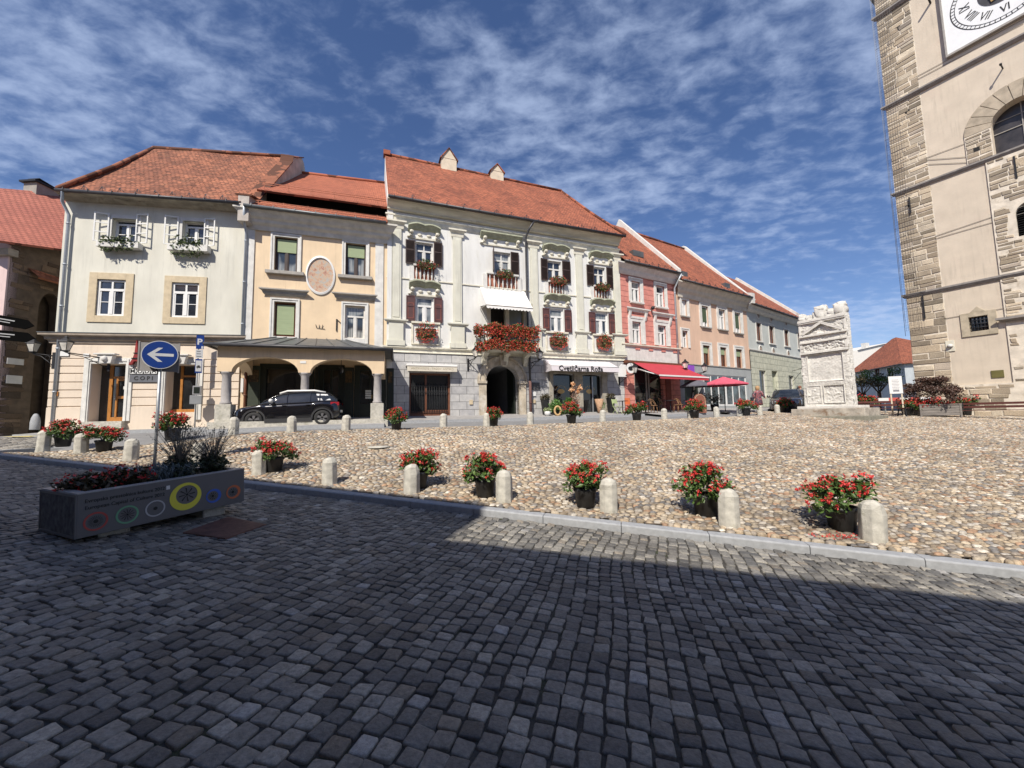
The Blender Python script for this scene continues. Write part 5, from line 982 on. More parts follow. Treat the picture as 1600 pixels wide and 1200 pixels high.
    return rt
house4()
def red_awning():
    F = F4; a = F.uv(985, 567); c = F.uv(1059, 572); zt = (a[1]+c[1])/2; p = -2.3; l = F.uv(1003, 584, p); r = F.uv(1085, 589, p); zf = (l[1]+r[1])/2; zv = F.uv(1045, 591.5, p)[1]
    t = F.at('awning', 'large crimson awning shading the cafe of the red house', 'awning', (a[0]+c[0])/2, -.28, zt); u0 = a[0]-(a[0]+c[0])/2; u1 = c[0]-(a[0]+c[0])/2; zf -= zt; zv -= zt; l0 = l[0]-(a[0]+c[0])/2; r0 = r[0]-(a[0]+c[0])/2
    l0 = r0-(u1-u0); l0 = u0; r0 = u1
    b = MB(); b.grid([[(u0+(u1-u0)*i/10, (p+.28)*s, zf*s-.06*sin(pi*s)) for i in range(11)] for s in np.linspace(0, 1, 6)]); b.quad([(u0,p+.28,zf-.02),(u1,p+.28,zf-.02),(u1,p+.26,zv-.02),(u0,p+.26,zv-.02)]); b.build('canopy', AWNR, t)
    MB().box(u0-.02,u1+.02,p+.24,p+.3,zf-.06,zf+.03).build('front_rail', WHITE, t); b = MB()
    for u in (u0+.3, u1-.3): b.bar((u,.1,-.35),(u-.5,p/2,zf/2-.2), .05); b.bar((u-.5,p/2,zf/2-.2),(u,p+.3,zf-.05), .05)
    b.build('folding_arm', WHITE, t)
red_awning()
# ---- house 5: salmon house ----
def house5():
    F = F5; R = F5R; rt = F.root('salmon_house', 'long salmon house with blue grey shop front between the red and grey houses', 'house'); zt = F.uv(1118, 449.5, -.66)[1]-.1; zs = F.uv(1135, 574.5)[1]
    U = [((1096.5,478.7,1106.5,511),(1093,474.5,1110.7,514)),((1123,484,1133,515),(1120,480.5,1136.5,517)),((1148,489,1157,520.5),(1145,486,1160.5,523))]; L = [((1098.5,540,1109,570.5),(1096,536,1113,572)),((1125.5,543,1135,572.5),(1123,539,1140,574)),((1150,546,1159.7,574.7),(1147.7,542.5,1163.5,576))]
    X = [((1065,469,1073,494),(1062,465,1076,498)),((1066,517,1074.5,543),(1063,512.5,1077,545))]; h = [F.rect(*g) for g, s in U+L+X]; h = [(max(a,.12),b_,c,d_) for a,b_,c,d_ in h]
    b = MB(); b.wall(0, R, zs, zt, h, dep=.3); b.build('wall', PL_B5, rt); b = MB(); sw_ = F.rect(1100,587,1166.5,637); sw_ = (sw_[0], .35, sw_[2], sw_[3]); b.wall(0, R, -.5, zs, [sw_, (.5,-.3,2.6,2.7)], y=-.03, dep=.4); b.build('shop_wall', PL_B5G, rt); sweep(MB(), [(.08,zs+.06),(.08,zs)], 0, R).build('band', GREYTRIM, rt)
    for i, (g, s) in enumerate(U+X[:1]): sur_win(rt, F, g, s, rec=.1, gm=GLASS if i in (0,2) else GLASSB, tr=.68 if i == 1 else 0, sw=.09, top_m=0, sill=(.2,.15,.1,GREYTRIM))
    for i, (g, s) in enumerate(L+X[1:]): sur_win(rt, F, g, s, rec=.12, fm=BROWNW if i < 3 else WHITE, gm=SHOPG, tr=.62, sw=.07, top_m=0)
    for g, s in (U[0], U[2], *L): r = F.rect(*g); H = r[3]-r[1]; MB().box(r[0]+.1, r[2]-.1, .08, .1, r[1]+H*(.62 if (g, s) in L else .25), r[3]-.1).build('roller_blind', BLIND if (g, s) in L else M('dark_green_blind', (.06,.09,.05)), rt)
    zc = F.uv(1118, 449.5, -.66)[1]; cornice(rt, .3, R-.2, zc-.06, [(.6,0),(.6,-.1),(.5,-.2),(.34,-.36),(.3,-.55),(.16,-.7),(.12,-1.0)], M('cream_cornice_paint', (.58,.54,.45), var=.12))
    d = 5.2; ze = zc; r0 = F.uv(1073, 391, d); rz = r0[1]; b = MB(); patch(b, (-.0,-.66,ze),(R,-.66,ze),(R,d,rz),(-.6,d,rz), 50, 22, wob=.015, sag=.08); patch(b, (R,2*d,ze),(0,2*d,ze),(-.6,d,rz),(R,d,rz), 4, 3); o = b.build('roof', TILE, rt); MB().tube([(-1.2,d,rz+.03),(R,d,rz+.03)], .12, 8).build('ridge_tiles', TILE, o)
    gutter(rt, .1, R-.3, -.72, ze-.05); snowguards(rt, .8, R-.6, -.42, ze+.2, 1, 10)
    for px, py in ((1133,447),(1066,428)): u, z = F.uv(px, py, .1); MB().box(u-.35, u+.35, -.1, .5, ze+.55, ze+.95).build('roof_window', ZINC, rt)
    b = MB(); b.prism([(-.7,ze-.5),(-.7,ze+.35),(-.2,ze+.5),(d,rz+.35),(d+.5,rz+.35),(2*d+1,ze-.5)], R-.35, R+.1, plane='yz'); b.build('party_wall', OFFW, rt); shell(rt, .02, R-.02, 2*d, -.5, zt, PL_B5)
    q = MB(); s = sw_; n = 6; t = .08; q.box(s[0],s[2],.03,.1,s[1],s[1]+.1); q.box(s[0],s[2],.03,.1,s[3]-.1,s[3]); q.box(s[0],s[2],.03,.1,s[3]-.75,s[3]-.68)
    for i in range(n+1): u = s[0]+(s[2]-s[0]-t)*i/n; q.box(u,u+t*(1.8 if i in (0,3,6) else 1),.02,.1,s[1]+.1,s[3]-.1)
    o = q.build('shop_window', WHITE, rt); MB().box(s[0],s[2],.06,.07,s[1],s[3]).build('pane', glass('pale_shop_glass', (.10,.13,.14), .06, .8, (.03,.03,.03)), o); b = MB(); b.box(.5,2.6,.36,.4,-.3,2.7); b.build('shop_door', DKGREEN, rt)
house5()
# ---- house 6: grey house ----
def house6():
    F = F6; R = F6R+.6; rt = F.root('grey_house', 'pale grey and sage house with round medallions, behind the parked grey car', 'house'); zt = F.uv(1215, 486, -.6)[1]-.1; zm = F.uv(1215, 554.5)[1]
    W_ = [(1182,505,1189.5,533),(1202,510,1209.5,537),(1225.6,516,1232.5,541),(1246.5,521,1252.3,545)]; h = [F.rect(*g) for g in W_]; b = MB(); b.wall(0, R, zm, zt, h, dep=.25); b.build('wall', PL_B6, rt)
    g = [F.rect(1186.7,579,1197,621), F.rect(1207,580,1216,640), F.rect(1232,587,1240,612), F.rect(1253,585,1259.5,607)]; g[1] = (g[1][0], -.2, g[1][2], g[1][3]); b = MB(); b.wall(0, R, -.5, zm, g, y=-.05, dep=.35); b.build('ground_floor_wall', PL_B6G, rt); sweep(MB(), [(.14,zm+.1),(.14,zm+.02),(.06,zm-.04)], 0, R).build('belt_course', OFFW, rt)
    for r in h:
        window(rt, r, rec=.1, fm=BROWNW, gm=GLASS, tr=0, sw=.07, sur=(.12,.04,OFFW), sill=(.2,.12,.1,OFFW)); um = (r[0]+r[2])/2
        for zz in (r[3]+.75, r[1]-.72):
            b = MB(); n = 20; P = lambda a, k, y: (um+.36*k*cos(a), y, zz+.42*k*sin(a))
            for i in range(n): a0, a1 = 2*pi*i/n, 2*pi*(i+1)/n; b.quad([P(a0,1,-.02),P(a1,1,-.02),P(a1,.75,-.07),P(a0,.75,-.07)])
            b.build('medallion', OFFW, rt); MB().quad([P(2*pi*i/n,.78,-.03) for i in range(n)]).build('relief', bpy.data.materials.get('medallion_relief') or M('medallion_relief', (.36,.28,.22), var=.5, vs=9), rt)
    for r in (g[0], g[2], g[3]): window(rt, r, wall_y=-.05, rec=.15, fm=OFFW, gm=GLASS, tr=0, mull=0, sw=.07)
    MB().box(g[1][0], g[1][2], .25, .3, -.2, g[1][3]).build('door', M('sage_door', (.40,.42,.33)), rt)
    zc = F.uv(1215, 486.5, -.6)[1]; cornice(rt, 0, R, zc, [(.5,0),(.5,-.08),(.36,-.2),(.3,-.36),(.12,-.5)], OFFW); d = 5.5; r0 = F.uv(1141, 431, d); r1 = F.uv(1214, 465, d); rz = (r0[1]+r1[1])/2; ze = zc+.02; b = MB()
    patch(b, (-.3,-.6,ze),(R,-.6,ze),(R,d,rz),(-1.5,d,rz), 40, 18, wob=.01); patch(b, (R,2*d,ze),(0,2*d,ze),(0,d,rz),(R,d,rz), 3, 3); b.build('roof', TILE, rt); gutter(rt, 0, R, -.66, ze-.05)
    b = MB(); b.prism([(-.6,ze-.5),(-.6,ze+.3),(d,rz+.35),(2*d,ze-.5)], R-.3, R+.15, plane='yz'); b.build('party_wall', OFFW, rt); shell(rt, 0, R-.01, 2*d, -.5, zt, PL_B6); b = MB(); b.box(3.2,3.9,d-.3,d+.4,rz-.3,rz+.55); b.build('chimney', M('brown_brick', (.16,.09,.06)), rt)
    u, z = F.uv(1236, 580); t = F.at('hanging_sign', 'wrought iron hanging shop sign on the grey house above the parked car', 'sign', u, -.06, z-.6, None); b = MB(); b.tube([(0,0,.6),(0,-1.6,.9)], .02, 6); b.tube([(0,0,-.4),(0,-.6,.3),(0,-1.1,.75)], .018, 6); b.build('bracket', IRON, t); b = MB(); b.box(-.03,.03,-1.35,-.75,.1,.65); b.build('board', OFFW, t, .02)
    u, z = F.uv(1226, 610, -.3)
house6()
# ---- far buildings ----
def far():
    # white wall house behind, blue house with hipped roof
    x, y, _ = dpt(1337, 63); F = Fac((x, y), -109, 1.3); R = F.uv(1416, 600)[0]; rt = F.root('blue_house', 'pale blue house with red hipped roof just left of the church tower', 'house'); ze = F.uv(1380, 573.5, -.4)[1]
    hs = [F.rect(1387,574,1397,590), F.rect(1367,575,1375,587), F.rect(1342,585,1350,598), F.rect(1371,613,1378,623)]
    b = MB(); b.wall(0, R, -1, ze, hs, dep=.25); b.quad([(R,0,-1),(R,9,-1),(R,9,ze),(R,0,ze)]); b.quad([(0,0,-1),(0,9,-1),(0,9,ze),(0,0,ze)][::-1]); b.quad([(0,9,-1),(R,9,-1),(R,9,ze),(0,9,ze)]); b.build('wall', BLUEW, rt)
    for r in hs: window(rt, r, rec=.1, fm=BROWNW, gm=GLASS, tr=0, sw=.08, sur=(.2,.04,OFFW))
    ap = F.uv(1400, 527, 4.2); b = MB(); z0 = ze; m1 = (ap[0],4.2,ap[1]); m0 = (ap[0]-1.0,4.2,ap[1]-.05); a = (-.5,-.5,z0); c = (R+.5,-.5,z0)
    patch(b, a, c, m1, m0, 30, 14, wob=.02); patch(b, c, (R+.5,9.5,z0), m1, m1, 14, 12, wob=.02); patch(b, (R+.5,9.5,z0),(-.5,9.5,z0),m0,m1, 3, 3); patch(b, (-.5,9.5,z0), a, m0, m0, 5, 5); b.build('roof', TILE, rt); gutter(rt, -.5, R+.5, -.55, z0-.08)
    b = MB(); b.prism([(R+.02,-.25),(R+.04,.25)][:0] or [(1.5,5.2),(1.9,5.6),(1.5,6.0),(1.1,5.6)], R, R+.04, plane='yz'); b.build('diamond_sign', IRON, rt)
    x, y, _ = dpt(1330, 78); F = Fac((x, y), 15, 1.6); rt = F.root('white_gable_house', 'distant plain white building with a small chimney beyond the blue house roof', 'house'); a = F.uv(1340, 548); c = F.uv(1382, 538); b = MB(); b.box(-6, 14, 0, 9, -1, a[1]-.3); b.prism([(-6,a[1]-.3),(14,a[1]-.3),(14,c[1]+.6),(c[0],c[1]),(a[0],a[1])], 0, 9); b.build('wall', M('cream_white_far_wall', (.66,.63,.57), var=.06), rt); b = MB(); u = F.uv(1360, 540)[0]; b.box(u-.5,u+.5,.5,1.4,c[1]-1,c[1]+.3); b.build('chimney', OFFW, rt); b = MB(); b.bar((a[0],-.1,a[1]+.05),(c[0],-.1,c[1]+.05), .3, .12); b.build('coping', ZINC, rt)
    # terrace continuing beyond the grey house
    x, y = F6.end(1256); F = Fac((x+.35, y+.6), 38, 1.75); rt = F.root('cream_end_house', 'cream gabled house partly hidden behind the marble monument', 'house'); R = 16; z = F.uv(1258, 500)[1]; b = MB(); b.wall(0, R, -.5, z, [(2,1,3.2,3),(5,1,6.2,3),(8,1,9.2,3),(2,5.5,3.2,7.5),(5,5.5,6.2,7.5),(8,5.5,9.2,7.5)], dep=.2); b.box(0,R,.25,9,-.5,z-.1); b.build('wall', CREAMST, rt)
    b = MB(); patch(b, (0,-.5,z),(R,-.5,z),(R,4.5,z+3.6),(0,4.5,z+3.6), 20, 8, wob=.01); patch(b, (R,9.5,z),(0,9.5,z),(0,4.5,z+3.6),(R,4.5,z+3.6), 3, 3); b.build('roof', TILE, rt); b = MB(); b.prism([(0,z-.5),(4.5,z+3.5),(9,z-.5)], -.02, .2, plane='yz'); b.build('gable', OFFW, rt)
    for u in (2, 5, 8):
        for zz in (1, 5.5): window(rt, (u,zz,u+1.2,zz+2), rec=.1, fm=OFFW, gm=GLASS, tr=0)
far()
# ---- left: passage wall and red roof ----
def left():
    xa, ya, _ = dpt(-6, 16.3); e = F1.W(-.55, 7.0); az = math.degrees(atan2(e[1]-ya, e[0]-xa)); Fw = Fac((xa, ya), az, 1.6); Lw = hypot(e[1]-ya, e[0]-xa)
    rt = Fw.root('passage_house', 'dark rubble stone house with a red tiled roof at the left edge of the photo', 'house')
    zl = Fw.uv(8, 377)[1]; zr = Fw.uv(98, 346)[1]; zm = (zl+zr)/2; zs = lambda u: zl+(zr-zl)*u/Lw
    u1 = min(Lw-.3, Fw.uv(86, 600)[0]); ar = (Fw.uv(50, 600)[0], -.8, u1, Fw.uv(66, 455)[1], .9); zc = min(zl, zr)-.3
    b = MB(); b.wall(0, Lw+.3, -.8, zc, [ar], dep=.6); b.prism([(0,zc),(Lw+.3,zc),(Lw+.3,zs(Lw+.3)),(0,zl)], 0, .5); b.box(ar[0]-.4, ar[2]+.4, .9, 1.0, -.8, ar[3]+.3); o = b.build('wall', MORTD, rt)
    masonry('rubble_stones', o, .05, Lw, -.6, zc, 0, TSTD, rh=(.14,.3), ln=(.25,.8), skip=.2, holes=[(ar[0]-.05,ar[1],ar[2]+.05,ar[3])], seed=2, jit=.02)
    b = MB(); patch(b, (ar[0]-.5,-.6,ar[3]+.45),(Lw+.2,-.6,ar[3]+.45),(Lw+.2,.05,ar[3]+.95),(ar[0]-.5,.05,ar[3]+.95), 10, 3); b.build('small_canopy_roof', TILE_OLD, rt)
    d = 5.0; r0 = Fw.uv(0, 292, d); r1 = Fw.uv(104, 300, d); k = (r1[1]-r0[1])/(r1[0]-r0[0]); zr_ = lambda u: r0[1]+k*(u-r0[0]); ul = -1.2
    b = MB(); patch(b, (ul,-.4,zs(ul)+.0),(Lw+.3,-.4,zs(Lw)+.0),(Lw+.3,d,zr_(Lw)),(ul,d,zr_(ul)), 60, 20, wob=.01); patch(b, (Lw+.3,2*d,zr),(ul,2*d,zl),(ul,d,zr_(ul)),(Lw+.3,d,zr_(Lw)), 4, 3); b.build('roof', TILE_RED, rt)
    u, z = Fw.uv(66, 295, d); b = MB(); b.box(u-.45,u+.55,d-.3,d+.5,z-1.6,z+.1); o = b.build('chimney', M('grey_chimney_render', (.28,.26,.23)), rt); b = MB(); b.box(u-.6,u+.7,d-.4,d+.6,z+.1,z+.2); b.bar((u-.4,d,z+.35),(u+.6,d,z+.2), .7, .04); b.build('chimney_cap', IRON, o)
    MB().prism([(.0,-.8),(2*d,-.8),(2*d,zl),(d,zr_(0)-.2),(.0,zl-.1)], -.06, .3, plane='yz').build('front_wall', PINKW, rt); MB().box(-.22,.12,-.2,2*d,zl-.6,zl-.3).build('front_cornice', STAIN, rt)
    for q in ((9,559.5,22,569),(8,586,14,599)): r = Fw.rect(*q); MB().box(max(r[0],.08), max(r[2],.7), -.07, -.02, r[1], r[3]).build('street_name_plate', OFFW, rt)
    b = MB(); b.quad([(Lw+.3,0,-.8),(Lw+.3,2*d,-.8),(Lw+.3,2*d,zr),(Lw+.3,d,zr_(Lw)-.15),(Lw+.3,0,zr)]); b.quad([(0,2*d,-.8),(Lw+.3,2*d,-.8),(Lw+.3,2*d,zr),(0,2*d,zl)]); b.build('rear_wall', MORTD, rt)
    # boulder guard stone at the corner
    t = thing('guard_stone', 'rounded stone leaning at the foot of the cream house corner', 'stone', (*F1.W(-.35, -.1)[:2], 1.6)); MB().lathe([(.17,-.2),(.17,.12),(.14,.3),(.08,.44),(.03,.48)], 10, sx=1, sy=.8).build('stone', KERB, t, .02)
    # finger signs
    for i, (y0, y1, l, tilt) in enumerate(((494,512,'upper black finger sign with white text pointing right, left edge', 9), (519,531,'lower black finger sign pointing right under the upper one', 3))):
        D = 7.0; r = ray(17, (y0+y1)/2); p = CC+r/r[1]*D; t = thing('finger_sign', l, 'direction sign', tuple(p), radians(30), 'black finger direction signs'); w = .26; b = MB(); b.prism([(-.7,-.09),(.2,-.09),(.3,0),(.2,.09),(-.7,.09)], -.015, .015); o = b.build('board', bpy.data.materials.get('matt_black_sign') or M('matt_black_sign', (.008,.008,.008), rough=1, bmp=0, spec=0), t); t.rotation_euler = (0, radians(tilt), radians(30)); MB().box(-.2,.05,-.018,-.015,.015,.035).build('faded_text_line', SGREY, o); MB().box(-.2,.0,-.018,-.015,-.03,-.015).build('faded_text_line', SGREY, o)
    r = ray(-22, 512); p = CC+r/r[1]*7.0; gx, gy = p[0]-.1, p[1]-.0; t = thing('sign_pole', 'dark post carrying the finger signs just outside the left edge', 'post', (gx, gy, G(gx, gy))); MB().lathe([(.05,0),(.05,3.2),(.02,3.3)], 12).build('pole', IRON, t)
left()
# ---- tower ----
TW = Fac((24.19, 23.0), -60.3, 1.5)
def tower():
    F = TW; rt = F.root('church_tower', 'tall stone and plaster church tower with clock face and arched window', 'tower'); TWD = 9.84; c = TWD/2; H = 32.0; z = lambda v: v-1.5
    S0, S1, S2, S3, S4 = z(2.85), z(8.42), z(14.93), z(20.7), z(26.9); a1, a2 = 1.55, 3.62; R1, R2 = .98, 1.92; zs = z(16.65)
    aw = (c-R1, S2+.02, c+R1, zs+R1, R1); bw = F.rect(1508,494.5,1545,521); bw = (bw[0]+.15, bw[1]+.12, bw[2]-.0, bw[3]); lv = (c-.55, z(10.35), c+.55, z(12.1), .55); pt = (c-.8, -.5, c+.8, z(5.6), .8)
    print('bw', bw)
    b = MB()                # plaster panels and centre
    b.wall(a1, a2, S0, S1, [bw], dep=.4); b.wall(a1, a2, S1, S2, []); b.wall(TWD-a2, TWD-a1, S0, S2, []); b.wall(a1, TWD-a1, S2, H, [aw], dep=.7); b.build('plaster_wall', TOWERPL, rt)
    for k, (p0, p1) in enumerate(((0, a1), (TWD-a1, TWD))):
        o = MB().wall(p0, p1, -.5, H, []).build('corner_pier', MORT, rt); masonry('pier_stones', o, p0-.02, p1, S1, H, 0, TST, seed=5+k, rh=(.14,.32), ln=(.3,1.0)); masonry('base_blocks', o, p0-.02, p1, -.4, S1-.1, 0, TST, seed=8+k, rh=(.24,.45), ln=(.5,1.2), proud=.035)
    b = MB(); b.wall(a2, TWD-a2, S0, S2, [lv, pt], y=-.06, dep=.5); b.quad([(a2,-.06,S0),(a2,0,S0),(a2,0,S2),(a2,-.06,S2)]); o = b.build('centre_masonry', MORT, rt); masonry('rubble_stones', o, a2+.03, TWD-a2-.03, S0, S2-.1, -.06, TST, rh=(.12,.24), ln=(.22,.7), skip=.24, holes=[(lv[0]-.1,lv[1]-.1,lv[2]+.1,lv[3]+.1),(pt[0]-.1,pt[1],pt[2]+.1,pt[3]+.1)], seed=3, jit=.016)
    b = MB(); b.wall(a1, TWD-a1, -.5, S0, [pt], y=-.1, dep=.4); b.quad([(a1,-.1,S0),(TWD-a1,-.1,S0),(TWD-a1,0,S0),(a1,0,S0)]); o = b.build('plinth', MORT, rt); masonry('plinth_stones', o, a1+.03, TWD-a1-.03, -.4, S0-.05, -.1, TST, rh=(.16,.3), ln=(.25,.8), skip=.12, holes=[(pt[0]-.1,pt[1],pt[2]+.1,pt[3]+.1)], seed=4, jit=.018)
    for k, (s, p, h) in enumerate(((S1,.16,.24),(S2,.16,.22),(S3,.2,.22),(S4,.2,.25))): sweep(MB(), [(p,s+h*.5),(p,s+h*.1),(p*.4,s-h*.5)], 0, TWD).build('string_course', STRING, rt)
    # arch ring
    b = MB(); n = 11
    for i in range(n):
        t0, t1 = pi*i/n+.012, pi*(i+1)/n-.01; m = 4
        for k in range(m):
            q0, q1 = t0+(t1-t0)*k/m, t0+(t1-t0)*(k+1)/m; e = lambda t, R, y: (c-R*cos(t), y, zs+R*sin(t)); b.quad([e(q0,R1,-.06),e(q1,R1,-.06),e(q1,R2,-.06),e(q0,R2,-.06)]); b.quad([e(q0,R2,-.06),e(q1,R2,-.06),e(q1,R2,0),e(q0,R2,0)]); b.quad([e(q0,R1,.3),e(q1,R1,.3),e(q1,R1,-.06),e(q0,R1,-.06)])
        for t, s in ((t0, 1), (t1, -1)): b.quad([e(t,R1,-.06),e(t,R2,-.06),e(t,R2,0),e(t,R1,0)][::s])
    b.build('window_arch', M('arch_sandstone', (.42,.355,.265), var=.22, vs=2.5, bmp=.6, bs=20), rt); b = MB()
    for x0, x1 in ((c-R2, c-R1), (c+R1, c+R2)): o = MB().box(x0, x1, -.05, .02, S2+.12, zs).build('window_jamb', MORT, rt); masonry('jamb_stones', o, x0, x1, S2+.14, zs, -.05, TST, seed=int(x0*9), ln=(.3,.6))
    b = MB(); b.box(aw[0],aw[2],.55,.6,aw[1],aw[3]+.1); o = b.build('arched_window', M('sooty_glass', (.05,.045,.045), rough=.3, var=.3), rt); b = MB(); b.box(c-.02,c+.02,.5,.54,aw[1],aw[3]); b.box(aw[0],aw[2],.5,.54,zs-.3,zs-.26); b.box(aw[0],aw[2],.5,.54,zs+.35,zs+.38); b.build('glazing_bar', GREYTRIM, o)
    b = MB(); b.box(lv[0],lv[2],.3,.35,lv[1],lv[3]); 
    zz = lv[1]
    while zz < lv[3]-.3: b.add([(lv[0],.05,zz),(lv[2],.05,zz),(lv[2],.2,zz+.1),(lv[0],.2,zz+.1)], [(0,1,2,3)]); zz += .12
    b.build('louvre', IRON, rt)
    # barred window
    b = MB(); w = .3; r = bw; b.box(r[0]-w,r[0],-.06,.05,r[1]-.25,r[3]+.25); b.box(r[2],r[2]+w,-.06,.05,r[1]-.25,r[3]+.25); b.box(r[0],r[2],-.06,.05,r[1]-.25,r[1]); b.box(r[0],r[2],-.06,.05,r[3],r[3]+.25); um = (r[0]+r[2])/2; b.prism([(um-.28,r[3]+.25),(um+.28,r[3]+.25),(um,r[3]+.55)], -.05, 0); o = b.build('window_frame', M('window_sandstone', (.43,.37,.27), var=.2, vs=4), rt, .01)
    b = MB(); 
    for k in range(1, 5): u = r[0]+(r[2]-r[0])*k/5; b.tube([(u,.02,r[1]),(u,.02,r[3])], .022, 6)
    for k in range(1, 4): q = r[1]+(r[3]-r[1])*k/4; b.tube([(r[0],.0,q),(r[2],.0,q)], .02, 6)
    b.build('window_bars', IRON, o); MB().box(r[0],r[2],.25,.3,r[1],r[3]).build('pane', SHOPG, o)
    # clock
    r0, z0 = F.uv(1481, 87, -.12); s = 2*(c-r0); cz = z0+s/2+.05; b = MB(); b.box(r0, r0+s, -.12, 0, z0, z0+s); o = b.build('clock_panel', M('white_clock_panel', (.74,.75,.75), var=.03, bmp=0, rough=.6), rt)
    b = MB(); b.box(r0-.07,r0,-.2,0,z0-.1,z0+s); b.box(r0+s,r0+s+.07,-.2,0,z0-.1,z0+s); b.box(r0-.07,r0+s+.07,-.22,0,z0-.12,z0-.001); b.build('clock_frame', GREYTRIM, o)
    def ring(k, ra, rb, y, m, nm, par): 
        q = MB(); n = 96
        for i in range(n): t0, t1 = 2*pi*i/n, 2*pi*(i+1)/n; q.quad([(c+ra*cos(t0),y,cz+ra*sin(t0)),(c+rb*cos(t0),y,cz+rb*sin(t0)),(c+rb*cos(t1),y,cz+rb*sin(t1)),(c+ra*cos(t1),y,cz+ra*sin(t1))])
        return q.build(nm, m, par)
    q = MB()
    for i in range(60):
        a = 2*pi*i/60; q.bar((c+1.705*cos(a),-.126,cz+1.705*sin(a)),(c+1.845*cos(a),-.126,cz+1.845*sin(a)), .03, .01, up=(0,1,0))
    for ra, rb in ((1.84,1.88),(1.69,1.715)): q.grid([[(c+r_*cos(2*pi*i/96),-.131,cz+r_*sin(2*pi*i/96)) for i in range(97)] for r_ in (ra, rb)])
    q.build('minute_ring', BLACKS, o)
    for i, s_ in enumerate(('XII','I','II','III','IIII','V','VI','VII','VIII','IX','X','XI')): a = pi/2-2*pi*i/12; text(s_, .56, BLACKS, o, (c+1.32*cos(a), -.128, cz+1.32*sin(a)), (pi/2, -(a-pi/2)+(pi if i in (4,5,6,7,8) else 0), 0), 'numeral', .004, bold=.004, sx=.72)
    q = MB(); n = 48; q.quad([(c+.86*cos(2*pi*i/n),-.135,cz+.86*sin(2*pi*i/n)) for i in range(n)]); q.build('clock_centre', M('dark_clock_centre', (.05,.05,.06), var=.3), o)
    def hand(a, L, w, nm):
        q = MB(); dx, dz = cos(a), sin(a); px, pz = -dz, dx; q.prism([(c-dx*.3-px*w*.4,cz-dz*.3-pz*w*.4),(c+dx*L*.7-px*w*.5,cz+dz*L*.7-pz*w*.5),(c+dx*L*.78-px*w*1.7,cz+dz*L*.78-pz*w*1.7),(c+dx*L,cz+dz*L),(c+dx*L*.78+px*w*1.7,cz+dz*L*.78+pz*w*1.7),(c+dx*L*.7+px*w*.5,cz+dz*L*.7+pz*w*.5),(c-dx*.3+px*w*.4,cz-dz*.3+pz*w*.4)], -.19, -.16); q.lathe([(.02,0),(.16,.02),(.02,.05)], 12, (c-dx*.35, -.17, cz-dz*.35)); q.build(nm, GOLD, o)
    hand(radians(-125), .72, .09, 'clock_hand'); hand(radians(35), 1.2, .07, 'clock_hand')
    # small details
    b = MB()
    for px, py in ((1403,45),(1417.5,174.5),(1418,322),(1526,234)): u, q = F.uv(px, py); b.box(u-.1,u+.12,-.02,-.005 if px < 1500 else -.07,q-.1,q+.12)
    b.build('putlog_hole', DARKIN, rt); b = MB(); u, q = F.uv(1567, 107); b.lathe([(.05,-.05),(.05,.05)], 8, (u,-.5,q)); b.bar((u,0,q),(u,-.5,q), .05); u, q = F.uv(1454, 5); b.bar((u,0,q),(u,-.6,q+.2), .08); b.build('iron_stub', IRON, rt)
    for px, py, h in ((1422.5,321,.5),(1444,480,.7),(1587,262,.6)): u, q = F.uv(px, py); MB().box(u-.03,u+.03,-.12,-.06,q-h,q+h).build('wall_anchor', IRON, rt)
    r = F.rect(1478,532,1492,549); b = MB(); b.box(r[0],r[2],-.05,0,r[1],r[3]); b.build('stone_plaque', CREAMST, rt); um, uz = (r[0]+r[2])/2, (r[1]+r[3])/2; MB().lathe([(.02,-.1),(.13,-.05),(.1,.06),(.02,.1)], 8, (um,-.08,uz)).build('carved_head', OFFW, rt)
    r = F.rect(1549,578.5,1569,590); MB().box(r[0],r[2],-.04,0,r[1],r[3]).build('bronze_plaque', M('green_bronze', (.17,.15,.05), rough=.5, metal=.3), rt)
    b = MB(); z_ = z(6.15); sweep(b, [(.3,z_+.12),(.3,z_),(.1,z_-.12)], a2, TWD-a2); b.build('portal_hood', STRING, rt); MB().box(pt[0],pt[2],.35,.4,-.5,pt[3]).build('portal_door', BROWNW, rt)
    # cables on plaster
    b = MB()
    for (xa, ya), (xb, yb) in (((1434,119),(1600,30)),((1434,124),(1600,36)),((1447,247),(1509,224)),((1447,250),(1512,245)),((1447,257),(1512,254)),((1462,369),(1600,322)),((1462,373),(1600,333)),((1475,498),(1600,476))): p, q = F.uv(xa, ya), F.uv(xb, yb); b.tube([(p[0],-.03,p[1]),(q[0],-.03,q[1])], .012, 4)
    b.build('cable', M('grey_cable', (.25,.23,.2)), rt)
    # side walls, top
    b = MB(); b.wall(0, .001, 0, .001, []); b = MB(); b.box(0, TWD, .75, TWD, -.5, H); b.quad([(0,0,-.5),(0,.75,-.5),(0,.75,H),(0,0,H)][::-1]); b.quad([(TWD,0,-.5),(TWD,.75,-.5),(TWD,.75,H),(TWD,0,H)]); b.build('rear_wall', TOWERST, rt); b = MB(); sweep(b, [(.4,H+.4),(.4,H+.1),(.1,H-.2)], 0, TWD); b.lathe([(7.2,H),(6.6,H+1.2),(3.2,H+4),(3.0,H+7),(.2,H+11)], 8, (c,c,0), rot=pi/8); b.build('tower_roof', ZINC, rt)
    # protective net on the corner
    t = F.at('safety_net', 'thin grey string net hung over the corner pier of the church tower', 'net', 0, -.14, z(6.3)); b = MB(); Hn = 26
    for k in range(8): u = -.1+k*.11; b.tube([(u+.02*sin(k*3), -.0-.04*sin(k), 0),(u-.02, -.05, Hn*.3),(u+.02,-.03,Hn*.6),(u,-.04,Hn)], .005, 4)
    zz = 0
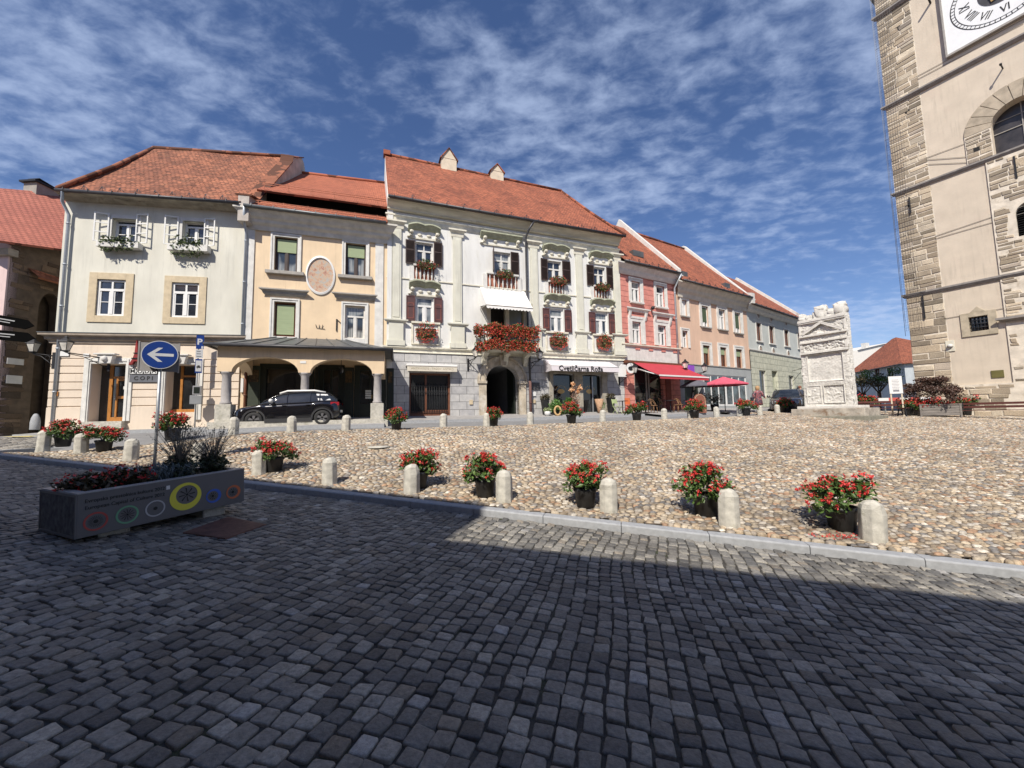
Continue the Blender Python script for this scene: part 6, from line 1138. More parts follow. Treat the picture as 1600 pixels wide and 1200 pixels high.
    while zz < Hn: w = .5+.25*abs(sin(zz*.7)); b.tube([(-.12,-.04,zz),(w,-.03,zz+.02*sin(zz*5))], .004, 4); zz += .17
    for zz in (2.2, 6.4, 8.5, 12.3, 14.3, 18.5): b.tube([(-.17,-.02,zz),(.9,-.05,zz)], .011, 4)
    b.build('strings', M('grey_net_string', (.13,.12,.11), bmp=0), t); b = MB(); b.tube([(-.16,.0,-.3),(-.17,-.04,Hn)], .012, 6); b.tube([(-.11,.0,.6),(-.12,-.04,Hn)], .008, 6); b.build('edge_rope', M('grey_rope', (.2,.22,.25), bmp=0), t)
tower()
# ---- houses behind the camera that shade the street ----
def behind():
    ang = math.degrees(ea); A = np.array([-1.5, -3.8]); 
    for (u0, u1, He, nm, lab) in ((-2.28, 26, (9.2, 10.3), 'plaster_house', 'plain dark grey house behind the viewpoint, shading the right of the road'), (-24, -2.3, (12.2, 11.15), 'plaster_house', 'taller plain ochre house behind the viewpoint, shading the long planter')):
        F = Fac(A, ang, 0); rt = F.root(nm, lab, 'house'); b = MB(); H = min(He)-.25; hs = [(u, z, u+1.0, z+1.6) for u in np.arange(u0+1.5, u1-1.5, 2.8) for z in (1.0, 4.4)]
        b.wall(u0, u1, -1, H, hs, y=0, dep=-.25); b.quad([(u0,0,-1),(u0,0,H),(u0,-10,H),(u0,-10,-1)]); b.quad([(u1,0,-1),(u1,0,H),(u1,-10,H),(u1,-10,-1)]); b.box(u0,u1,-10,-.3,H-.1,H); b.build('wall', M('dull_grey_plaster', (.30,.28,.25)) if u1 > 0 else M('dull_ochre_plaster', (.34,.28,.2)), rt)
        for h in hs: MB().box(h[0],h[2],-.22,-.2,h[1],h[3]).build('window', SHOPG, rt)
        b = MB(); patch(b, (u1,.3,He[1]-.1),(u0,.3,He[0]-.1),(u0,-5,He[0]+3.5),(u1,-5,He[1]+3.5), 10, 4, wob=.0); patch(b, (u0,-10.3,H),(u1,-10.3,H),(u1,-5,He[1]+3.5),(u0,-5,He[0]+3.5), 3, 3); b.prism([(0,H-.1),(-10,H-.1),(-5,max(He)+3.2)], u0+.02, u0+.2, plane='yz'); b.prism([(0,H-.1),(-10,H-.1),(-5,He[1]+3.2)], u1-.2, u1-.02, plane='yz'); b.build('roof', TILE, rt)
behind()
# ================= OBJECTS ON THE SQUARE =================
# bollards
def bollard_mesh(seed):
    r_ = np.random.default_rng(seed); b = MB(); n = 8; prof = [(1.0,-.1),(1.0,.0),(.98,.38),(.94,.46),(.8,.52),(.5,.555),(.15,.565)]; vs = []
    for k, z in prof:
        for j in range(n): a = pi/8+2*pi*j/n; q = .158*k*(1+.04*r_.normal()); vs.append((q*cos(a), q*sin(a), z+.006*r_.normal()))
    fs = [(i*n+j, i*n+(j+1)%n, (i+1)*n+(j+1)%n, (i+1)*n+j) for i in range(len(prof)-1) for j in range(n)]+[tuple((len(prof)-1)*n+j for j in range(n))]
    return MB().add(vs, fs)
BLS = [(1380,852,'rightmost granite bollard, at the kerb beside the rightmost flower pot'),(1148,827,'granite bollard right of the second flower pot from the right'),(955,805,'granite bollard right of the flower pot in the middle of the kerb row'),(787,788,'granite bollard just right of the pot at the corner of the big shadow'),(640,774,'granite bollard standing in front of a red flower pot, in half shade'),
 (510,760,'kerbside granite bollard standing alone without a pot, in half shade'),(398,745,'granite bollard at the right end of the concrete planter box'),(303,731,'granite bollard hidden behind the grassy plants of the planter'),(196,722,'granite bollard behind the left grassy plant of the planter'),(118,710,'second granite bollard from the left, between two flower pots'),(58,703,'leftmost granite bollard, at the rounded end of the kerb'),
 (360,678,'pale bollard just in front of the nose of the black car'),(452,677,'pale bollard in front of the middle of the black car'),(538,674,'pale bollard just behind the tail of the black car'),(692,668,'pale bollard in front of the barred brown shop'),(760,667,'pale bollard half hidden behind the pot before the arched gateway'),(829,663.6,'pale bollard right of the arched gateway at the far edge of the cobbles'),(943,658.4,'pale bollard in front of the flower shop door'),(1040,655.5,'pale bollard in front of the cafe tables'),(1081,654,'pale bollard half hidden behind the pot before the brown arched board'),(1122,651,'pale bollard before the blue grey shop front'),(1158,649,'pale bollard just left of the pot beside the walking woman'),(1190,648,'pale bollard at the feet of the walking woman'),(1217,646,'pale bollard half hidden left of the pot near the grey car')]
bm = [None]*4
for i, (px, py, lab) in enumerate(BLS):
    x, y, z = gpt(px, py); y += .14; z = G(x, y); k = i % 4
    if bm[k] is None:
        o = bollard_mesh(k+3).build('bollard', GRAN, None, .012); o.data.name = 'bollard'; bm[k] = o
    else: o = bm[k].copy(); COL.objects.link(o)
    o.location = (x, y, z); o.rotation_euler = (rng.normal(0,.02), rng.normal(0,.02), radians(-17+rng.uniform(-9, 9))); o.scale = (1, 1, 1 if i < 11 else .97); tag(o, lab, 'bollard', 'granite bollards around the cobbled square')
# flower pots
def pot(label, loc, s=1, seed=0, rz=0, group='black flower pots with red begonias', w=1.0, h=1.0):
    t = thing('flower_pot', label, 'flower pot', loc, rz, group)
    b = MB(); b.lathe([(.13,0),(.155,.02),(.185,.26),(.205,.29),(.205,.335),(.185,.34),(.18,.30)], 18); b.build('pot', POTM, t); MB().lathe([(.18,.29),(.0,.3)], 14).build('soil', SOIL, t)
    r_ = np.random.default_rng(40+seed); P = []; Q = []
    for k in range(15):
        a = 2*pi*(k*.382)+r_.uniform(-.4,.4); q = (.05 if k < 3 else r_.uniform(.17,.33))*w; cz = (.56+r_.uniform(-.02,.13)*h) if k < 6 else .44+r_.uniform(-.1,.13)*h; c_ = (q*cos(a), q*sin(a), cz); rr = r_.uniform(.1,.17)
        P.append(clump_pts(85, c_, (rr*1.15,rr*1.15,rr*.9), .1, .2)); m = r_.integers(5, 9)
        for _ in range(m):
            d = r_.normal(0,1,3); d[2] = abs(d[2])*1.1+.1; d[:2] += np.array([cos(a),sin(a)])*.7; d /= np.linalg.norm(d); p = np.array(c_)+d*rr*1.15; Q.append(p+r_.normal(0,.016,(r_.integers(3,7),3)))
    P = np.concatenate(P); Q = np.concatenate(Q); fol('foliage', P, .043, LEAF, t); blooms('blooms', Q, .02, REDF, t)
    S_ = MB(); 
    for k in range(12): a = 2*pi*k/12; S_.tube([(0,0,.28),(.12*cos(a),.12*sin(a),.42),(.28*cos(a),.28*sin(a),.55)], .007, 4)
    S_.build('stem', BARK, t); t.scale = (s, s, s); return t
PV = [pot('tall red flower pot beside the bollard at the tip of the sunlit road', (0,0,0)), pot('x', (0,0,0), w=.88, h=1.1, seed=1), pot('x', (0,0,0), w=1.15, h=.85, seed=2)]
PTS = [(757,781,1.0,0,None),(650,768,1.0,1,'red flower pot half hidden behind a shaded bollard'),(918,798,1.0,1,'narrow red flower pot in the middle of the kerb row'),(1112,812,1.05,0,'full red flower pot, second from the right in the kerb row'),(1332,836,1.05,2,'rightmost kerbside flower pot, with big green leaves and fallen red petals'),(421,741,1.0,2,'red flower pot beside the bollard at the right end of the planter'),
 (152,708,1.0,2,'red flower pot right of the second bollard from the left'),(88,700,1.05,0,'red flower pot between the two leftmost bollards'),(262,690,1.2,1,'red flower pot behind the blue arrow sign pole'),
 (617,673,1.0,0,'flower pot between the black car and the barred brown shop'),(771,667,1.0,1,'flower pot in front of the arched gateway'),(894,662.5,1.15,0,'large flower pot in front of the flower shop'),(997,657.5,1.15,2,'flower pot in front of the green folding cafe chair'),(1088,654,1.2,0,'flower pot in front of the brown arched board'),(1169,649,1.25,2,'flower pot just left of the walking woman'),(1229,645,1.25,1,'flower pot in front of the grey car')]
used = set()
for px, py, s, k, lab in PTS:
    x, y, z = gpt(px, py); y += .17; z = G(x, y)
    if k not in used: o = PV[k]; used.add(k); o.location = (x, y, z); o.scale = (s, s, s)
    else: o = dup(PV[k], (x, y, z), rng.uniform(0, 6), sc=s)
    if lab: o['label'] = lab
# fallen petals
x, y, z = gpt(1320, 842); P = np.stack([rng.normal(x-.08, .16, 60), rng.normal(y, .07, 60), np.zeros(60)], -1); P[:, 2] = gz(P[:, 0], P[:, 1])+.035; o = blooms('fallen_petals', P, .014, REDF, None); tag(o, 'fallen red petals on the cobbles below the rightmost kerbside pot', 'petals', kind='stuff')

# the long planter
def planter():
    H = .5; 
    def solve(px, yb, yt):            # depth at which a .5 m edge spans these rows
        lo, hi = 2, 12
        for _ in range(40):
            m = (lo+hi)/2; r = ray(px, yb); p = CC+r/r[1]*m; q = p+np.array([0,0,H])-CC; yy = 600-CF*(q@CU)/(q@_f)
            if yy < yt: lo = m
            else: hi = m
        return p
    A = solve(118.5, 843, 773); B = solve(381.5, 783, 732.5); C_ = solve(58, 832, 766); v = (B-A)[:2]; L = hypot(*v); az = atan2(v[1], v[0])
    wd = 1.04; zb = (A[2]+B[2])/2; t = thing('planter', 'long grey metal planter with coloured circles and black 2012 text on the shaded setts', 'planter', (A[0], A[1], A[2]), az)
    t.rotation_euler = (0, -atan2(B[2]-A[2], L), az)
    PM = M('grey_planter_panel', (.125,.122,.125), rough=.45, var=.06, bmp=.05); b = MB(); th = .035
    b.box(0, L, 0, th, 0, H); b.box(0, L, wd-th, wd, 0, H); b.box(0, th, th, wd-th, 0, H); b.box(L-th, L, th, wd-th, 0, H); b.box(th, L-th, th, wd-th, .02, .06)
    o = b.build('box', PM, t, .004); b = MB(); b.box(-.012, 0, .0, .03, 0, H); b.box(-.012, 0, wd-.03, wd, 0, H); b.box(-.012, 0, .03, wd-.03, 0, .03); b.box(-.012, 0, .03, wd-.03, H-.03, H); b.box(-.008, 0, .03, wd-.03, .03, H-.03, 1); b.build('end_panel', [PM, M('speckled_dark_panel', (.10,.10,.105), var=.5, vs=14)], t)
    b = MB(); 
    b.box(.0,L,-.004,wd*.12,H,H+.012); b.box(0,L,wd*.88,wd,H,H+.012); b.box(0,.1,wd*.12,wd*.88,H,H+.012); b.box(L-.08,L,wd*.12,wd*.88,H,H+.012); b.build('rim', M('pale_planter_rim', (.33,.33,.33), rough=.4, bmp=0), t); MB().box(.1, L-.08, wd*.12, wd*.88, H-.08, H-.05).build('soil', SOIL, t)
    for x0 in (.22, L-.5): MB().box(x0, x0+.3, .12, wd-.12, -.16, 0).build('foot', GRAN, t, .02)
    # printed circles, measured along the front
    F = Fac(A[:2], math.degrees(az), A[2]); sl = (B[2]-A[2])/L
    def loc(px, py): u, z = F.uv(px, py); return u, z-sl*u
    def disc(px0, py0, px1, py1, col, inner, spokes, hub, ecc=(0,0), name='printed_circle'):
        c = loc((px0+px1)/2, (py0+py1)/2); R = (loc((px0+px1)/2, py0)[1]-loc((px0+px1)/2, py1)[1])/2*.97; q = MB(); n = 40; e = lambda k, a, y, ex=0, ez=0: (c[0]+ex+R*k*cos(a), y, c[1]+ez+R*k*sin(a))
        for i in range(n): a0, a1 = 2*pi*i/n, 2*pi*(i+1)/n; q.quad([e(1,a0,-.004),e(1,a1,-.004),e(inner,a1,-.004,*[v_*R for v_ in ecc]),e(inner,a0,-.004,*[v_*R for v_ in ecc])], 0)
        for i in range(spokes): a = 2*pi*i/spokes; g = .5*pi/spokes; cx, cz = ecc[0]*R, ecc[1]*R; q.quad([e(hub,a-g*.5,-.006,cx,cz),e(inner*.72,a+g*.2,-.006,cx,cz),e(inner*.78,a+g*1.1,-.006,cx,cz),e(hub,a+g*1.1,-.006,cx,cz)], 1)
        q.quad([e(hub*.7,2*pi*i/16,-.006,ecc[0]*R,ecc[1]*R) for i in range(16)], 1); q.build(name, [col, BLACKS], t)
    mk = lambda n_, c_: M(n_, c_, rough=.5, var=.03, bmp=0)
    disc(133,799.5,168,829,mk('red_print', (.42,.06,.05)),.82,22,.3); disc(184.5,789.5,215,818,mk('green_print', (.14,.36,.2)),.82,12,.15); disc(230,781,257,807,mk('silver_print', (.42,.42,.43)),.84,0,.3); disc(270,753.5,313,797,mk('yellow_print', (.72,.66,.06)),.68,8,.12,(.06,.12)); disc(324,763.5,345,785.5,mk('blue_print', (.04,.12,.5)),.72,10,.25,(-.12,0)); disc(355.5,757.5,375,779,mk('orange_print', (.55,.14,.05)),.72,10,.3,(-.1,0))
    a, b_ = loc(134, 781), loc(260, 763); s = (b_[0]-a[0]); tz = lambda u: 0
    l1 = text('Evropska prestolnica kulture 2012', .062, BLACKS, t, ((a[0]+b_[0])/2, -.004, loc(197, 773)[1]), name='lettering', ext=.001); l2 = text('European Capital of Culture 2012', .062, BLACKS, t, ((a[0]+b_[0])/2, -.004, loc(197, 783)[1]), name='lettering', ext=.001)
    for l in (l1, l2): w = max(v.co.x for v in l.data.vertices)-min(v.co.x for v in l.data.vertices); l.scale = (s/w*.98, 1.0, 1)
    c = loc(264.5, 761.5); MB().box(c[0]-.02, c[0]+.02, -.004, 0, c[1]-.025, c[1]+.025).build('white_square', WHITE, t)
    # plants in it
    def pl(nm, lab, u, mat, f, cat='plant'): q = thing(nm, lab, cat, tuple(t.matrix_basis @ Vector((u, wd/2, H-.05)))); f(q); return q
    t.matrix_basis = Matrix.LocRotScale(t.location, t.rotation_euler, (1,1,1))
    def bego(q): fol('foliage', clump_pts(700, (0,0,.09), (.33,.22,.14), .1, -.02), .045, LEAFD, q); blooms('blooms', clump_pts(60, (0,0,.13), (.36,.24,.16), .75, .02), .022, REDF, q)
    pl('begonia_plant', 'dark begonias with red blooms at the near end of the long planter', L*.14, None, bego); pl('begonia_plant', 'begonias with few red blooms in the near half of the long planter', L*.34, None, bego)
    def fes(q):
        b = MB(); 
        for k in range(260): a = rng.uniform(0, 2*pi); r = rng.uniform(.1,.34); h = rng.uniform(.1,.26); c_ = (rng.normal(0,.1), rng.normal(0,.05)); p0 = Vector((c_[0],c_[1],0)); p1 = Vector((c_[0]+r*.5*cos(a),c_[1]+r*.4*sin(a),h)); p2 = Vector((c_[0]+r*cos(a),c_[1]+r*.7*sin(a),h*.75)); w = Vector((-sin(a),cos(a),0))*.004; b.add([p0-w,p0+w,p1+w,p1-w,p2], [(0,1,2,3),(3,2,4)])
        b.build('blades', GRASSB, q)
    pl('blue_grass', 'tuft of blue grey fescue in the middle of the long planter', L*.5, None, fes); pl('blue_grass', 'second blue grey fescue tuft, nearer the sign pole end of the planter', L*.64, None, fes)
    def lav(q, H=.78, n=150):
        b = MB(); tips = []
        for k in range(n):
            a = rng.uniform(0, 2*pi); r = rng.uniform(.02,.42)**1; h = H*rng.uniform(.5,1.05); p0 = (rng.normal(0,.05), rng.normal(0,.05), .1); p1 = (r*.4*cos(a), r*.4*sin(a), h*.6); p2 = (r*cos(a), r*sin(a), h); b.tube([p0,p1,p2], [.004,.003,.002], 3, cap=False); tips += [np.array(p2)*(1-s*.04)+rng.normal(0,.008,3) for s in range(4)]
        b.build('stem', LAV, q); fol('seed_head', np.array(tips), .014, LAV, q); fol('foliage', clump_pts(900, (0,0,.14), (.26,.2,.2), .1, -.02), .03, leafm('dark_sprig_leaf', (.03,.045,.02), (.07,.09,.04)) if 'dark_sprig_leaf' not in bpy.data.materials else bpy.data.materials['dark_sprig_leaf'], q)
    pl('lavender_bush', 'tall dry lavender bush left of the arrow sign pole in the planter', L*.66, None, lav); pl('lavender_bush', 'tall dry lavender bush right of the arrow sign pole in the planter', L*.9, None, lambda q: lav(q, .7))
planter()
def manhole():
    c = [gpt(*p) for p in ((286,836),(357,811),(416,823),(352,846))]; t = thing('manhole_cover', 'rusty brown ribbed iron cover in the shaded setts right of the planter', 'manhole cover', (0,0,0)); b = MB(); V = [Vector((p[0],p[1],p[2]+.034)) for p in c]; n = 14; z = Vector((0,0,.008)); b.quad(V); b.add([v-z*3 for v in V]+V, [(0,1,5,4),(1,2,6,5),(2,3,7,6),(3,0,4,7)])
    for i in range(n):
        for j in range(8): s0, s1 = (i+.15)/n, (i+.75)/n; t0, t1 = (j+.1+.08)/8.2, (j+.85+.08)/8.2; q = lambda s, u: V[0].lerp(V[3], s).lerp(V[1].lerp(V[2], s), u)+z*.6; b.quad([q(s0,t0),q(s1,t0),q(s1,t1),q(s0,t1)])
    b.build('cover', M('rusty_cast_iron', (.17,.09,.075), rough=.6, metal=.3, var=.3, vs=12), t)
manhole()
x, y, z = gpt(592, 700); o = MB().lathe([(.32,0),(.31,.035),(.0,.04)], 22).build('stone_disc', GRAN, None); o.location = (x, y, z+.01); tag(o, 'flat round pale stone disc set in the cobbles before the black car', 'manhole cover')
# traffic signs
def arrow_sign():
    x, y, _ = dpt(246.5, 8.9); z = G(x, y); t = thing('traffic_sign', 'round blue traffic sign with white arrow pointing left on a steel pole', 'traffic sign', (x, y, z), radians(30)); r = ray(254, 555); p = CC+r/r[1]*8.9; h = p[2]-z
    MB().tube([(0,0,-.3),(0,0,h+.1)], .032, 12).build('pole', STEEL, t); R = .33; b = MB()
    n = 48; b.prism([(R*cos(2*pi*i/n), h+R*sin(2*pi*i/n)) for i in range(n)], -.075, -.055); o = b.build('disc', SGREY, t); n = 48; b = MB(); b.quad([(R*.95*cos(2*pi*i/n), -.078, h+R*.95*sin(2*pi*i/n)) for i in range(n)]); b.build('blue_face', BLUE, o)
    a = MB(); k = R; a.quad([(k*x_, -.081, h+k*z_) for x_, z_ in ((-.68,0),(-.1,.5),(.16,.5),(-.28,.1),(.75,.1),(.75,-.1),(-.28,-.1),(.16,-.5),(-.1,-.5))]); a.build('arrow', SGREY, o)
    b = MB(); b.box(-.38,.30,.04,.06,h-.38,h+.29); b.box(-.41,-.38,.03,.07,h-.4,h+.31); b.box(.30,.33,.03,.07,h-.4,h+.31); b.build('rear_board', M('grey_sign_back', (.30,.29,.28), metal=.3), t); b = MB(); 
    for zz in (h-.2, h+.15): b.lathe([(.045,-.02),(.045,.02)], 12, (0,0,zz)); b.box(-.1,.1,-.055,.04,zz-.015,zz+.015)
    b.build('clamp', IRON, t)
arrow_sign()
def park_sign():
    x, y, z = gpt(304, 672); D = y; t = thing('parking_sign', 'blue white parking sign stack with a ticket box on a thin grey pole', 'traffic sign', (x, y, z), radians(28)); hz = lambda py: float((CC+ray(308, py)/ray(308, py)[1]*D)[2]-z); top = hz(524); MB().tube([(0,0,-.1),(0,0,hz(527))], .028, 10).build('pole', STEEL, t); w = .17
    b = MB(); b.box(-w*.5,w*1.1,-.05,-.035,hz(545.5),top); o = b.build('parking_panel', BLUE, t); text('P', .36, SGREY, o, (w*.22,-.053,(hz(545.5)+top)/2), bold=.012); MB().box(w*.6,w*1.0,-.055,-.05,hz(545),hz(541)).build('small_symbol', SGREY, o)
    b = MB(); b.box(-w*.5,w*1.0,-.05,-.035,hz(560),hz(546.5)); o = b.build('times_panel', SGREY, t); b = MB()
    for k in range(3): b.box(-w*.3,w*(.7-.1*k),-.053,-.05,hz(557.5-4*k),hz(556.7-4*k))
    b.build('printed_line', BLACKS, o); b = MB(); b.box(-w*.5,w*.95,-.05,-.035,hz(583),hz(561)); o = b.build('tow_panel', BLUE, t); b = MB(); b.box(-w*.38,w*.83,-.054,-.05,hz(580.5),hz(563.5)); b.build('white_field', SGREY, o); b = MB(); b.box(-w*.2,w*.65,-.057,-.054,hz(575),hz(572.5)); b.box(-.0,w*.45,-.057,-.054,hz(572.5),hz(571)); b.lathe([(.018,0),(.018,.004)], 8, (0,-.055,hz(576))); b.build('car_symbol', BLACKS, o)
    b = MB(); b.box(-.12,.17,-.1,.05,hz(617),hz(603)); o = b.build('ticket_frame', M('grey_plastic', (.28,.28,.29)), t, .01); MB().box(-.08,.13,-.105,-.1,hz(615),hz(605)).build('panel', DKGREEN, o); MB().box(-.2,.22,-.12,.1,hz(631.5),hz(618)).build('ticket_box', M('grey_plastic_box', (.25,.26,.27)), t, .015)
park_sign()
def bin_():
    x, y, z = gpt(328, 667); t = thing('litter_bin', 'black litter bin between the cream house and the porch pedestal', 'litter bin', (x, y+.3, z)); b = MB(); b.box(-.22,.22,-.18,.18,.1,.85); b.build('body', IRON, t, .03); b = MB(); b.box(-.24,.24,-.2,.2,.85,.9); b.box(-.22,.22,-.02,.02,.9,1.05); b.build('lid', IRON, t, .01); MB().tube([(.0,.15,-.1),(0,.15,1.1)], .03, 8).build('post', STEEL, t)
    x, y, z = gpt(225, 668); t = thing('street_bench', 'white slab bench below the shop signs of the cream house', 'bench', (x, y, z), radians(10)); b = MB(); b.box(-1.3,1.3,-.2,.2,.43,.5); b.build('seat', WHITE, t, .01); b = MB(); b.box(-1.1,-.8,-.15,.15,-.1,.43); b.box(.7,1.0,-.15,.15,-.1,.43); b.build('leg', PL_B1G, t)
    x, y, z = gpt(180, 664); t = thing('litter_bin', 'short dark square bin left of the white slab bench', 'litter bin', (x, y, z)); b = MB(); b.box(-.14,.14,-.14,.14,0,.42); b.lathe([(.1,.42),(.08,.47),(.0,.48)], 10); b.build('body', IRON, t, .02)
bin_()

# ---- cars ----
def interp(xs, ys, x): return float(np.interp(x, xs, ys))
def smoothstep_curve(pts, x):
    xs = [p[0] for p in pts]; ys = [p[1] for p in pts]; return (interp(xs, ys, x-.05)+interp(xs, ys, x)*2+interp(xs, ys, x+.05))/4
def car(name, label, loc, rz, L, W_, H, wb, fo, paint, roof=None, rims=1, clad=None, suv=1, colors='car', white_quarter=False, lights_front=True):
    """car along +x = rear, nose at x=0"""
    t = thing('parked_car', label, 'car', loc, rz); t.name = 'parked_car'; rw = .335; xf, xr = fo, fo+wb; hw = W_/2; clad = clad or M('grey_black_cladding', (.025,.025,.027), rough=.6)
    top = [(0,.60),(.03,.70),(.12,.80),(.35,.88),(.8,.95),(1.12,1.0),(L*.5,1.03),(L*.8,1.07),(L-.35,1.1),(L-.06,1.06),(L,.85)]
    bot = [(0,.32),(.15,.22),(.5,.19),(L-.6,.22),(L-.15,.3),(L,.42)]
    wid = [(0,.62),(.06,.76),(.2,.88),(.5,.96),(1.0,.99),(L*.5,1.0),(L-.6,.98),(L-.25,.92),(L-.08,.82),(L,.72)]
    xs = sorted(set(list(np.linspace(0, L, 46))+[x0+rw*1.14*s for x0 in (xf, xr) for s in np.linspace(-1, 1, 15)])); rings = []
    for x in xs:
        zt = smoothstep_curve(top, x); zb = smoothstep_curve(bot, x); w = hw*smoothstep_curve(wid, x)
        for x0 in (xf, xr):
            d = abs(x-x0); R = rw*1.14
            if d < R: zb = max(zb, .335+sqrt(R*R-d*d)*1.0)
        m = zb+(zt-zb)*.45; rings.append([(x, s*k*w, z) for s, k, z in ((-1,.0,zb),(-1,.93,zb),(-1,.985,zb+(zt-zb)*.12),(-1,1.0,m),(-1,.985,zb+(zt-zb)*.8),(-1,.93,zt-.015),(-1,.80,zt+.015),(-1,.4,zt+.03),(1,0,zt+.035),(1,.4,zt+.03),(1,.80,zt+.015),(1,.93,zt-.015),(1,.985,zb+(zt-zb)*.8),(1,1.0,m),(1,.985,zb+(zt-zb)*.12),(1,.93,zb))])
    b = MB(); n = 16; V = [p for r in rings for p in r]; Fs = [(i*n+j, (i+1)*n+j, (i+1)*n+(j+1)%n, i*n+(j+1)%n) for i in range(len(rings)-1) for j in range(n)]; b.add(V, Fs, 0, True); b.add(rings[0], [tuple(range(n))]); b.add(rings[-1], [tuple(range(n))[::-1]]); b.build('body', paint, t)
    # cabin
    rf = [(.98,1.0),(1.35,1.24),(1.75,1.45),(2.0,H-.07),(2.5,H-.02),(L*.72,H-.03),(L-.42,H-.1),(L-.18,H-.3),(L-.06,1.12)]; xs2 = sorted(set(list(np.linspace(1.0, L-.07, 34)))); b = MB(); rr = []
    wbz = lambda x: min(1.0, .9+.1*min(1, (x-1.0)/.6))
    for x in xs2:
        zr = smoothstep_curve(rf, x); zb = smoothstep_curve(top, x)-.03; w = hw*smoothstep_curve(wid, x)*.93*wbz(x); f = max(.0, (zr-zb)/(H-1.05)); wr = w-(w-hw*.70)*f; rr.append([(x,-w,zb),(x,-(w*.5+wr*.5)-.015,(zb+zr)/2),(x,-wr,zr-.05*f),(x,-wr*.9,zr),(x,-wr*.45,zr+.012),(x,wr*.45,zr+.012),(x,wr*.9,zr),(x,wr,zr-.05*f),(x,(w*.5+wr*.5)+.015,(zb+zr)/2),(x,w,zb)])
    n = 10; V = [p for r in rr for p in r]; Fs = []; mi = []
    for i in range(len(rr)-1):
        xm = (xs2[i]+xs2[i+1])/2; roofz = 1.9 < xm < L-.45
        for j in range(n-1): Fs.append((i*n+j, (i+1)*n+j, (i+1)*n+j+1, i*n+j+1)); mi.append(1 if (roofz and 2 <= j <= 6) else 0)
    o0 = len(b.v); 
    for f_, m_ in zip(Fs, mi): pass
    b.v += V; 
    for f_, m_ in zip(Fs, mi): b.sm.add(len(b.f)); b.f.append(list(f_)); b.m.append(m_)
    cab = b.build('cabin', [glass('car_glass_'+name, (.012,.014,.016), .03, .9), roof or paint], t)
    # pillars and window frames
    b = MB(); q = MB()
    def side(x, k): # point on cabin side at fraction k of height
        zr = smoothstep_curve(rf, x); zb = smoothstep_curve(top, x)-.03; w = hw*smoothstep_curve(wid, x)*.93*wbz(x); f = max(0, (zr-zb)/(H-1.05)); wr = w-(w-hw*.70)*f; z = zb+(zr-.05*f-zb)*k; y = w+(wr-w)*k+.02*(1-abs(2*k-1)); return y, z
    for s in (-1, 1):
        for x, wd_ in ((fo+wb*.47, .09), (fo+wb*.47+.95, .08), (L-.72, .1)):
            if x > L-.4: continue
            p = [(x-(.0 if x < 3 else .05)+.0, s*(side(x,k)[0]+.008), side(x,k)[1]) for k in (0,.5,1)]; b.bar(p[0],p[1],.02,wd_,up=(0,1,0)); b.bar(p[1],p[2],.02,wd_,up=(0,1,0))
        P = [(x, s*(side(x,1)[0]+.006), side(x,1)[1]+.0) for x in np.linspace(1.15, L-.3, 16)]; b.tube(P, .03, 6); P = [(x, s*(side(x,0)[0]+.012), side(x,0)[1]+.01) for x in np.linspace(1.2, L-.3, 14)]; b.tube(P, .02, 6)
    b.build('window_frame', paint, t)
    if white_quarter:
        for s in (-1, 1): x0, x1 = L-.82, L-.42; MB().quad([(x0,s*(side(x0,.15)[0]+.012),side(x0,.15)[1]),(x1+.1,s*(side(x1+.1,.15)[0]+.012),side(x1+.1,.15)[1]),(x1-.05,s*(side(x1-.05,.88)[0]+.012),side(x1-.05,.88)[1]),(x0-.1,s*(side(x0-.1,.88)[0]+.012),side(x0-.1,.88)[1])]).build('quarter_window', M('white_quarter_glass', (.6,.6,.6), rough=.2, bmp=0), t)
        b = MB()
        for s in (-1, 1): b.tube([(1.75,s*hw*.7,H-.1),(2.05,s*hw*.7,H-.0),(L-1.0,s*hw*.7,H-.0),(L-.55,s*hw*.7,H-.1)], .045, 8)
        b.build('roof_rail', WHITE, t)
    else:
        b = MB()
        for s in (-1, 1): b.tube([(1.95,s*hw*.66,H-.04),(2.15,s*hw*.66,H+.03),(L-.9,s*hw*.66,H+.02),(L-.6,s*hw*.66,H-.08)], .02, 8)
        b.build('roof_rail', IRON, t)
    # cladding
    b = MB()
    for s in (-1, 1):
        for x0 in (xf, xr):
            n = 16
            for i in range(n):
                a0, a1 = -.12+(pi+.24)*i/n, -.12+(pi+.24)*(i+1)/n; y = lambda a: s*(hw*smoothstep_curve(wid, x0+rw*1.14*cos(a))*1.0+.012); e = lambda a, R, dy: (x0+R*cos(a), y(a)+s*dy, .335+R*sin(a)); b.quad([e(a0,rw*1.12,.0),e(a1,rw*1.12,.0),e(a1,rw*1.34,.0),e(a0,rw*1.34,.0)][::s]); b.quad([e(a0,rw*1.12,.0),e(a0,rw*1.12,-.25),e(a1,rw*1.12,-.25),e(a1,rw*1.12,.0)])
        b.box(xf+rw*1.2, xr-rw*1.2, s*(hw-.0), s*(hw+.022), .2, .36)
    b.build('cladding', clad, t)
    TY = bpy.data.materials.get('tyre_rubber') or M('tyre_rubber', (.02,.02,.02), rough=.8); AL = bpy.data.materials.get('alloy_rim') or M('alloy_rim', (.42,.42,.43), rough=.3, metal=.8, bmp=0)
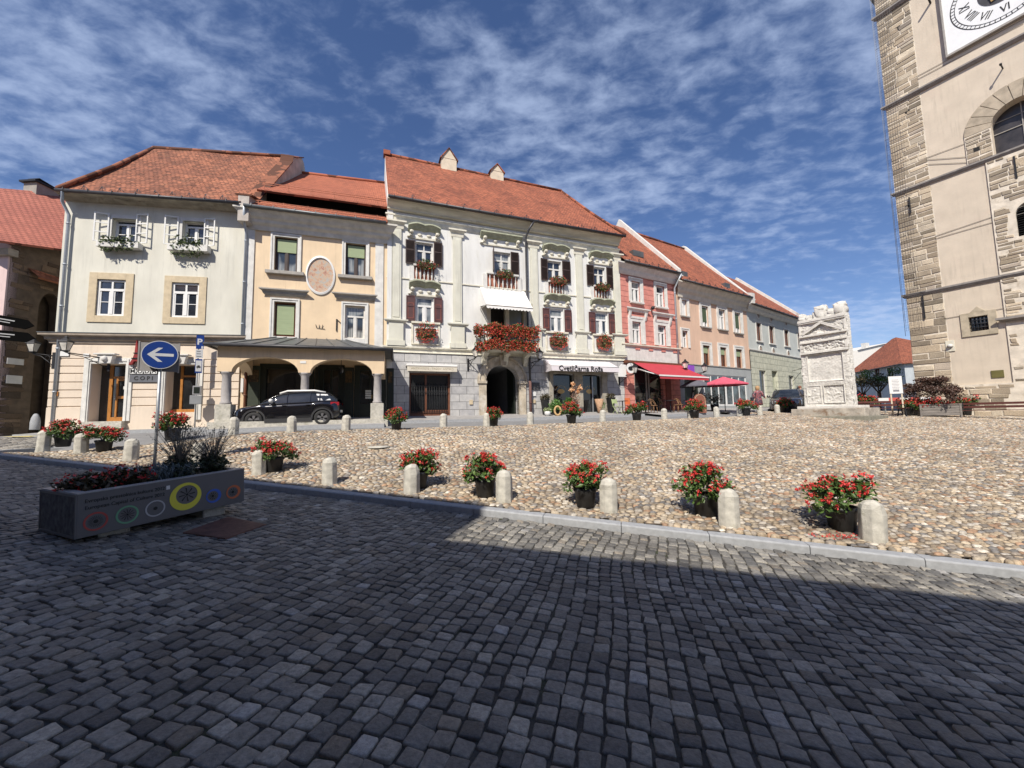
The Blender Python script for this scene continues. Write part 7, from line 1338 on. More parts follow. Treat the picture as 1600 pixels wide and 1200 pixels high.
    for x0 in (xf, xr):
        for s in (-1, 1):
            b = MB(); vs = []; prof = [(.215,.0),(.24,.0),(.31,.0),(.333,.03),(.335,.1),(.335,.16),(.31,.2),(.2,.2)]; n = 28; R_ = []
            for r, w in prof: R_.append([(x0+r*cos(2*pi*j/n), s*(hw-.012-w), .335+r*sin(2*pi*j/n)) for j in range(n+1)])
            b.grid(R_); w_ = b.build('wheel', TY, t); c = MB(); y = s*(hw-.03); c.add([(x0+.225*cos(2*pi*j/n), s*(hw-.09), .335+.225*sin(2*pi*j/n)) for j in range(n)], [tuple(range(n))], 1)
            for k in range(5):
                a = 2*pi*k/5+.3; 
                for g0, g1 in ((-.14,.14),): e = lambda r, g: (x0+r*cos(a+g), y, .335+r*sin(a+g)); f_ = lambda r, g: (x0+r*cos(a+g), y-s*.04, .335+r*sin(a+g)); c.quad([e(.05,-.5),e(.05,.5),e(.2,.34),e(.225,.4),e(.225,-.4),e(.2,-.34)], 0)
            q_ = []
            for r in (.205,.228): q_.append([(x0+r*cos(2*pi*j/n), y, .335+r*sin(2*pi*j/n)) for j in range(n+1)])
            c.grid(q_, 0); c.build('rim', [AL, IRON], w_)
    # lights, mirrors, grille, plates
    HL = bpy.data.materials.get('headlight_glass') or M('headlight_glass', (.5,.52,.55), rough=.1, bmp=0); TL = bpy.data.materials.get('tail_light_red') or M('tail_light_red', (.35,.01,.01), rough=.15, bmp=0)
    for s in (-1, 1):
        y = lambda x: s*(hw*smoothstep_curve(wid, x)); b = MB(); b.add([(-.005,y(0)*.62,.62),(.07,y(.07)*1.005,.6),(.4,y(.4)*1.004,.74),(.42,y(.42)*.985,.8),(.12,y(.12)*.96,.76),(.0,y(0)*.62,.72)], [(0,1,2,3,4,5)]); b.build('headlight', HL, t)
        b = MB(); x0, x1 = L-.33, L-.01; b.add([(x0,y(x0)*1.004,.92),(x1,y(x1)*1.02,.86),(x1+.015,y(x1)*.55,.88),(x1+.005,y(x1)*.55,1.0),(x1,y(x1)*1.0,1.02),(x0,y(x0)*.992,1.02)], [(0,1,4,5),(1,2,3,4)]); b.build('tail_light', TL, t)
        b = MB(); b.lathe([(.02,-.08),(.09,-.06),(.11,0),(.08,.07),(.02,.09)], 10, (1.5, s*(hw+.08), 1.13), sx=.8, sy=1.1); b.bar((1.5, s*hw*.9, 1.05), (1.5, s*(hw+.05), 1.1), .05); b.build('mirror', WHITE if white_quarter else paint, t)
        b = MB(); 
        for x in (fo+wb*.47-.17, fo+wb*.47+.75): b.box(x, x+.17, s*(hw*.985), s*(hw*.985+.025), .9, .925)
        b.build('door_handle', paint, t)
        b = MB()
        for x in (1.12, fo+wb*.47+.02, fo+wb*.47+.98): zz0 = .37; b.bar((x, s*(hw*.992+.002), zz0+.02), (x, s*(hw*.985+.004), .98), .004, .012)
        b.build('door_gap', IRON, t)
    b = MB(); b.box(-.02, .03, -hw*.55, hw*.55, .58, .72); b.box(-.02, .06, -hw*.5, hw*.5, .25, .42); b.build('grille', IRON, t); b = MB(); b.box(-.035, -.02, -.26, .26, .44, .55); b.box(L+.0, L+.02, -.26, .26, .55, .66); b.build('number_plate', OFFW, t)
    return t
BP = M('black_car_paint', (.006,.006,.008), rough=.12, var=.02, bmp=0, coat=1); WP = WHITE
x0, y0, z0 = dpt(398, 15.2); x1, y1, z1 = dpt(505, 15.9); a = atan2(y1-y0, x1-x0); sc = hypot(x1-x0, y1-y0)/2.6
def place_car(fx, fy, D0, a, lab, off, **k):
    c, s = cos(a), sin(a); hw = k['W_']/2; fo = k['fo']; x, y, _ = dpt(fx, D0); ox = x-fo*c-(-s)*(-hw)*1; oy = y-fo*s-c*(-hw)*1; cx, cy = ox+c*k['L']/2, oy+s*k['L']/2; z_f = G(x, y); x2, y2 = x+c*k['wb'], y+s*k['wb']; t = car('c%d' % fx, lab, (ox, oy, z_f+.07), a, **k); t.rotation_euler = (0, -atan2(G(x2, y2)-z_f, k['wb']), a); return t
place_car(398, 673, 15.2, a, 'black compact car with white roof rails parked before the apricot house', 0, L=4.1, W_=1.76, H=1.56, wb=2.6, fo=.84, paint=BP, white_quarter=True, colors='c').scale = (.95, .95, .93)
GP = M('bronze_grey_car_paint', (.13,.12,.115), rough=.25, metal=.6, var=.03, bmp=0, coat=1)
def gcar(px, py, ang, lab, paint, H=1.65, L=4.5, D=None):
    x, y, z = gpt(px, py) if D is None else dpt(px, D); t = car('g%d' % px, lab, (x, y, z), radians(ang), L=L, W_=1.85, H=H, wb=2.7, fo=.9, paint=paint); return t
gcar(1228, 646, 52, 'bronze grey car facing the square, partly hidden by the marble monument', GP, D=25.0)
gcar(1340, 640, 65, 'dark car behind the brown bench, only its roof showing over the red flowers', BP, H=1.5, D=31)
# ---- monument ----
def monument():
    az = -60; x, y, _ = dpt(1335, 19.4); zb = G(x, y); nv = Vector((sin(radians(az)), -cos(radians(az)))); F = Fac((x, y), az, zb)
    # F runs from the far-left corner to the near-right one: shift origin back
    Wd = 2.12; F = Fac((x-F.e[0]*Wd, y-F.e[1]*Wd), az, zb); zt0 = F.uv(1300, 634)[1]; ztop = F.uv(1290, 495)[1]; H = ztop-zt0
    rt = thing('roman_monument', 'tall white marble Roman relief slab standing on steps left of the tower', 'monument', F.W(0, 0, 0), radians(az)); nx, nz = 90, 210; U = np.linspace(0, Wd, nx); Z = np.linspace(0, H, nz); uu, zz = np.meshgrid(U, Z); s = uu/Wd; k = zz/H
    def bl(a, b, x, e=.012): return 1/(1+np.exp(-(x-a)/e))*(1/(1+np.exp((x-b)/e)))
    d = np.zeros_like(uu)
    frame = lambda s0, s1, k0, k1: bl(s0, s1, s, .008)*bl(k0, k1, k, .004)
    d += .0-.06*frame(.12,.86,.28,.60)+.03*(frame(.10,.88,.27,.61)-frame(.13,.85,.285,.595)); d -= .05*frame(.42,.86,.03,.235); d += .0
    d += .03*frame(0,1,.60,.625)+.03*frame(0,1,.725,.745)+.03*frame(0,1,.80,.825)+.05*frame(0,1,.955,1.0)
    ped = np.abs(s-.5)*.30; d += .0*k-.03*((k < .945-ped) & (k > .83)); arch = np.abs(k-(.72-.22*(s-.5)**2)); d += .05*np.exp(-(arch/.010)**2)*(k > .63)*(k < .74)
    def fig(n, s0, s1, k0, k1, amp, rr): 
        out = np.zeros_like(uu)
        for _ in range(n):
            cs, ck = rng.uniform(s0, s1), rng.uniform(k0, k1); a = rng.uniform(0, pi); rx, rz = rr*rng.uniform(.5, 1.2), rr*rng.uniform(.8, 2.4); du, dz = (s-cs)*Wd, (k-ck)*H; p = du*cos(a)+dz*sin(a); q = -du*sin(a)+dz*cos(a); out = np.maximum(out, amp*rng.uniform(.5, 1)*np.sqrt(np.clip(1-(p/rx)**2-(q/rz)**2, 0, 1)))
        return out
    d += fig(80,.05,.95,.635,.715,.06,.05)+fig(30,.06,.94,.752,.795,.035,.04)+fig(34,.25,.75,.835,.9,.055,.05)+fig(22,.04,.22,.88,.945,.05,.06)+fig(22,.78,.96,.88,.945,.05,.06)+fig(22,.5,.8,.05,.21,.035,.05)+fig(16,.04,.34,.05,.2,.045,.06)+fig(90,.87,1.0,.02,.6,.02,.04)+fig(70,0,.1,.02,.6,.018,.04)
    ns = np.zeros_like(uu)
    for f_, a_ in ((2.1,.012),(5.3,.006),(11,.004),(23,.003),(41,.003)):
        for q_ in range(3): t_ = rng.uniform(0, pi); ns += a_/1.6*np.sin(f_*(uu*cos(t_)+zz*sin(t_))+rng.uniform(0,6)+1.5*np.sin(f_*.6*(zz*cos(t_)-uu*sin(t_))))
    d += ns+rng.normal(0,.0035,uu.shape); T = .42; P = [[(U[j], -d[i, j], Z[i]+zt0) for j in range(nx)] for i in range(nz)]; b = MB(); b.grid(P)
    nyd = 14; 
    for side, x_ in ((0, 0), (nx-1, Wd)):
        Q = [[(x_+(1 if side else -1)*(.02*sin(zz_*9+yy*20)+.03*rng.uniform(0,1)*(0 < yy < 1)), -d[i, side]*(1-yy)+T*yy, zz_+zt0) for yy in np.linspace(0, 1, nyd)] for i, zz_ in enumerate(Z)]; b.grid(Q if side else Q)
    b.quad([(0,T,zt0),(0,T,H+zt0),(Wd,T,H+zt0),(Wd,T,zt0)]); b.quad([(0,0,H+zt0),(Wd,0,H+zt0),(Wd,T,H+zt0),(0,T,H+zt0)]); b.build('relief_slab', MARB, rt)
    q = MB(); X_ = lambda s: s*Wd; Z_ = lambda k: zt0+k*H
    for k0, k1, p_ in ((.60,.612,.11),(.612,.628,.08),(.725,.733,.12),(.733,.747,.09),(.80,.808,.13),(.808,.826,.1),(.955,.97,.13),(.97,1.0,.16)): q.box(X_(0), X_(1), -p_, .05, Z_(k0), Z_(k1)-.002)
    for s0, s1, k0, k1 in ((.0,.06,.63,.72),(.94,1.0,.63,.72),(.0,.05,.83,.95),(.95,1.0,.83,.95)): q.box(X_(s0), X_(s1), -.07, .05, Z_(k0), Z_(k1))
    for s0, s1, k0, k1 in ((.12,.88,.275,.595),(.42,.86,.03,.235),(.06,.38,.03,.235)):
        for a0, a1, c0, c1 in ((s0,s1,k0,k0+.008),(s0,s1,k1-.008,k1),(s0,s0+.02,k0+.008,k1-.008),(s1-.02,s1,k0+.008,k1-.008)): q.box(X_(a0), X_(a1), -.035, .05, Z_(c0), Z_(c1))
    for a_, c_ in ((.08,.5),(.92,.5)): q.bar((X_(a_),-.1,Z_(.835)),(X_(c_),-.1,Z_(.945)), .14, .075, up=(0,1,0)); q.bar((X_(a_),-.13,Z_(.85)),(X_(c_),-.13,Z_(.955)), .05, .03, up=(0,1,0))
    q.build('carved_moulding', MARB, rt, .015)
    b = MB(); z1 = H+zt0     # weathered lions and head on the top
    def lump(cx, cz, rx, rz, ry=.2, sd=0):
        r_ = np.random.default_rng(sd); n1, n2 = 16, 10; V = []; 
        for i in range(n2+1):
            th = pi*i/n2
            for j in range(n1): ph = 2*pi*j/n1; k_ = 1+.16*sin(3*ph+sd)*sin(4*th+sd)+.09*r_.normal(); sq = lambda v: abs(v)**.45*(1 if v > 0 else -1); V.append((cx+rx*k_*sq(sin(th))*sq(cos(ph)), T/2+ry*k_*sq(sin(th))*sq(sin(ph)), cz+rz*k_*sq(cos(th))))
        b.add(V, [(i*n1+j, i*n1+(j+1)%n1, (i+1)*n1+(j+1)%n1, (i+1)*n1+j) for i in range(n2) for j in range(n1)], 0, True)
    for a_ in ((.14,z1+.2,.16,.2,.2),(.3,z1+.1,.3,.13,.2),(.55,z1+.12,.26,.15,.2),(.8,z1+.18,.16,.2,.18),(1.03,z1+.3,.25,.32,.24),(1.03,z1+.56,.27,.12,.2),(1.35,z1+.14,.24,.17,.2),(1.55,z1+.22,.22,.2,.2),(1.86,z1+.33,.25,.3,.22),(1.95,z1+.55,.16,.12,.18),(1.72,z1+.5,.13,.12,.16)): lump(*a_, sd=int(a_[0]*100))
    b.box(0, Wd, .02, T-.02, z1-.05, z1+.08); b.build('carved_top', MARB, rt)
    b = MB(); b.box(-.25, Wd+.35, -.35, T+.4, zt0-.14, zt0); b.build('marble_step', MARB, rt, .02); b = MB(); b.box(-.45, Wd+.6, -.6, T+.9, .12, zt0-.14); b.build('rubble_step', M('veined_rough_stone', (.40,.36,.30), var=.4, vs=2.5, bmp=.9, bs=12, c2=(.22,.15,.10), c2at=(.56,.64)), rt, .03); b = MB(); b.box(-.9, Wd+.85, -1.0, T+1.0, -.5, .14); b.build('base_step', M('mossy_grey_step', (.24,.23,.18), var=.25, vs=5), rt, .02)
monument()
# ---- notice board, benches, planters near the tower ----
def right_side():
    x, y, z = gpt(1404, 651); D = y; hz = lambda py: float((CC+ray(1400, py)/ray(1400, py)[1]*D)[2]-z); t = thing('notice_board', 'white notice board with printed lines on two pale legs, right of the monument', 'sign', (x, y, z), radians(-30)); w = .24
    b = MB(); b.box(-w,-w+.06,-.02,.02,0,hz(593)); b.box(w-.06,w,-.02,.02,0,hz(593)); b.build('leg', M('pale_wood_leg', (.55,.48,.36)), t); b = MB(); b.box(-w-.02,w+.02,-.045,-.02,hz(615),hz(588)); o = b.build('board', WHITE, t); b = MB()
    for k in range(7): q = hz(594+2.3*k); b.box(-w*.6,w*(.6 if k % 2 else .5),-.048,-.045,q,q+.018)
    b.box(-w*.5,w*.5,-.048,-.045,hz(612),hz(609)); b.build('printed_line', M('grey_print', (.2,.2,.22), bmp=0), o)
    def bench(px, py, label, ang, L=1.8, D=None): 
        x, y, z = gpt(px, py) if D is None else dpt(px, D); t = thing('bench', label, 'bench', (x, y, z), radians(ang), 'dark red benches by the tower'); BW = bpy.data.materials.get('dark_red_slat') or M('dark_red_slat', (.10,.03,.022), rough=.5, var=.25, vs=8); b = MB()
        for k in range(3): b.box(-L/2, L/2, -.22+.15*k, -.1+.15*k, .42, .45)
        b.build('seat', BW, t); b = MB(); b.box(-L/2, L/2, .24, .27, .55, .66); b.box(-L/2, L/2, .28, .31, .72, .83); b.build('backrest', BW, t)
        for s in (-1, 1): b = MB(); u = s*(L/2-.2); b.bar((u,-.2,.42),(u,-.25,0), .04); b.bar((u,.18,.42),(u,.28,0), .04); b.bar((u,.2,.4),(u,.3,.85), .035); b.bar((u,-.2,.4),(u,.2,.4), .04); b.tube([(u,-.22,.42),(u,-.26,.6),(u,.1,.64),(u,.26,.62)], .018, 6); b.build('bench_frame', IRON, t)
        return t
    bench(1372, 647, 'dark red slatted bench between the monument and the notice board', -8, 2.6, 20.3); bench(1552, 638, 'dark red slatted bench against the plinth of the church tower', -57, 2.4, 19.0)
    # barrier
    x, y, _ = dpt(1422, 22.5); z = G(x, y); t = thing('barrier', 'long red and white barrier beam behind the notice board', 'barrier', (x, y, z), radians(-14)); b = MB()
    for k in range(6): b.box(-1.5+.5*k, -1.0+.5*k, -.03, .03, .78, .96, k % 2)
    b.build('beam', [WHITE, M('faded_red_paint', (.5,.1,.08))], t); b = MB(); 
    for u in (-1.2, 1.2): b.box(u-.03, u+.03, -.03, .03, 0, .78); b.box(u-.05,u+.05,-.3,.3,0,.05)
    b.build('leg', STEEL, t)
    # wooden planter with maple
    x, y, z = gpt(1472, 652); t = thing('wooden_planter', 'weathered grey timber planter holding a bronze leaved maple by the tower', 'planter', (x+.1, y+.4, z), radians(-24)); WD = M('weathered_timber', (.20,.18,.16), rough=.85, var=.35, vs=5, stretch=(.6,.6,6)); b = MB(); w, d, h = .78, .5, .62
    for k in range(4): z0 = .1+k*.135; b.box(-w,w,-d,-d+.04,z0,z0+.125); b.box(-w,w,d-.04,d,z0,z0+.125); b.box(-w,-w+.04,-d+.04,d-.04,z0,z0+.125); b.box(w-.04,w,-d+.04,d-.04,z0,z0+.125)
    b.box(-w-.02,-w+.06,-d-.02,-d+.06,0,h+.04); b.box(w-.06,w+.02,-d-.02,-d+.06,0,h+.04); b.box(-w-.03,w+.03,-d-.03,-d+.08,h+.02,h+.07); b.box(-w-.03,w+.03,d-.08,d+.03,h+.02,h+.07); b.build('planks', WD, t); MB().box(-w+.04,w-.04,-d+.04,d-.04,.3,h-.06).build('soil', SOIL, t)
    c = Vector((x+.1, y+.4, z)); q = thing('maple_tree', 'low spreading bronze leaved Japanese maple growing in the timber planter', 'tree', c+Vector((0,0,.5))); q.scale = (1.12,1.12,1.6); b = MB(); b.tube([(0,0,0),(.02,0,.25),(-.02,.02,.5)], [.05,.04,.035], 8)
    ends = []
    for k in range(11): a = 2*pi*k/11; r = rng.uniform(.5,.95); e = (r*cos(a), r*sin(a)*.9, .62+rng.uniform(-.1,.22)); b.tube([(0,0,.4),(e[0]*.5,e[1]*.5,.72),e], [.025,.016,.006], 5); ends.append(e)
    b.build('trunk', BARK, q); P = np.concatenate([clump_pts(330, e, (.34,.34,.11), .1) for e in ends]+[clump_pts(380, (e[0]*.55,e[1]*.55,.92), (.3,.3,.1), .1) for e in ends[::2]]+[clump_pts(120, (e[0]*1.1,e[1]*1.1,e[2]-.2), (.2,.2,.2), .1) for e in ends]); fol('crown', P, .04, MAPLE, q)
    def bed(nm, lab, loc, w, d, n, cat='flowers'): q = thing(nm, lab, cat, loc); fol('foliage', clump_pts(n, (0,0,.08), (w,d,.2), .1, -.05), .05, LEAF, q); blooms('blooms', clump_pts(int(n*.5), (0,0,.12), (w*1.05,d*1.05,.22), .7, -.05), .035, REDF, q); return q
    bed('begonia_bed', 'red begonias filling the timber planter under the maple', tuple(c+Vector((0,0,.6))), .75, .45, 700)
    def bigpot(px, py, lab, s=1.3, D=None): 
        x, y, z = gpt(px, py) if D is None else dpt(px, D); return dup(PV[2], (x, y, z), rng.uniform(0,6), lab, sc=s)
    bigpot(1418, 650, 'left of two red flower pots standing between notice board and timber planter', 1.25); bigpot(1436, 648.5, 'right of two red flower pots, touching the timber planter', 1.25); bigpot(1508, 646, 'red flower pot half hidden behind the right end of the timber planter', 1.4, 21.3); bigpot(1594, 647, 'big red flower pot cut by the right edge of the photo', 1.8); bigpot(1356, 646, 'red flowers behind the dark red bench next to the monument', 1.4, 24)
    # small tree by blue house
    def smalltree(px, D, lab, h, m): 
        x, y, z = dpt(px, D); q = thing('small_tree', lab, 'tree', (x, y, z)); b = MB(); b.tube([(0,0,0),(.05,0,h*.35),(0,.05,h*.6)], [.07,.055,.04], 7); E_ = []
        for k in range(8): a = 2*pi*k/8; r = rng.uniform(.6,1.3); e = (r*cos(a), r*sin(a), h*rng.uniform(.65,.95)); b.tube([(0,0,h*.4),(e[0]*.5,e[1]*.5,h*.62),e], [.04,.025,.01], 5); E_.append(e)
        b.build('trunk', BARK, q); fol('crown', np.concatenate([clump_pts(170, e, (.5,.5,.32), .1) for e in E_]), .075, m, q)
    smalltree(1376, 29, 'small green tree in front of the blue house', 3.1, LEAFG); smalltree(1350, 29, 'small brownish tree beside the monument, before the blue house', 2.7, LEAFD)
    x, y, z = dpt(1448, 26); q = thing('boulder', 'pale rounded stone block behind the maple planter at the tower corner', 'stone', (x-.2, y, z)); MB().lathe([(.9,-.2),(.95,.5),(.8,1.0),(.5,1.3),(.1,1.4)], 12, sy=.7).build('stone', OFFW, q, .03)
    b = MB()
right_side()
# ---- cafe and flower shop ----
def cafe():
    WC = M('bent_wood', (.28,.15,.07), rough=.4, var=.2)
    def chair(label, loc, rz, m=WC): 
        t = thing('cafe_chair', label, 'chair', loc, rz, 'cafe chairs'); MB().lathe([(.2,.44),(.21,.455),(.2,.47)], 16).build('seat', m, t)
        for a in (45,135,225,315): q = radians(a); MB().tube([(.16*cos(q),.16*sin(q),.44),(.2*cos(q),.2*sin(q),0)], .015, 6).build('leg', m, t)
        b = MB(); b.tube([(.19*cos(q),.19*sin(q)+.02,.46+.38*sin(pi*(i)/12)) for i, q in [(i, radians(0+180*i/12)) for i in range(13)]], .014, 6); b.tube([(.12*cos(q),.17*sin(q)+.02,.46+.28*sin(pi*(i)/12)) for i, q in [(i, radians(0+180*i/12)) for i in range(13)]], .01, 6); b.build('backrest', m, t); return t
    def table(label, loc, m=IRON): t = thing('cafe_table', label, 'table', loc, 0, 'cafe tables'); b = MB(); b.lathe([(.32,.72),(.33,.735),(.32,.75)], 20); b.build('table_top', m, t); b = MB(); b.lathe([(.03,0),(.03,.72)], 8); b.bar((-.22,0,.02),(.22,0,.02),.04); b.bar((0,-.22,.02),(0,.22,.02),.04); b.build('pedestal', IRON, t); return t
    def W4(F, px, py, d): u, _ = F.uv(px, py, d); p = F.W(u, d); return (p[0], p[1], G(p[0], p[1])+.1)
    P = [(1013,-1.4,200,'left wooden cafe chair under the red awning, turned to the left'),(1022,-1.7,20,'wooden cafe chair just right of the leftmost table'),(1056,-1.9,170,'wooden cafe chair left of the middle table under the awning'),(1064,-1.8,40,'wooden cafe chair right of the middle table under the awning'),(1035,-1.0,90,'wooden chair close to the dark cafe door')]
    c0 = None
    for px, d, rz, lab in P:
        loc = W4(F4, px, 640, d)
        if c0 is None: c0 = chair(lab, loc, radians(rz))
        else: dup(c0, loc, radians(rz), lab)
    t0 = table('dark round cafe table at the left under the red awning', W4(F4, 1009, 640, -1.6)); dup(t0, W4(F4, 1048, 640, -1.8), 0, 'dark round cafe table in the middle under the red awning'); dup(t0, W4(F4, 1076, 640, -2.2), 0, 'dark round cafe table right of the awning beside the brown arched board'); dup(t0, W4(F5, 1122, 640, -2.6), 0, 'pale topped table under the pink parasol')
    LG = M('lime_green_metal', (.42,.5,.25)); a = W4(F3, 965, 640, -1.3)
    t = thing('folding_chair', 'lime green folding chair between the tall black planter and the red house', 'chair', a, radians(30)); b = MB(); b.box(-.2,.2,-.2,.2,.43,.45); b.build('seat', LG, t); b = MB()
    for s in (-1,1): b.bar((s*.19,-.2,0),(s*.19,.18,.45),.02); b.bar((s*.19,.22,0),(s*.19,-.15,.45),.02); b.bar((s*.19,.15,.43),(s*.19,.28,.88),.02)
    b.build('leg', LG, t); MB().box(-.19,.19,.22,.25,.62,.86).build('backrest', LG, t)
    t = table('small wire table beside the lime green folding chair', W4(F3, 973, 640, -1.2)); t.name = 'cafe_table'
    x = W4(F4, 984, 640, -.9); t = thing('folding_chair', 'orange chair against the corner of the red house', 'chair', x, radians(20)); OR = M('orange_seat', (.6,.15,.05)); MB().box(-.2,.2,-.2,.2,.43,.46).build('seat', OR, t); MB().box(-.2,.2,.18,.21,.5,.9).build('backrest', OR, t); b = MB()
    for s in (-1,1): b.bar((s*.18,-.18,0),(s*.18,-.18,.43),.025); b.bar((s*.18,.18,0),(s*.18,.19,.9),.025)
    b.build('leg', WC, t)
    # round brown board
    p = W4(F4, 1094, 640, -2.9); t = thing('menu_board', 'brown arched menu board standing right of the cafe', 'sign', p, radians(12)); b = MB(); b.prism([(-.42,0),(.42,0),(.42,.75)]+[(.42*cos(a),.75+.42*sin(a)) for a in np.linspace(0,pi,14)][1:]+[(-.42,.0)][:0], -.03, .03); o = b.build('board', M('brown_red_board', (.22,.08,.05)), t); b = MB(); b.tube([(.36*cos(a),-.035,.75+.36*sin(a)) for a in np.linspace(0,pi,14)], .012, 5); b.bar((-.36,-.035,.1),(-.36,-.035,.75),.02); b.bar((.36,-.035,.1),(.36,-.035,.75),.02); b.build('rim_line', SANDST, o); b = MB(); b.bar((-.3,.03,.9),(-.3,.5,0),.04); b.bar((.3,.03,.9),(.3,.5,0),.04); b.build('prop', WC, t)
    # leaning cafe banner
    u, z = F4.uv(1079, 600, -1.6); t = F4.at('cafe_banner', 'tall narrow dark and white banner hanging beside the red awning', 'banner', u, -1.7, F4.uv(1076, 625, -1.6)[1]); h = F4.uv(1080, 598, -1.6)[1]-F4.uv(1076, 625, -1.6)[1]; b = MB(); b.prism([(-.2,0),(.05,0),(.38,h),(.12,h)], -.01, .01); b.build('cloth', M('charcoal_banner', (.04,.04,.045)), t); b = MB(); b.prism([(.1,h*.55),(.32,h*.6),(.37,h),(.15,h*.97)], -.018, -.01); b.prism([(-.08,.08*h),(.02,.1*h),(.13,h*.45),(.03,h*.43)], -.018, -.01); b.build('white_lettering', WHITE, t)
    # parasols
    def parasol(px, D0, d, R, zpx, lab, col, F): u, z = F.uv(px, zpx, d); p = F.W(u, d); g = G(p[0], p[1]); t = thing('parasol', lab, 'parasol', (p[0], p[1], g+.05), F.az+.2); h = z+F.zb-g-.05; b = MB(); n = 8; V = [(0,0,h)]+[(R*cos(2*pi*i/n),R*sin(2*pi*i/n),h-.5) for i in range(n)]; V += [(p_[0],p_[1],p_[2]-.07) for p_ in V[1:]]; b.add(V, [(0,1+i,1+(i+1)%n) for i in range(n)]+[(1+i,1+n+i,1+n+(i+1)%n,1+(i+1)%n) for i in range(n)]); b.build('canopy', col, t); b = MB(); b.tube([(0,0,0),(0,0,h-.02)], .025, 8); b.lathe([(.3,0),(.3,.06),(.05,.1)], 14); b.build('pole', IRON, t); b = MB(); [b.bar((0,0,h-.25),(R*.97*cos(2*pi*i/n),R*.97*sin(2*pi*i/n),h-.51),.015) for i in range(n)]; b.build('rib', GREYTRIM, t)
    parasol(1130, 24, -3.2, 1.4, 588.5, 'pink red cafe parasol before the blue grey shop front', M('pink_red_canvas', (.55,.09,.14)), F5); parasol(1086, 24, -2.0, 1.0, 591, 'dark grey low parasol between the red awning and the pink parasol', M('dark_grey_canvas', (.1,.1,.12)), F5)
    for px, lab in ((1098,'large dark shrub pot under the dark grey parasol'),(1117,'dark bushy potted plant left of the parasol pole')): p = W4(F5, px, 640, -2.2); t = thing('potted_shrub', lab, 'potted plant', p); MB().lathe([(.2,0),(.26,.4),(.24,.42)], 12).build('pot', POTM, t); fol('foliage', clump_pts(500, (0,0,.75), (.42,.42,.45), .1), .05, LEAFD, t)
    # christmas-tree like dark plant at the cafe door and signs
    p = W4(F4, 1030, 640, -.4); t = thing('potted_shrub', 'tall sparse conifer standing inside the cafe entrance', 'potted plant', p); MB().lathe([(.15,0),(.2,.35)], 10).build('pot', POTM, t); fol('foliage', np.concatenate([clump_pts(110, (0,0,.5+.2*k), (.5-.06*k,.5-.06*k,.12), .1) for k in range(8)]), .04, leafm('dark_conifer', (.012,.02,.01), (.03,.045,.02)), t)
    u, z = F3.uv(978, 573, -.7); t = F3.at('round_sign', 'round white hanging shop sign at the left end of the red awning', 'sign', F3R-.1, -.1, F3.uv(978, 578)[1]); b = MB(); b.tube([(0,0,.35),(0,-.95,.35)], .02, 6); b.build('bracket', IRON, t); b = MB(); b.prism([(.32*cos(2*pi*i/24)+0, .0+.32*sin(2*pi*i/24)) for i in range(24)], -.02, .02, plane='xz'); o = b.build('disc', WHITE, t); o.location = (.05, -.75, 0); b = MB(); b.prism([(.2*cos(2*pi*i/20),-.02+.14*sin(2*pi*i/20)) for i in range(20)], -.03, -.02); q = b.build('emblem', BLACKS, o)
    b = MB(); b.prism([(-.35,-.5),(.25,-.5),(.25,.25),(-.1,.3),(-.35,.0)], -.015, .015); o = b.build('white_board', WHITE, t); o.location = (-.25, -.35, 0)
    t = F5.at('purple_sign', 'small violet projecting sign between the two black lanterns', 'sign', F5.uv(1080, 578, -.6)[0], -.6, F5.uv(1080, 582, -.6)[1]); b = MB(); b.box(-.32,.32,-.05,.05,-.05,.5); b.build('board', M('violet_sign_face', (.25,.07,.48)), t, .02); MB().bar((0,.6,.4),(0,.05,.4), .03).build('bracket', IRON, t)
    # flower shop plants
    def W3(px, d): u, _ = F3.uv(px, 645, d); p = F3.W(u, d); return (p[0], p[1], G(p[0], p[1])+.08)
    def tallpot(px, lab): t = thing('tall_planter', lab, 'potted plant', W3(px, -.7), 0, 'tall black planters at the flower shop'); b = MB(); b.lathe([(.16,0),(.27,.85),(.3,.87),(.3,.93),(.26,.93)], 4, rot=pi/4+F3.az, smooth=False); b.build('pot', POTM, t, .01); fol('foliage', clump_pts(420, (0,0,1.02), (.32,.32,.2), .1), .045, LEAFD, t)
    tallpot(852, 'tall tapered black planter with a clipped bush, left of the flower shop door'); tallpot(955, 'tall tapered black planter with a bush, right of the flower shop door')
    t = thing('fern_pot', 'bushy bright green fern beside the flower shop door', 'potted plant', W3(869, -.9)); fol('foliage', clump_pts(900, (0,0,.5), (.42,.4,.42), .1), .06, LEAFG, t); MB().lathe([(.16,0),(.2,.28)], 12).build('pot', POTM, t)
    t = thing('white_bowl', 'small white bowl planter with pale green succulents', 'potted plant', W3(855.5, -1.2)); MB().lathe([(.08,0),(.16,.1),(.19,.25),(.17,.27)], 16).build('bowl', WHITE, t); fol('foliage', clump_pts(260, (0,0,.36), (.26,.24,.12), .1), .04, leafm('pale_succulent', (.2,.26,.1), (.35,.38,.2)), t)
    p = W3(871.5, -1.35); t = thing('straw_wreath', 'straw wreath ring leaning before the green fern', 'wreath', p); b = MB(); b.tube([(.17*cos(a),.02*sin(a),.3+.24*sin(a)) for a in np.linspace(0,2*pi,25)], .055, 8); b.build('ring', M('straw', (.50,.33,.15), var=.3, vs=14), t)
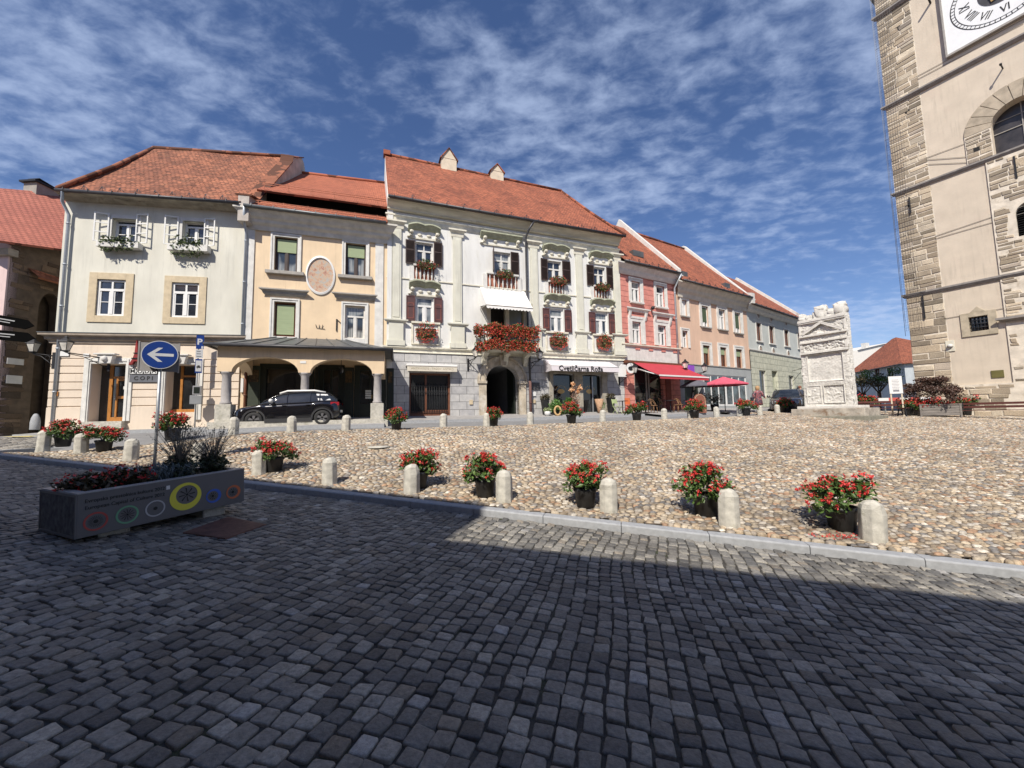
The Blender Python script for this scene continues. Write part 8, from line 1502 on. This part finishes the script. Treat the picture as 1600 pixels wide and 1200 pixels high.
    t = thing('flower_display', 'tall display of orange and pale dried flowers at the flower shop entrance', 'flowers', W3(899, -1.0)); fol('stem', clump_pts(380, (0,0,.9), (.3,.28,.75), .1, .1), .05, leafm('dry_pink_brown', (.25,.13,.09), (.42,.28,.2)), t); blooms('blooms', np.concatenate([clump_pts(30, c_, (.12,.1,.12), .1) for c_ in ((-.1,0,1.75),(.3,0,1.55),(-.15,.0,1.45),(.2,0,1.3))]), .07, leafm('orange_cream_bloom', (.62,.30,.13), (.75,.6,.4)), t); MB().lathe([(.14,0),(.2,.3)], 10).build('pot', POTM, t)
    t = thing('fern_pot', 'low bright green plant behind the big flower pot at the flower shop', 'potted plant', W3(891, -.6)); fol('foliage', clump_pts(400, (0,0,.75), (.38,.3,.2), .1), .06, LEAFG, t); MB().lathe([(.16,0),(.22,.6)], 12).build('pot', POTM, t)
    t = thing('basket', 'tan woven basket of dried flowers right of the flower shop door', 'basket', W3(937, -.7)); MB().lathe([(.1,0),(.15,.3),(.28,.85),(.26,.86)], 14).build('basket_body', M('wicker', (.45,.28,.17), var=.3, vs=16), t); fol('foliage', clump_pts(160, (.12,0,.5), (.25,.2,.3), .1), .05, LEAFG, t)
cafe()
# ---- people ----
def skin(name, joints, bones, mat, parent, sub=2):
    me = bpy.data.meshes.new(name); me.from_pydata([j[0] for j in joints], bones, []); o = bpy.data.objects.new(name, me); COL.objects.link(o); o.parent = parent; me.materials.append(mat)
    m = o.modifiers.new('skin', 'SKIN'); m.use_smooth_shade = True; 
    sv = me.skin_vertices[0].data if me.skin_vertices else None
    if sv is None: 
        bpy.context.view_layer.objects.active = o; me.skin_vertices.new() if hasattr(me.skin_vertices, 'new') else None; sv = me.skin_vertices[0].data
    for i, j in enumerate(joints): sv[i].radius = j[1] if hasattr(j[1], '__len__') else (j[1], j[1])
    sv[0].use_root = True; s = o.modifiers.new('sub', 'SUBSURF'); s.levels = sub; s.render_levels = sub; return o
def tubemesh(b, pts, rad, n=10, m=0): return b.tube(pts, rad, n, m)
def person():
    x, y, _ = dpt(1186, 24.5); z = G(x, y); t = thing('person', 'woman in a patterned knee length coat walking away, dark bag over her left arm', 'person', (x, y, z), radians(-15)); SK = M('skin', (.55,.34,.25), var=.05, bmp=0)
    J = [((0,0,.92),(.13,.1)),((0,0,1.1),(.12,.09)),((0,-.01,1.32),(.15,.09)),((0,0,1.44),(.055,.055)),((0,.01,1.5),(.05,.05)),((0,.02,1.6),(.085,.1)),((0,.02,1.67),(.06,.07)),
         ((-.17,0,1.38),(.055,.055)),((-.26,.02,1.14),(.045,.045)),((-.24,-.08,.92),(.035,.035)),((-.23,-.12,.84),(.03,.02)),((.17,0,1.38),(.055,.055)),((.29,.06,1.16),(.045,.045)),((.38,-.02,.98),(.035,.035)),((.41,-.05,.9),(.03,.02)),
         ((-.09,0,.86),(.09,.09)),((-.1,-.08,.47),(.055,.055)),((-.1,.02,.1),(.04,.04)),((-.1,-.1,.04),(.035,.03)),((.09,0,.86),(.09,.09)),((.1,.1,.48),(.055,.055)),((.1,.3,.14),(.04,.04)),((.1,.22,.05),(.035,.03))]
    B = [(0,1),(1,2),(2,3),(3,4),(4,5),(5,6),(2,7),(7,8),(8,9),(9,10),(2,11),(11,12),(12,13),(13,14),(0,15),(15,16),(16,17),(17,18),(0,19),(19,20),(20,21),(21,22)]
    b = MB(); R = lambda q: max(q) if hasattr(q, '__len__') else q
    skin_ok = True
    try: body = skin('body', J, B, SK, t)
    except Exception as e: print('skin fail', e); skin_ok = False; [b.tube([J[i][0], J[j][0]], [R(J[i][1]), R(J[j][1])], 10) for i, j in B]; b.build('body', SK, t)
    m, n, l, bb = nt('floral_coat'); tc = n.new('ShaderNodeTexCoord'); v = n.new('ShaderNodeTexVoronoi'); v.inputs['Scale'].default_value = 14; l.new(tc.outputs['Object'], v.inputs['Vector']); cr = n.new('ShaderNodeValToRGB'); e = cr.color_ramp.elements; e[0].color = (.07,.045,.06,1); e[1].color = (.5,.4,.36,1); q = e.new(.5); q.color = (.25,.08,.09,1); cr.color_ramp.interpolation = 'CONSTANT'; sp = n.new('ShaderNodeSeparateColor'); l.new(v.outputs['Color'], sp.inputs[0]); l.new(sp.outputs[0], cr.inputs[0]); l.new(cr.outputs[0], bb.inputs['Base Color'])
    c = MB(); c.lathe([(.24,.52),(.235,.7),(.2,.9),(.17,1.08),(.2,1.3),(.17,1.42),(.07,1.47)], 20, sy=.68)
    for A in ((7,8,9),(11,12,13)): p = [J[i][0] for i in A]; c.tube(p, [.078,.065,.055], 10)
    c.build('coat', m, t); h = MB(); h.lathe([(.06,1.44),(.115,1.5),(.125,1.6),(.115,1.7),(.05,1.75)], 14, (0,.03,0), sy=1.05); h.lathe([(.06,1.42),(.12,1.5),(.1,1.58)], 12, (0,.03,0)); h.build('hair', M('blonde_hair', (.42,.26,.13), var=.3, vs=20), t)
    g = MB(); g.box(-.42,-.3,-.16,.12,.78,1.02); g.tube([(-.36,-.12,1.0),(-.33,-.03,1.28),(-.36,.08,1.0)], .01, 5); g.build('handbag', M('navy_leather', (.015,.018,.03), rough=.5), t, .02); s = MB()
    for px_, py_, pz in ((-.1,-.06,.0),(.1,.26,.02)): s.prism([(py_-.13,pz),(py_+.08,pz),(py_+.08,pz+.07),(py_,pz+.1),(py_-.12,pz+.04)], px_-.04, px_+.04, plane='yz')
    s.build('shoes', OFFW, t, .01)
person()
def person2():
    x, y, _ = dpt(1253, 28.5); z = G(x, y); t = thing('person', 'person behind the grey car, only the reddish brown haired head showing', 'person', (x, y, z)); SK = bpy.data.materials['skin']
    J = [((0,0,.92),(.14,.1)),((0,0,1.3),(.17,.1)),((0,0,1.44),(.055,.055)),((0,.01,1.58),(.085,.1)),((0,.01,1.67),(.06,.07)),((-.2,0,1.34),(.05,.05)),((-.25,0,1.05),(.045,.045)),((-.25,-.05,.82),(.035,.035)),((.2,0,1.34),(.05,.05)),((.25,0,1.05),(.045,.045)),((.25,-.05,.82),(.035,.035)),((-.1,0,.8),(.09,.09)),((-.1,0,.1),(.05,.05)),((.1,0,.8),(.09,.09)),((.1,0,.1),(.05,.05))]
    skin('body', J, [(0,1),(1,2),(2,3),(3,4),(1,5),(5,6),(6,7),(1,8),(8,9),(9,10),(0,11),(11,12),(0,13),(13,14)], SK, t); c = MB(); c.lathe([(.19,.75),(.2,1.0),(.22,1.3),(.18,1.42),(.07,1.46)], 16, sy=.65); c.build('jacket', M('dark_jacket', (.04,.05,.08)), t); h = MB(); h.lathe([(.07,1.5),(.115,1.6),(.1,1.7),(.03,1.74)], 12, (0,.03,0)); h.build('hair', M('auburn_hair', (.18,.07,.04)), t); c = MB(); c.tube([(-.1,0,.8),(-.1,0,.05)], [.1,.06], 8); c.tube([(.1,0,.8),(.1,0,.05)], [.1,.06], 8); c.build('trousers', M('dark_trousers', (.03,.03,.04)), t)
person2()
# ---- pavement along the houses ----
def pavement():
    b = MB(); 
    pts = [F1.W(-.3, 0), F1.W(F1R, 0), F2.W(F2R, 0), F3.W(F3R, 0), F4.W(F4R, 0), F5.W(F5R, 0), F6.W(F6R+1, 0)]; wds = [1.0, 1.0, 3.4, 1.9, 2.6, 3.0, 1.5]
    fr = []
    for i, F in enumerate((F1, F1, F2, F3, F4, F5, F6)): w = wds[i]; fr.append((pts[i][0]-F.n[0]*w, pts[i][1]-F.n[1]*w))
    for i in range(len(pts)-1):
        n = 14; F = (F1, F2, F3, F4, F5, F6)[i]; w = (1.0, 3.5, 1.9, 2.9, 3.3, 1.6)[i]; a, c = np.array(pts[i][:2]), np.array(pts[i+1][:2])
        for k in range(n):
            p, q = a+(c-a)*k/n, a+(c-a)*(k+1)/n; nn = F.n[:2]; h = lambda v, d=0: (v[0], v[1], G(v[0], v[1])+.1+d); p1, q1 = p-nn*w, q-nn*w
            b.quad([h(p1),h(q1),h(q+nn*.3),h(p+nn*.3)], 0); b.quad([h(p1,-.25),h(q1,-.25),h(q1),h(p1)], 1); b.quad([h(p1,.004),h(p1+nn*.14,.004),h(q1+nn*.14,.004),h(q1,.004)], 1)
    tag(b.build('pavement', [M('pavement_slabs', (.30,.29,.28), rough=.9, var=.14, vs=3), KERB]), kind='structure')
    b = MB(); 
    for (p, q) in (((2,684),(44,684)),): a = gpt(*p); c = gpt(*q); n = 8; [b.quad([(a[0]+(c[0]-a[0])*k/n, a[1]+(c[1]-a[1])*k/n, G(a[0]+(c[0]-a[0])*k/n, a[1]+(c[1]-a[1])*k/n)+.035), (a[0]+(c[0]-a[0])*(k+1)/n, a[1]+(c[1]-a[1])*(k+1)/n, G(a[0]+(c[0]-a[0])*(k+1)/n, a[1]+(c[1]-a[1])*(k+1)/n)+.035), (a[0]+(c[0]-a[0])*(k+1)/n, a[1]+(c[1]-a[1])*(k+1)/n+.35, G(a[0], a[1])+.05+.1*0), (a[0]+(c[0]-a[0])*k/n, a[1]+(c[1]-a[1])*k/n+.35, G(a[0], a[1])+.05)]) for k in range(n)]
    tag(b.build('road_marking', M('worn_yellow_paint', (.5,.42,.16), var=.3, vs=20)), kind='structure')
pavement()
